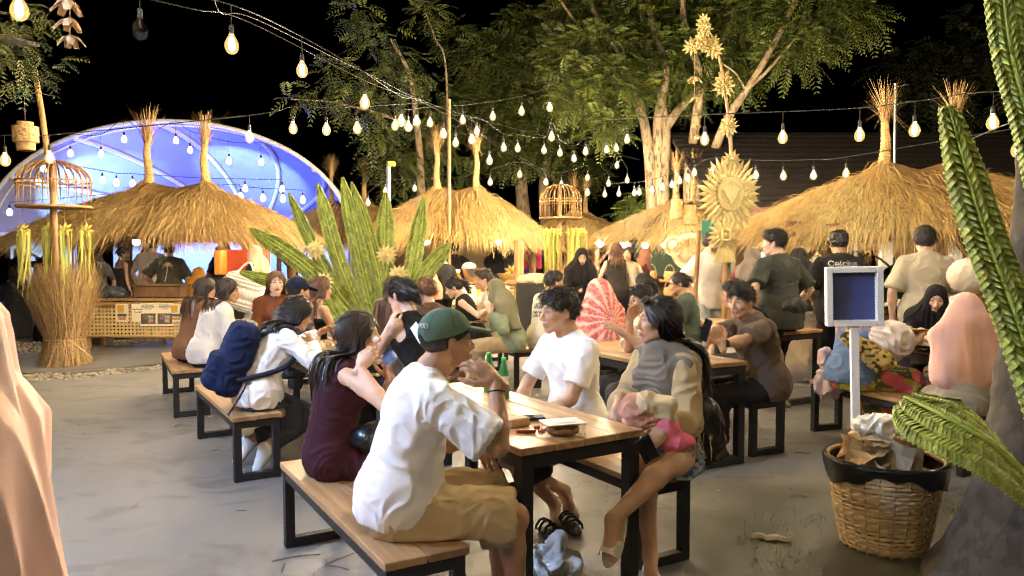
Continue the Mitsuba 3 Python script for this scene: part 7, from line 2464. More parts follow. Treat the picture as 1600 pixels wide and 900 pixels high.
# bags
def handbag():
    k = thing('handbag', 'glossy black handbag hanging at the side of the shawled woman', 'handbag')
    c = at(1096, 662, 3.78)
    S = Sdf(.03)
    S.u(ell_(c + [0, 0, -.03], (.105, .075, .16)))
    S.u(ell_(c + [0, 0, -.11], (.12, .085, .09)))
    g, gc = blob(S, c, .26, .010, 5, (.012, .011, .011), .012, (14, 14, 6))
    part(k, 'body', g, 'glossy', True, gc)
    for dx in (-.035, .02):
        part(k, 'strap', tube(bez([c + [dx, 0, .08], c + [dx - .03, .02, .22], at(1060, 560, 3.83) + [dx * .3, 0, 0], at(1035, 545, 3.9)], 7), .008, 6), 'phone_black', True)
    k = thing('cloth_bag', 'bundled pink and beige cloth bag in the lap of the shawled woman', 'bag')
    c = at(1012, 652, 3.55)
    S = Sdf(.04)
    S.u(ell_(c, (.098, .085, .078)))
    S.u(ell_(c + [-.05, 0, .04], (.07, .07, .06)))
    g, gc = blob(S, c, .22, .008, 6, (.38, .20, .15), .016, (14, 14, 10))
    part(k, 'bundle', g, 'cloth', True, gc)
    S = Sdf(.03)
    S.u(cap_(c + [-.02, -.04, .075], c + [.07, -.05, .055], .045, .05))
    S.u(cap_(c + [.07, -.05, .055], c + [.085, -.055, -.05], .05, .03))
    g, gc = blob(S, c, .22, .008, 7, (.50, .40, .24), .012, (16, 16, 8))
    part(k, 'beige_scarf', g, 'cloth', True, gc)
    S = Sdf(.03)
    S.u(ell_(c + [.075, -.07, -.045], (.05, .04, .075)))
    S.u(ell_(c + [.125, -.075, -.095], (.065, .04, .035)))
    g, gc = blob(S, c, .26, .007, 9, (.62, .15, .21), .012, (22, 22, 10))
    part(k, 'pink_lining', g, 'cloth', True, gc)
    # the shawl's fringe
    k, p = POSES['shawl_woman']
    r = np.random.default_rng(3)
    n = 80
    e, w_ = p.el[-1] @ p.Rw2.T + p.org, p.wr[-1] @ p.Rw2.T + p.org
    t = r.uniform(-.05, .75, n)
    q0 = e + (w_ - e) * t[:, None] + np.c_[r.normal(0, .035, n) + .03, r.normal(0, .03, n), np.full(n, -.045)]
    L = r.uniform(.07, .13, n)
    q1 = q0 + np.c_[r.normal(0, .008, n), r.normal(0, .008, n), -L * .5]
    q2 = q0 + np.c_[r.normal(0, .016, n), r.normal(0, .016, n), -L]
    part(k, 'shawl_fringe', M().add(*ribbons(np.stack([q0, q1, q2], 1), np.full((n, 3), .0045), np.tile([[.8, .6, 0]], (n, 1)), np.array([.44, .35, .2]) * r.uniform(.7, 1.1, (n, 1)))), 'cloth')
    # sunglasses on the head, and a clip
    hp = lambda q: (p.hc + (np.asarray(q, float) * p.hs * .965) @ p.H.T) @ p.Rw2.T + p.org
    for s_ in (-1, 1):
        a = np.linspace(0, 6.283, 15)
        lens_ = np.array([hp((s_ * .034 + .027 * math.cos(x), .078 - .012 * math.sin(x) - .25 * abs(s_ * .034 + .027 * math.cos(x)), .110 + .018 * math.sin(x))) for x in a])
        part(k, 'sunglasses', tm(np.vstack([lens_.mean(0), lens_]), [(0, i, i + 1) for i in range(1, 15)]), 'screen_glass')
        part(k, 'sunglasses_rim', tube(lens_, .0028, 5, False), 'phone_black')
        part(k, 'sunglasses_arm', tube([hp((s_ * .064, .055, .112)), hp((s_ * .086, .0, .075)), hp((s_ * .088, -.03, .04))], .0025, 5), 'phone_black')
    g = trimesh.creation.icosphere(1, 1.0)
    part(k, 'hair_clip', tm(np.array([hp((-.062, .022, .098)) + v * [.010, .008, .016] for v in g.vertices]), g.faces), 'polished_steel')


handbag()


def backpack():
    k0, p = POSES['backpack_woman']
    k = thing('backpack', 'navy backpack worn by the woman in the white long sleeved shirt', 'backpack')
    w = lambda q: np.asarray(q) @ p.Rw2.T + p.org
    back = -p.fwd
    mid = p.waist * .62 + p.chest * .38 + back * .215 - p.up1 * .03
    S = Sdf(.03)
    S.u(rbox_(mid, (.155, .095, .255), .075, p.Rc))
    S.u(rbox_(mid - p.up1 * .11 + back * .09, (.125, .055, .125), .045, p.Rc), .012)
    V, F = nets(S, mid - .36, mid + .36, .010)
    V = relax(V, F, 1, .4)
    V = folds(V, normals_of(V, F), .011, 4, (8, 8, 8))
    part(k, 'body', tm(w(V), F), 'cloth', True, np.array([.010, .016, .050]) * (.8 + .4 * meshkit.fbm(V * 12, 2))[:, None])
    z = mid - p.up1 * .02 + back * .142
    part(k, 'pocket_zip', tube(w(np.array([z + p.right * x + p.up1 * (.03 - 3.0 * x * x) - back * (1.6 * x * x) for x in np.linspace(-.10, .10, 9)])), .004, 5), 'phone_black')
    part(k, 'handle', tube(w(bez([mid + p.up1 * .20 - p.right * .03 + p.fwd * .05, mid + p.up1 * .255 + p.fwd * .05, mid + p.up1 * .20 + p.right * .03 + p.fwd * .05], 6)), .008, 6), 'navy_strap', True)
    for e in (-1, 1):
        sh = p.sh[e] - p.right * e * .055 + p.up1 * .062
        pts = [mid + p.up1 * .17 + p.right * e * .06 + p.fwd * .06, sh - p.fwd * .05 + p.up1 * .004, sh + p.fwd * .045, p.chest + p.right * e * .145 + p.fwd * .125, p.chest + p.right * e * .19 + p.fwd * .04 - p.up1 * .12, mid + p.right * e * .15 - p.up1 * .13 + p.fwd * .04]
        c = bez(pts, 8)
        part(k, 'strap', tube(w(c), .019, 6), 'navy_strap', True)
    # dangling strap ends
    part(k, 'strap_end', tube(w(bez([mid + p.right * .17 - p.up1 * .12 + p.fwd * .1, mid + p.right * .2 - p.up1 * .2 + p.fwd * .09, mid + p.right * .19 - p.up1 * .36 + p.fwd * .06], 6)), .006, 5), 'navy_strap')


flat('navy_strap', (.008, .011, .026), .8)
backpack()


def wear_bits():
    """Watch, waist bag, cross straps, glasses, sandals, an earring."""
    def W(p, q):
        return np.asarray(q) @ p.Rw2.T + p.org
    k, p = POSES['brown_shirt_man']
    d = unit(p.wr[-1] - p.el[-1])
    part(k, 'watch_strap', tube(W(p, [p.wr[-1] - d * .050, p.wr[-1] - d * .022]), .034, 14), 'phone_black', True)
    part(k, 'watch_face', tube(W(p, [p.wr[-1] - d * .036 + np.cross(d, [0, 0, 1]) * .030, p.wr[-1] - d * .036 + np.cross(d, [0, 0, 1]) * .040]), .018, 14), 'screen_glass')
    k, p = POSES['grey_tee_man']
    c = p.hip + p.up0 * .075 - p.R0[:, 1] * .165 + p.R0[:, 0] * .02
    g, gc = blob(ell_(c, (.155, .07, .085)), c, .22, .012, 8, (.02, .02, .021), .008)
    g.vertices = W(p, g.vertices)
    kb = thing('waist_bag', 'black waist bag hanging at the back of the man in the charcoal T-shirt', 'bag')
    scene[kb] = put(g, 'satin', True, gc)
    an = np.linspace(0, 6.283, 25)
    part(kb, 'belt', tube(W(p, p.hip + p.up0 * .10 + np.cos(an)[:, None] * .212 * p.R0[:, 0] + np.sin(an)[:, None] * .172 * p.R0[:, 1]), .014, 6, False), 'phone_black', True)
    k, p = POSES['strap_man']
    a, b = p.sh[-1] - p.right * -.06 + p.up1 * .075, p.hip + p.R0[:, 0] * .18 + p.up0 * .05
    pts = [a + p.fwd * .03, a - p.fwd * .06, p.chest - p.fwd * .155 + p.up1 * .02, p.waist - p.fwd * .145 + p.right * .10, b - p.R0[:, 1] * .05]
    part(k, 'shoulder_strap', tube(W(p, bez(pts, 8)), .017, 6), 'phone_black', True)
    k, p = POSES['shawl_woman']
    for key in ('olive_scarf_woman', 'green_shirt_woman'):
        k, p = POSES[key]
        hp = lambda q: (p.hc + (np.asarray(q, float) * p.hs * .965) @ p.H.T) @ p.Rw2.T + p.org
        for s_ in (-1, 1):
            part(k, 'glasses', tube([hp((s_ * .032 + .021 * math.cos(x), .099 - .2 * abs(.02 * math.cos(x)), .003 + .017 * math.sin(x))) for x in np.linspace(0, 6.283, 15)], .0022, 5, False), 'phone_black')
            part(k, 'glasses', tube([hp((s_ * .052, .093, .006)), hp((s_ * .082, .0, .006))], .0022, 5), 'phone_black')
    # slides and sandals
    k, p = POSES['shawl_woman']
    for e in (1, -1):
        s = p.s
        dn = unit(np.cross(np.cross(p.toe[e], [0, 0, 1.0]), p.toe[e])) * -1
        sd = unit(np.cross(p.toe[e], dn))
        a = p.an[e] + dn * .082
        kk = thing('slide_sandal', 'cream slide sandal on the ' + ('planted' if e == 1 else 'crossed, lifted') + ' foot of the shawled woman', 'sandal')
        sole = trimesh.creation.icosphere(3, 1.0)
        v = np.clip(sole.vertices * [1, 1, 1], -1, 1)
        x, y, z = v[:, 0], v[:, 1], np.clip(v[:, 2], -.5, .5)
        pts = a + p.toe[e] * .048 + np.outer(y * .135, p.toe[e]) + np.outer(x * (.043 + .010 * y), sd) + np.outer(z * .020, dn)
        part(kk, 'sole', tm(W(p, pts), sole.faces), 'satin', True, np.array([.62, .54, .40]))
        an = np.linspace(0, np.pi, 11)
        st = M()
        b = a + p.toe[e] * .105 - dn * .004
        ring = [np.array([b + p.toe[e] * t + sd * .048 * math.cos(q) - dn * .056 * math.sin(q) for q in an]) for t in (-.035, .035)]
        v = np.vstack(ring)
        i = np.arange(10)
        part(kk, 'strap', M().add(W(p, v), np.stack([i, i + 1, i + 12, i + 11], 1), (.70, .63, .50)), 'satin', True)
    for i, (x, y) in enumerate(((862, 840), (893, 828))):
        c = gnd(x, y) + [0, 0, .015]
        R = rotz(.5 - .3 * i)
        kk = thing('black_sandal', ('black strappy sandal under the nearest table, nearer the camera', 'black strappy sandal under the nearest table, farther from the camera')[i], 'sandal')
        so = trimesh.creation.icosphere(2, 1.0)
        part(kk, 'sole', tm((so.vertices * [.045, .135, .014]) @ R.T + c, so.faces), 'phone_black', True)
        for t in (-.06, .0, .055, .09):
            part(kk, 'strap', tube([c + R @ np.array([.046 * math.cos(q), t, .012 + .05 * math.sin(q)]) for q in np.linspace(0, np.pi, 9)], .007, 5), 'phone_black', True)
    k, p = POSES['bottle_woman']
    c = p.hip + np.array([.13, .20, .125])
    g, gc = blob(ell_(c, (.095, .11, .065)), c, .18, .009, 12, (.010, .010, .013), .008)
    g.vertices = W(p, g.vertices)
    kb = thing('lap_bag', 'shiny black bag in the lap of the woman in maroon', 'bag')
    scene[kb] = put(g, 'glossy', True, gc)
    hp = lambda q: (p.hc + (np.asarray(q, float) * p.hs * .965) @ p.H.T) @ p.Rw2.T + p.org
    e = trimesh.creation.icosphere(1, .005)
    part(k, 'earring', tm(e.vertices + hp((.082, -.006, -.042)), e.faces), 'polished_steel', True)
    k, p = POSES['cap_man']
    d = unit(p.wr[1] - p.el[1])
    an = np.linspace(0, 6.283, 17)
    u_ = unit(np.cross(d, [0, 0, 1.0]))
    v_ = np.cross(d, u_)
    q = p.wr[1] - d * .045
    part(k, 'bracelet', tube(W(p, q + np.cos(an)[:, None] * .032 * u_ + np.sin(an)[:, None] * .032 * v_), .0025, 5, False), 'phone_black')
    an = np.linspace(0, 6.283, 33)
    part(k, 'belt', tube(W(p, p.hip + p.up0 * .118 + np.cos(an)[:, None] * .176 * p.R0[:, 0] + np.sin(an)[:, None] * .138 * p.R0[:, 1]), .017, 6, False), 'belt_weave', True)


flat('belt_weave', (.05, .055, .07), .8)
wear_bits()


def decal(ref, garment_name, text, height, right_off, up_off, bsdf, base='chest', bold=True, roll=0.0):
    """Lettering laid on the back of a garment: each vertex is pushed onto the cloth."""
    from scipy.spatial import cKDTree
    k, p = POSES[ref]
    kk, V, F = CLOTHS[(ref, garment_name)]
    W = lambda q: np.asarray(q) @ p.Rw2.T + p.org
    o = W(getattr(p, base)) 
    rt, up, bk = p.right @ p.Rw2.T, p.up1 @ p.Rw2.T, -p.fwd @ p.Rw2.T
    t = meshkit.text_mesh(text, height, .001, bold)
    t = t.subdivide_to_size(.02) if hasattr(t, 'subdivide_to_size') else t
    v = np.array(t.vertices)
    v[:, 0] -= (v[:, 0].min() + v[:, 0].max()) / 2
    sel = ((V - o) @ bk) > .02
    tree_ = cKDTree(np.c_[(V[sel] - o) @ rt, (V[sel] - o) @ up])
    c, s = math.cos(roll), math.sin(roll)
    x, y = v[:, 0] * c - v[:, 1] * s + right_off, v[:, 0] * s + v[:, 1] * c + up_off
    dd, ii = tree_.query(np.c_[x, y], k=4)
    dep = (((V[sel] - o) @ bk)[ii] / (dd + 1e-4)).sum(1) / (1 / (dd + 1e-4)).sum(1)
    # seen from behind, the wearer's right is on the viewer's right
    P = o + np.outer(x, rt) + np.outer(y, up) + np.outer(dep + .003 + v[:, 2], bk)
    part(kk, 'lettering', tm(P, t.faces), bsdf)


flat('ink_black', (.015, .014, .013), .8)
flat('ink_white', (.65, .63, .58), .8)
flat('ink_straw', (.50, .42, .22), .8)
decal('cream_print_man', 'cream_t_shirt', 'RPA', .062, .03, .085, 'ink_black')
decal('cream_print_man', 'cream_t_shirt', 'UGA', .062, .03, -.01, 'ink_black')
decal('cream_print_man', 'cream_t_shirt', 'CSTA', .062, .03, -.105, 'ink_black')
decal('black_tee_man', 'black_t_shirt', 'Celcius', .062, .0, .07, 'ink_white', bold=False)


def palm_print():
    from scipy.spatial import cKDTree
    k, p = POSES['palm_print_man']
    kk, V, F = CLOTHS[('palm_print_man', 'olive_t_shirt')]
    o = p.chest @ p.Rw2.T + p.org
    rt, up, bk = p.right @ p.Rw2.T, p.up1 @ p.Rw2.T, -p.fwd @ p.Rw2.T
    sel = ((V - o) @ bk) > .02
    tr = cKDTree(np.c_[(V[sel] - o) @ rt, (V[sel] - o) @ up])
    m = M()

    def strip(pts, w0, w1):
        pts = np.array(pts)
        n = len(pts)
        d = unit(np.gradient(pts, axis=0))
        nr = np.c_[-d[:, 1], d[:, 0]]
        w = np.linspace(w0, w1, n)[:, None]
        q = np.vstack([pts - nr * w, pts + nr * w])
        dd, ii = tr.query(q, k=3)
        dep = ((V[sel] - o) @ bk)[ii].max(1)
        P = o + np.outer(q[:, 0], rt) + np.outer(q[:, 1], up) + np.outer(dep + .004, bk)
        i = np.arange(n - 1)
        m.add(P, np.stack([i, i + 1, i + n + 1, i + n], 1), (.52, .44, .24))
    strip([(-.02, -.22), (-.005, -.12), (.01, -.02), (.012, .05)], .008, .006)
    for a in np.linspace(-.4, 3.54, 8):
        strip([(.012, .05), (.012 + .05 * math.cos(a), .05 + .05 * math.sin(a) + .01), (.012 + .095 * math.cos(a), .05 + .085 * math.sin(a) - .02)], .012, .003)
    part(kk, 'palm_print', m, 'cloth')


palm_print()
# lettering on the cap
k, p = POSES['cap_man']
hp = lambda q: (p.hc + (np.asarray(q, float) * p.hs) @ p.H.T) @ p.Rw2.T + p.org
t = meshkit.text_mesh('POD', .018, .001, True)
v = np.array(t.vertices)
v[:, 0] -= v[:, 0].mean()
ang = -np.pi / 2 + (v[:, 0]) / .095 + .40
q = np.c_[.0905 * np.cos(ang), -.010 + .111 * np.sin(ang), .062 + v[:, 1]]
q[:, :2] *= (1 - .45 * np.clip(v[:, 1] - .0, 0, 1)[:, None])
part(k + '__cap', 'lettering', tm(np.array([hp(x) for x in q]) , t.faces), 'ink_white')
# ---------------------------------------------------------------- counters, goods and plants of the stalls
def counter(label, o, ang, w, d, h, panel=True, zlo=.2, rail=True):
    """o: front left corner on the ground; the front runs along +x turned by ang."""
    k = thing('stall_counter', label, 'counter')
    R = rotz(ang)
    o = np.array([o[0], o[1], 0.0])
    L = lambda x, y, z: o + R @ np.array([x, y, z], float)
    part(k, 'top', box(L(w / 2, d / 2, h - .02), (w + .08, d + .06, .04), R, .006), 'bamboo')
    for x in (.05, w - .05):
        for y in (.05, d - .05):
            part(k, 'leg', tube([L(x, y, 0), L(x, y, h - .04)], .05, 9), 'bamboo', True)
    part(k, 'front_rail', tube([L(0, -.01, h - .10), L(w, -.01, h - .10)], .042, 8), 'bamboo', True)
    part(k, 'front_rail', tube([L(0, -.01, zlo), L(w, -.01, zlo)], .026, 8), 'bamboo', True)
    if panel:
        g, gc = woven_panel(w - .16, h - .16 - zlo, .058, .031).get()
        g.vertices = g.vertices @ R.T + L(.08, -.03, zlo + .02)
        part(k, 'woven_panel', g, 'straw', color=gc, kind='stuff')
    return k, L, R


kA, LA, RA = counter('bamboo counter of the left hut with a woven rattan front and flyers taped to it', (-6.78, 12.18), .0, 2.55, .55, .80, True, .20)
r = np.random.default_rng(77)


def flyer(k, L, R, x, z, w, h, blocks, tilt=0.0):
    Q = R @ np.array([[math.cos(tilt), 0, math.sin(tilt)], [0, 1, 0], [-math.sin(tilt), 0, math.cos(tilt)]])
    f = part(k, 'flyer', box(L(x, -.062, z), (w, .004, h), Q), 'board_white')
    for bx, bz, bw, bh, mat in blocks:
        part(f, 'print', box(L(x, -.0655, z) + Q @ np.array([bx * w, 0, bz * h]), (bw * w, .0015, bh * h), Q), mat)


flat('print_yellow', (.55, .33, .04), .6)
flat('print_blue', (.05, .08, .20), .6)
flat('print_orange', (.50, .20, .03), .6)
flat('print_photo', (.10, .075, .06), .5)
flat('print_grey', (.22, .20, .18), .6)
flat('print_red', (.45, .05, .05), .6)
for (x, w) in ((.58, .16), (.83, .16), (1.42, .16), (1.95, .16), (2.25, .3)):
    flyer(kA, LA, RA, x + .08, .575, w * 1.25, .29, ((-.1, .22, .5, .4, 'print_yellow'), (0, -.12, .7, .14, 'print_blue'), (0, -.30, .6, .14, 'print_orange')) if x != .83 and x < 2 else ((0, .2, .8, .05, 'print_grey'), (0, .05, .6, .05, 'print_grey')))
for x in (1.04, 1.30):
    flyer(kA, LA, RA, x + .03, .55, .255, .36, ((0, .42, .7, .035, 'print_grey'), (0, .34, .8, .05, 'print_grey'), (0, .25, .45, .03, 'print_grey'), (0, -.18, .9, .46, 'print_photo'), (-.1, -.10, .4, .25, 'print_grey'), (.15, -.2, .3, .3, 'board_white'), (.1, -.36, .24, .12, 'print_red')))
tr = thing('serving_tray', 'dark wooden tray box standing on the counter of the left hut', 'tray')
part(tr, 'box', box(LA(1.15, .25, .90), (.75, .35, .18), RA, .01), 'rough_post')
part(tr, 'rim', box(LA(1.15, .25, 1.0), (.80, .40, .025), RA, .005), 'rough_post')
solo('plastic_sheet', 'crumpled dark bag on the left end of the left hut counter', 'bag', *[blob(ell_(LA(.35, .2, .87), (.28, .2, .09)), LA(.35, .2, .87), .32, .015, 31, (.03, .035, .05), .03, (9, 9, 9))[0]], 'satin', True, np.array([.03, .035, .05]))
rb = thing('red_box', 'red orange cool box on the right side of the left hut', 'box')
part(rb, 'body', box(at(383, 408, 11.6), (.62, .4, .34), rotz(-.2), .02), 'cool_red')
part(rb, 'side_panel', box(at(352, 410, 11.5), (.12, .42, .36), rotz(-.2), .015), 'print_orange')
part(rb, 'stand', box(at(378, 462, 11.6) * [1, 1, 0] + [0, 0, .58], (.7, .45, 1.15), rotz(-.2), .01), 'dark_cloth')
flat('cool_red', (.33, .045, .02), .4)
# the striped bag
k, p = POSES['striped_bag_woman']
bc = p.org + np.array([-.18, -.18, .98])
S = Sdf(.02)
Rb_ = rotz(-.25) @ np.array([[.97, 0, .25], [0, 1, 0], [-.25, 0, .97]])
S.u(ell_(bc, (.33, .15, .30), Rb_))
V, F = nets(S, bc - .45, bc + .45, .014)
q = (V - bc) @ Rb_
V = bc + (np.sign(q) * np.abs(q / [.33, .15, .30]) ** .55 * [.30, .13, .26]) @ Rb_.T
V = folds(V, normals_of(V, F), .012, 3, (9, 9, 9))
st = (np.sin(q[:, 2] * 95) > -.1)[:, None]
sb = thing('striped_bag', 'big white and beige striped bag carried by the woman in the beige headscarf', 'bag')
scene[sb] = put(tm(V, F), 'cloth', True, np.where(st, np.array([[.70, .66, .60]]), np.array([[.36, .30, .24]])))
part(sb, 'handle', tube(bez([bc + Rb_ @ [-.15, 0, .25], bc + Rb_ @ [0, 0, .42], bc + Rb_ @ [.15, 0, .25]], 7), .012, 6), 'board_white', True)

# the golden hut's counter
kC, LC, RC = counter('bamboo counter of the golden hut with a white board on its front', (-2.9, 15.75), -.03, 3.15, .6, .92, True, .15)
b = part(kC, 'sign_board', box(LC(1.55, -.07, .66), (2.6, .02, .40), RC), 'board_white')
text_on(b, 'ING JOIN', .085, LC(.96, -.083, .69), (1, -.03, 0), (0, 0, 1), 'ink_black', True)
for x, z, w, h, m_ in ((.95, .60, .22, .02, 'print_grey'), (1.42, .66, .17, .13, 'print_blue'), (1.42, .56, .17, .08, 'print_yellow'), (1.75, .66, .2, .2, 'print_orange'), (2.3, .66, .22, .24, 'print_yellow'), (2.65, .68, .2, .12, 'print_grey')):
    part(b, 'print', box(LC(x, -.0825, z), (w, .003, h), RC), m_)
solo('bamboo_post', 'thick bamboo post at the right end of the golden hut counter', 'post', tube([at(811, 470, 15.2) * [1, 1, 0], at(811, 375, 15.2)], .10, 10), 'bamboo', True)
pr = thing('bamboo_rail', 'bamboo rail nailed to the thick post of the golden hut', 'rail')
scene[pr] = put(tube([at(792, 442, 15.1), at(832, 442, 15.0)], .06, 9), 'bamboo', True)
for y in (473, 488):
    part(pr, 'peg', tube([at(806, y, 15.1), at(824, y, 15.0)], .03, 7), 'bamboo', True)
bo = thing('steel_bowl', 'large steel mixing bowl on the golden hut counter', 'bowl')
c = at(744, 435, 15.9)
scene[bo] = put(lathe([(0, 0), (.16, .01), (.25, .12), (.30, .27), (.31, .28), (.29, .27), (.24, .13), (.15, .03), (0, .02)], 24, c - [0, 0, .07]), 'polished_steel', True)
jr = thing('orange_bottle', 'orange sauce bottle on the golden hut counter', 'bottle')
scene[jr] = put(lathe([(0, 0), (.09, 0), (.095, .05), (.095, .24), (.05, .31), (.05, .36), (0, .36)], 14, at(715, 445, 15.85) - [0, 0, .1]), 'print_orange', True)
part(jr, 'cap', lathe([(0, 0), (.06, 0), (.06, .06), (0, .07)], 12, at(715, 445, 15.85) + [0, 0, .255]), 'board_white')
jr = thing('glass_jar', 'small glass jar left of the orange sauce bottle', 'jar')
scene[jr] = put(lathe([(0, 0), (.10, 0), (.11, .1), (.10, .17), (.06, .2), (0, .2)], 14, at(691, 443, 15.85) - [0, 0, .06]), 'polished_steel', True)
mx = thing('white_mixer', 'white kitchen mixer behind the steel bowl', 'mixer')
c = at(733, 418, 16.3)
scene[mx] = put(blob(ell_(c, (.16, .22, .12)), c, .3, .02, 3, (.5, .5, .5), .0)[0], 'white_paint', True)
part(mx, 'stand', box(c - [0, -.1, .2], (.16, .12, .35), None, .02), 'white_paint')
fb_ = thing('fruit_basket', 'brown basket of yellow flowers on the right end of the golden hut counter', 'basket')
c = LC(2.9, .25, .93)
scene[fb_] = put(lathe([(0, 0), (.22, 0), (.32, .15), (.30, .15), (.2, .02), (0, .02)], 20, c), 'basket_weave', True)
part(fb_, 'flower', star_flower(c + [0, 0, .2], (0, -1, .6), .18, 3, 9, 3, (.45, .30, .06)), 'straw')
for i, (x, c_) in enumerate(((.3, (.28, .07, .05)), (2.35, (.10, .06, .04)))):
    solo('food_tub', ('reddish food tub on the left of the golden hut counter', 'brown food tray on the right of the golden hut counter')[i], 'tub', box(LC(x, .2, .98), (.4, .3, .12), RC, .03), 'cloth', False, np.array(c_))

# goods of the stall between: dark table, shelves of straw bags, hats
dt = thing('draped_table', 'table draped in black cloth left of the middle birdcage', 'table')
c = at(836, 440, 14.8) * [1, 1, 0]
scene[dt] = put(box(c + [.0, .2, .47], (.72, .7, .94), None, .02), 'dark_cloth')
part(dt, 'food_heap', blob(ell_(c + [0, .15, .98], (.33, .26, .09)), c + [0, .15, .98], .4, .02, 9, (.5, .42, .26), .05, (12, 12, 12))[0], 'cloth', True, np.array([.5, .42, .26]))
rk = thing('clothes_rack', 'rack of dark clothes behind the woman in the black robe', 'rack')
c = at(935, 400, 12.6) * [1, 1, 0]
part(rk, 'rail', tube([c + [-.45, 0, 1.25], c + [.5, 0, 1.25]], .018, 7), 'galvanised', True)
for x in (-.45, .5):
    part(rk, 'upright', tube([c + [x, 0, 0], c + [x, 0, 1.25]], .018, 7), 'galvanised', True)
rr = np.random.default_rng(5)
for i in range(10):
    x = -.38 + .085 * i
    g = box(c + [x, 0, .88], (.05, .34, .66), rotz(rr.uniform(-.3, .3)), .02).subdivide().subdivide()
    g.vertices += .03 * (meshkit.noise(g.vertices * 7, i)[:, None] - .5)
    part(rk, 'garment', g, 'cloth', True, np.array((.02, .02, .025)) + rr.uniform(0, .05, 3) * (i % 3 == 0))
sh = thing('display_shelf', 'stepped wooden shelf of straw bags under the middle hut', 'shelf')
c = at(1010, 400, 15.2) * [1, 1, 0]
for j, (y, z) in enumerate(((-.5, .35), (-.2, .65), (.1, .95))):
    part(sh, 'board', box(c + [.1, y, z], (2.3, .34, .03), None, .004), 'bamboo')
    part(sh, 'riser', box(c + [.1, y + .16, z / 2], (2.3, .02, z - .04)), 'rough_post')
n = 0
for j, (y, z) in enumerate(((-.5, .365), (-.2, .665), (.1, .965))):
    for i in range(7):
        x = -.92 + .34 * i + rr.uniform(-.04, .04)
        o = c + [x, y, z]
        bg = thing('straw_bag', f'{ORD[i]} woven straw bag from the left on the {("bottom", "middle", "top")[j]} shelf row', 'bag', 'straw bags on shelf row %d' % (j + 1))
        s_ = rr.uniform(.85, 1.15)
        part(bg, 'body', lathe([(0, 0), (.095 * s_, 0), (.115 * s_, .10), (.10 * s_, .17 * s_), (.09 * s_, .17 * s_), (.08, .02), (0, .02)], 12, o), 'basket_weave', True)
        part(bg, 'handle', tube([o + [.085 * s_ * math.cos(q), 0, .165 * s_ + .13 * math.sin(q)] for q in np.linspace(0, np.pi, 8)], .009, 5), 'basket_weave', True)
for i, (x, y, r_, lab) in enumerate(((1077, 393, .36, 'largest striped straw hat hanging under the middle hut'), (1093, 404, .2, 'small straw hat hanging right of the largest hat'), (1052, 384, .2, 'brown square straw mat hat hanging left of the largest hat'))):
    o = at(x, y, 15.0)
    pr_ = np.array([(0, .10), (r_ * .35, .09), (r_ * .42, .0), (r_ * .6, -.01), (r_ * .8, .0), (r_, .01)])
    g = lathe(pr_[::-1], 28)
    rad = np.hypot(g.vertices[:, 0], g.vertices[:, 1]) / r_
    v = np.array(g.vertices)[:, [0, 2, 1]] * [1, -1, 1] + o
    hk = thing('straw_hat', lab, 'hat')
    scene[hk] = put(tm(v, g.faces), 'straw', True, np.where((np.floor(rad * 6) % 2 == 0)[:, None], np.array([[.62, .52, .34]]), np.array([[.28, .17, .09]])))
# cloths hung at the back of the huts, so that the stalls are not bare
for i, (x, y, d_, w, h, col, lab) in enumerate(((968, 388, 16.8, .5, .7, (.45, .15, .16), 'pink cloth hung at the back of the middle hut'), (1020, 375, 17.6, 1.1, 1.1, (.05, .06, .07), 'dark cloth hung at the back of the middle hut'), (1045, 400, 17.2, 1.6, .9, (.03, .045, .03), 'dark green cloth draped behind the hats'),
                                               (822, 395, 19.5, .8, .8, (.45, .05, .10), 'red poster cloth behind the bamboo post'), (640, 395, 19.2, 1.8, 1.3, (.25, .16, .08), 'woven mat hung at the back of the golden hut'), (760, 392, 19.3, 1.6, 1.2, (.28, .22, .12), 'straw blind hung at the back of the golden hut, on the right'),
                                               (1120, 385, 13.2, .5, .9, (.03, .12, .10), 'green printed cloth hung behind the bearded man'), (1160, 395, 13.6, .9, .7, (.5, .42, .3), 'pale awning cloth behind the red top'))):
    g = box(at(x, y, d_), (w, .02, h)).subdivide().subdivide().subdivide()
    g.vertices[:, 1] += .05 * np.sin(g.vertices[:, 0] * 14 + i)
    solo('hung_cloth', lab, 'cloth', g, 'cloth', True, np.array(col))

# right hut: counter, plants, hats
kF, LF, RF = counter('counter of the large right hut with a plate of food on it', (3.75, 8.5), .12, 2.7, .6, .92, False, .2)
part(kF, 'front_board', box(LF(1.35, -.0, .42), (2.5, .03, .74), RF), 'board_white')
pl = thing('serving_plate', 'dark plate of food on the counter of the large right hut', 'plate')
c = at(1403, 470, 8.4)
c[2] = .925
scene[pl] = put(lathe([(0, 0), (.16, .0), (.22, .03), (.15, .012), (0, .012)], 24, c), 'phone_black', True)
part(pl, 'food', blob(ell_(c + [0, 0, .04], (.13, .1, .035)), c + [0, 0, .04], .16, .012, 6, (.55, .52, .46), .02, (30, 30, 30))[0], 'cloth', True, np.array([.52, .48, .40]))
solo('dark_post', 'thick dark post holding up the large right hut near the middle', 'post', tube([at(1302, 420, 9.6) * [1, 1, 0], at(1300, 350, 9.6)], .10, 9), 'rough_post', True)
for i, (x0, y0, x1, y1) in enumerate(((1300, 412, 1340, 362), (1300, 412, 1262, 364), (1205, 405, 1240, 362), (1490, 372, 1535, 425))):
    solo('roof_brace', ('slanting brace right of the dark post', 'slanting brace left of the dark post', 'slanting brace at the left end of the large right hut', 'slanting brace at the right end of the large right hut')[i], 'brace', tube([at(x0, y0, 9.6), at(x1, y1, 9.5)], .04, 8), 'rough_post', True)


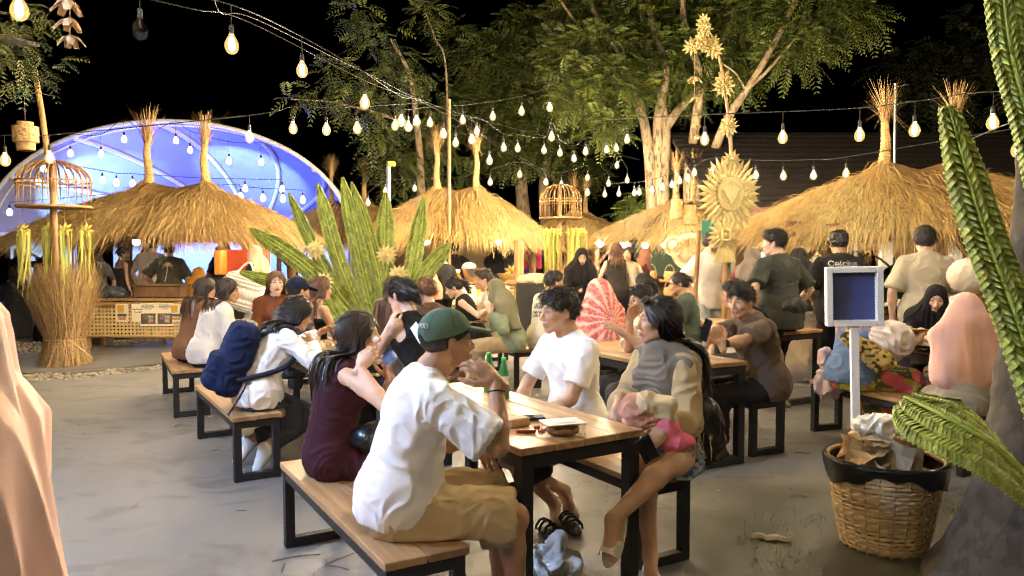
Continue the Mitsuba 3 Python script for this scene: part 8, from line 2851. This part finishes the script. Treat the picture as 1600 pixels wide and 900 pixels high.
def leafy(c, n, h, w, seed, label, col=(.035, .075, .018)):
    r_ = np.random.default_rng(seed)
    k = thing('broadleaf_plant', label, 'plant')
    m, stems = M(), []
    for i in range(n):
        a = r_.uniform(0, 6.28)
        hh = h * r_.uniform(.45, 1.0)
        e = np.array([math.cos(a), math.sin(a), 0])
        b = c + e * r_.uniform(0, w * .35)
        tip = b + e * w * r_.uniform(.2, .7) + [0, 0, hh]
        L = hh * r_.uniform(.45, .7)
        wd = L * .17
        sd = np.array([-e[1], e[0], 0])
        d = unit(e * r_.uniform(.2, .9) + [0, 0, 1])
        base_ = tip - d * L * .45
        cc = np.array(col) * r_.uniform(.6, 1.5)
        t = np.linspace(0, 1, 6)
        P = base_ + np.outer(t * L, d) - np.outer(t ** 2.2 * L * .35, [0, 0, 1]) + np.outer(t ** 2 * L * .2, e)
        ww = wd * np.sin(np.clip(t * 1.05 + .05, 0, 1) * np.pi) ** .8
        v = np.vstack([P - np.outer(ww, sd), P - [0, 0, .012], P + np.outer(ww, sd)])
        ii = np.arange(5)
        m.add(v, np.vstack([np.stack([ii, ii + 1, ii + 7, ii + 6], 1), np.stack([ii + 6, ii + 7, ii + 13, ii + 12], 1)]), cc)
        stems.append(tube([b * [1, 1, 0], (b + base_) / 2 * [1, 1, 1], base_], .008, 4))
    part(k, 'leaf', m, 'leaf', True, kind='stuff')
    part(k, 'stem', cat(*stems), 'leaf', False, np.array(col))


for i, (x, d_, h, w) in enumerate(((1372, 12.6, 1.35, .5), (1398, 12.2, 1.5, .55), (1420, 12.6, 1.3, .5), (1384, 11.6, 1.1, .5), (1352, 12.8, 1.1, .4))):
    leafy(at(x, 400, d_) * [1, 1, 0], 26, h, w, 200 + i, ('broad leaved plant left of the first white pillar', 'tallest broad leaved plant in front of the brick wall', 'broad leaved plant nearest the man in beige', 'lower broad leaved plant at the front of the clump', 'small broad leaved plant at the left of the clump')[i])
for i, (x, d_, h) in enumerate(((1487, 10.5, 1.05), (1500, 10.8, .95))):
    leafy(at(x, 400, d_) * [1, 1, 0], 16, h, .45, 210 + i, ('spiky pale plant right of the man in beige', 'spiky pale plant behind the white hat')[i], (.10, .11, .05))
# cream ball hat on its woven stand
wh = thing('cream_sun_hat', 'cream round sun hat resting on a woven basket at the right', 'hat')
c = at(1517, 431, 7.2)
scene[wh] = put(blob(ell_(c, (.20, .17, .165)), c, .3, .014, 12, (.62, .52, .38), .010, (7, 7, 7))[0], 'cloth', True, np.array([.62, .53, .39]))
part(wh, 'crown_dent', lathe([(0, .0), (.06, .004), (.07, .02), (.085, .0)], 16)if False else tm(*[(lambda g: (np.array(g.vertices)[:, [0, 2, 1]] * [1, -1, 1.35] + c + [.02, -.155, .02], g.faces))(lathe([(0, .012), (.05, .012), (.065, .03), (.08, .0)], 18))][0]), 'cloth', True, np.array([.55, .46, .32]))
hb = thing('hat_basket', 'woven basket under the cream sun hat', 'basket')
c2 = at(1502, 472, 7.2)
scene[hb] = put(lathe([(0, -.16), (.19, -.16), (.23, .06), (.22, .06), (.18, -.14), (0, -.14)], 24, c2), 'basket_weave', True)
part(hb, 'stand', box(c2 * [1, 1, 0] + [0, 0, (c2[2] - .16) / 2], (.36, .36, c2[2] - .17), None, .01), 'rough_post')
# right table
cb = thing('cardboard_box', 'open brown cardboard box on the right table', 'box')
c = at(1406, 556, 6.25)
c[2] = TOP
for (dx, dy, sx, sy) in ((0, -.11, .26, .004), (0, .11, .26, .004), (-.13, 0, .004, .22), (.13, 0, .004, .22)):
    part(cb, 'side', box(c + rotz(.3) @ [dx, dy, 0] + [0, 0, .085], (sx, sy, .17), rotz(.3)), 'kraft')
part(cb, 'flap', box(c + rotz(.3) @ [0, -.19, 0] + [0, 0, .155], (.26, .16, .004), rotz(.3) @ rot_xyz(0, 25, 0)), 'kraft')
part(cb, 'bottom', box(c + [0, 0, .004], (.25, .21, .006), rotz(.3)), 'kraft')
bw_ = thing('food_bowl', 'dark bowl of white food on the right table', 'bowl')
c = at(1447, 552, 6.1)
c[2] = TOP
scene[bw_] = put(lathe([(0, 0), (.06, 0), (.11, .055), (.105, .055), (.05, .012), (0, .012)], 20, c), 'phone_black', True)
part(bw_, 'food', blob(ell_(c + [0, 0, .045], (.085, .085, .03)), c + [0, 0, .045], .12, .008, 4, (.6, .55, .48), .012, (40, 40, 40))[0], 'cloth', True, np.array([.62, .57, .48]))
pb = thing('plastic_bag', 'knotted white plastic bag with brown food behind the sign post', 'bag')
c = at(1392, 532, 6.0)
g, gc = blob(ell_(c, (.15, .11, .13)), c, .22, .009, 15, (.55, .50, .45), .03, (14, 14, 9))
part(pb, 'body', g, 'satin', True, np.array([.52, .46, .40]) * (.6 + .8 * meshkit.noise(np.array(g.vertices) * 16, 2))[:, None])
sc_ = thing('lavender_scarf', 'pale lavender scarf hanging over the bench behind the blue sign', 'scarf')
c = at(1295, 575, 6.35)
S = Sdf(.04)
S.u(cap_(c + [-.02, 0, .12], c + [.0, -.02, -.14], .05, .09))
S.u(cap_(c + [.0, -.02, -.14], c + [.16, -.05, -.10], .09, .06), .05)
g, gc = blob(S, c, .34, .011, 16, (.42, .34, .40), .022, (12, 12, 4))
scene[sc_] = put(g, 'satin', True, gc)
yc = thing('yellow_cloth', 'yellow patterned cloth bundle on the lap behind the blue sign', 'cloth')
c = at(1350, 545, 5.95)
g, gc = blob(cap_(c + [-.12, 0, .09], c + [.12, -.03, -.09], .05, .085), c, .3, .010, 17, (.5, .36, .06), .014, (14, 14, 10))
scene[yc] = put(g, 'cloth', True, np.where((meshkit.noise(np.array(g.vertices) * 40, 3) > .6)[:, None], np.array([[.06, .04, .02]]), np.array([[.42, .31, .09]])))
# white bowl, cups and wrappers on the other tables
for (x, y, d_, r_, lab) in ((797, 500, 8.7, .10, 'white bowl on the table in front of the olive headscarf'),):
    c = at(x, y, d_)
    c[2] = TOP
    solo('white_bowl', lab, 'bowl', lathe([(0, 0), (r_ * .6, 0), (r_, .07), (r_ * .96, .07), (r_ * .5, .012), (0, .012)], 20, c), 'white_paint', True)
for i, (x, d_, s_, lab) in enumerate(((505, 5.95, .15, 'crumpled cream paper wrapper on the table of the woman with the navy backpack'), (380, 7.9, .13, 'crumpled paper on the table of the two long haired women'), (690, 6.3, .12, 'open paper food packet in front of the woman in the black vest'), (700, 8.9, .2, 'heap of green leaves and paper on the far middle table'))):
    c = at(x, 520, d_)
    c[2] = TOP + s_ * .25
    g, gc = blob(ell_(c, (s_, s_ * .7, s_ * .3)), c, s_ * 1.5, .011, 40 + i, (.50, .43, .30), .03, (22, 22, 30), 0)
    solo('food_wrapper', lab, 'wrapper', g, 'satin', True, np.array([.50, .43, .30]) if i < 3 else np.array([.2, .24, .10]))
bx = thing('kraft_box', 'kraft paper box beside the bottle on the far left table', 'box')
c = at(372, 520, 7.6)
c[2] = TOP
scene[bx] = put(box(c + [0, 0, .06], (.16, .12, .12), rotz(.4), .004), 'kraft')
# plastic bag on the ground by the nearest table
pg = thing('clear_bag', 'thin white plastic bag on the ground under the nearest table', 'bag')
c = gnd(845, 905) + [0, 0, .06]
S = Sdf(.03)
S.u(ell_(c, (.20, .13, .06)))
S.u(cap_(c + [.05, 0, .05], c + [.09, .02, .14], .045, .012))
g, gc = blob(S, c, .3, .010, 19, (.55, .53, .50), .03, (16, 16, 16), 0)
scene[pg] = put(g, 'glossy', True, np.array([.50, .48, .44]))
# poles
mp = thing('lamp_mast', 'thin metal mast with a small yellow lamp head behind the green fronds', 'mast')
part(mp, 'pole', tube([at(607, 440, 13) * [1, 1, 0], at(607, 252, 13)], .035, 8), 'galvanised', True)
part(mp, 'head', box(at(612, 256, 12.95), (.12, .1, .09), None, .02), 'print_yellow')
solo('thin_pole', 'thin pale pole rising behind the golden hut between its tufts', 'pole', tube([at(702, 330, 16) * [1, 1, 0], at(702, 155, 16)], .035, 7), 'bamboo', True)
an_ = thing('tv_antenna', 'thin metal aerial on a mast behind the large right hut', 'antenna')
part(an_, 'mast', tube([at(1400, 300, 13) * [1, 1, 0], at(1399, 130, 13)], .022, 6), 'galvanised', True)
for y, l in ((132, 20), (158, 26)):
    part(an_, 'rod', tube([at(1399, y + 4, 13), at(1399 + l, y, 13)], .008, 5), 'galvanised')
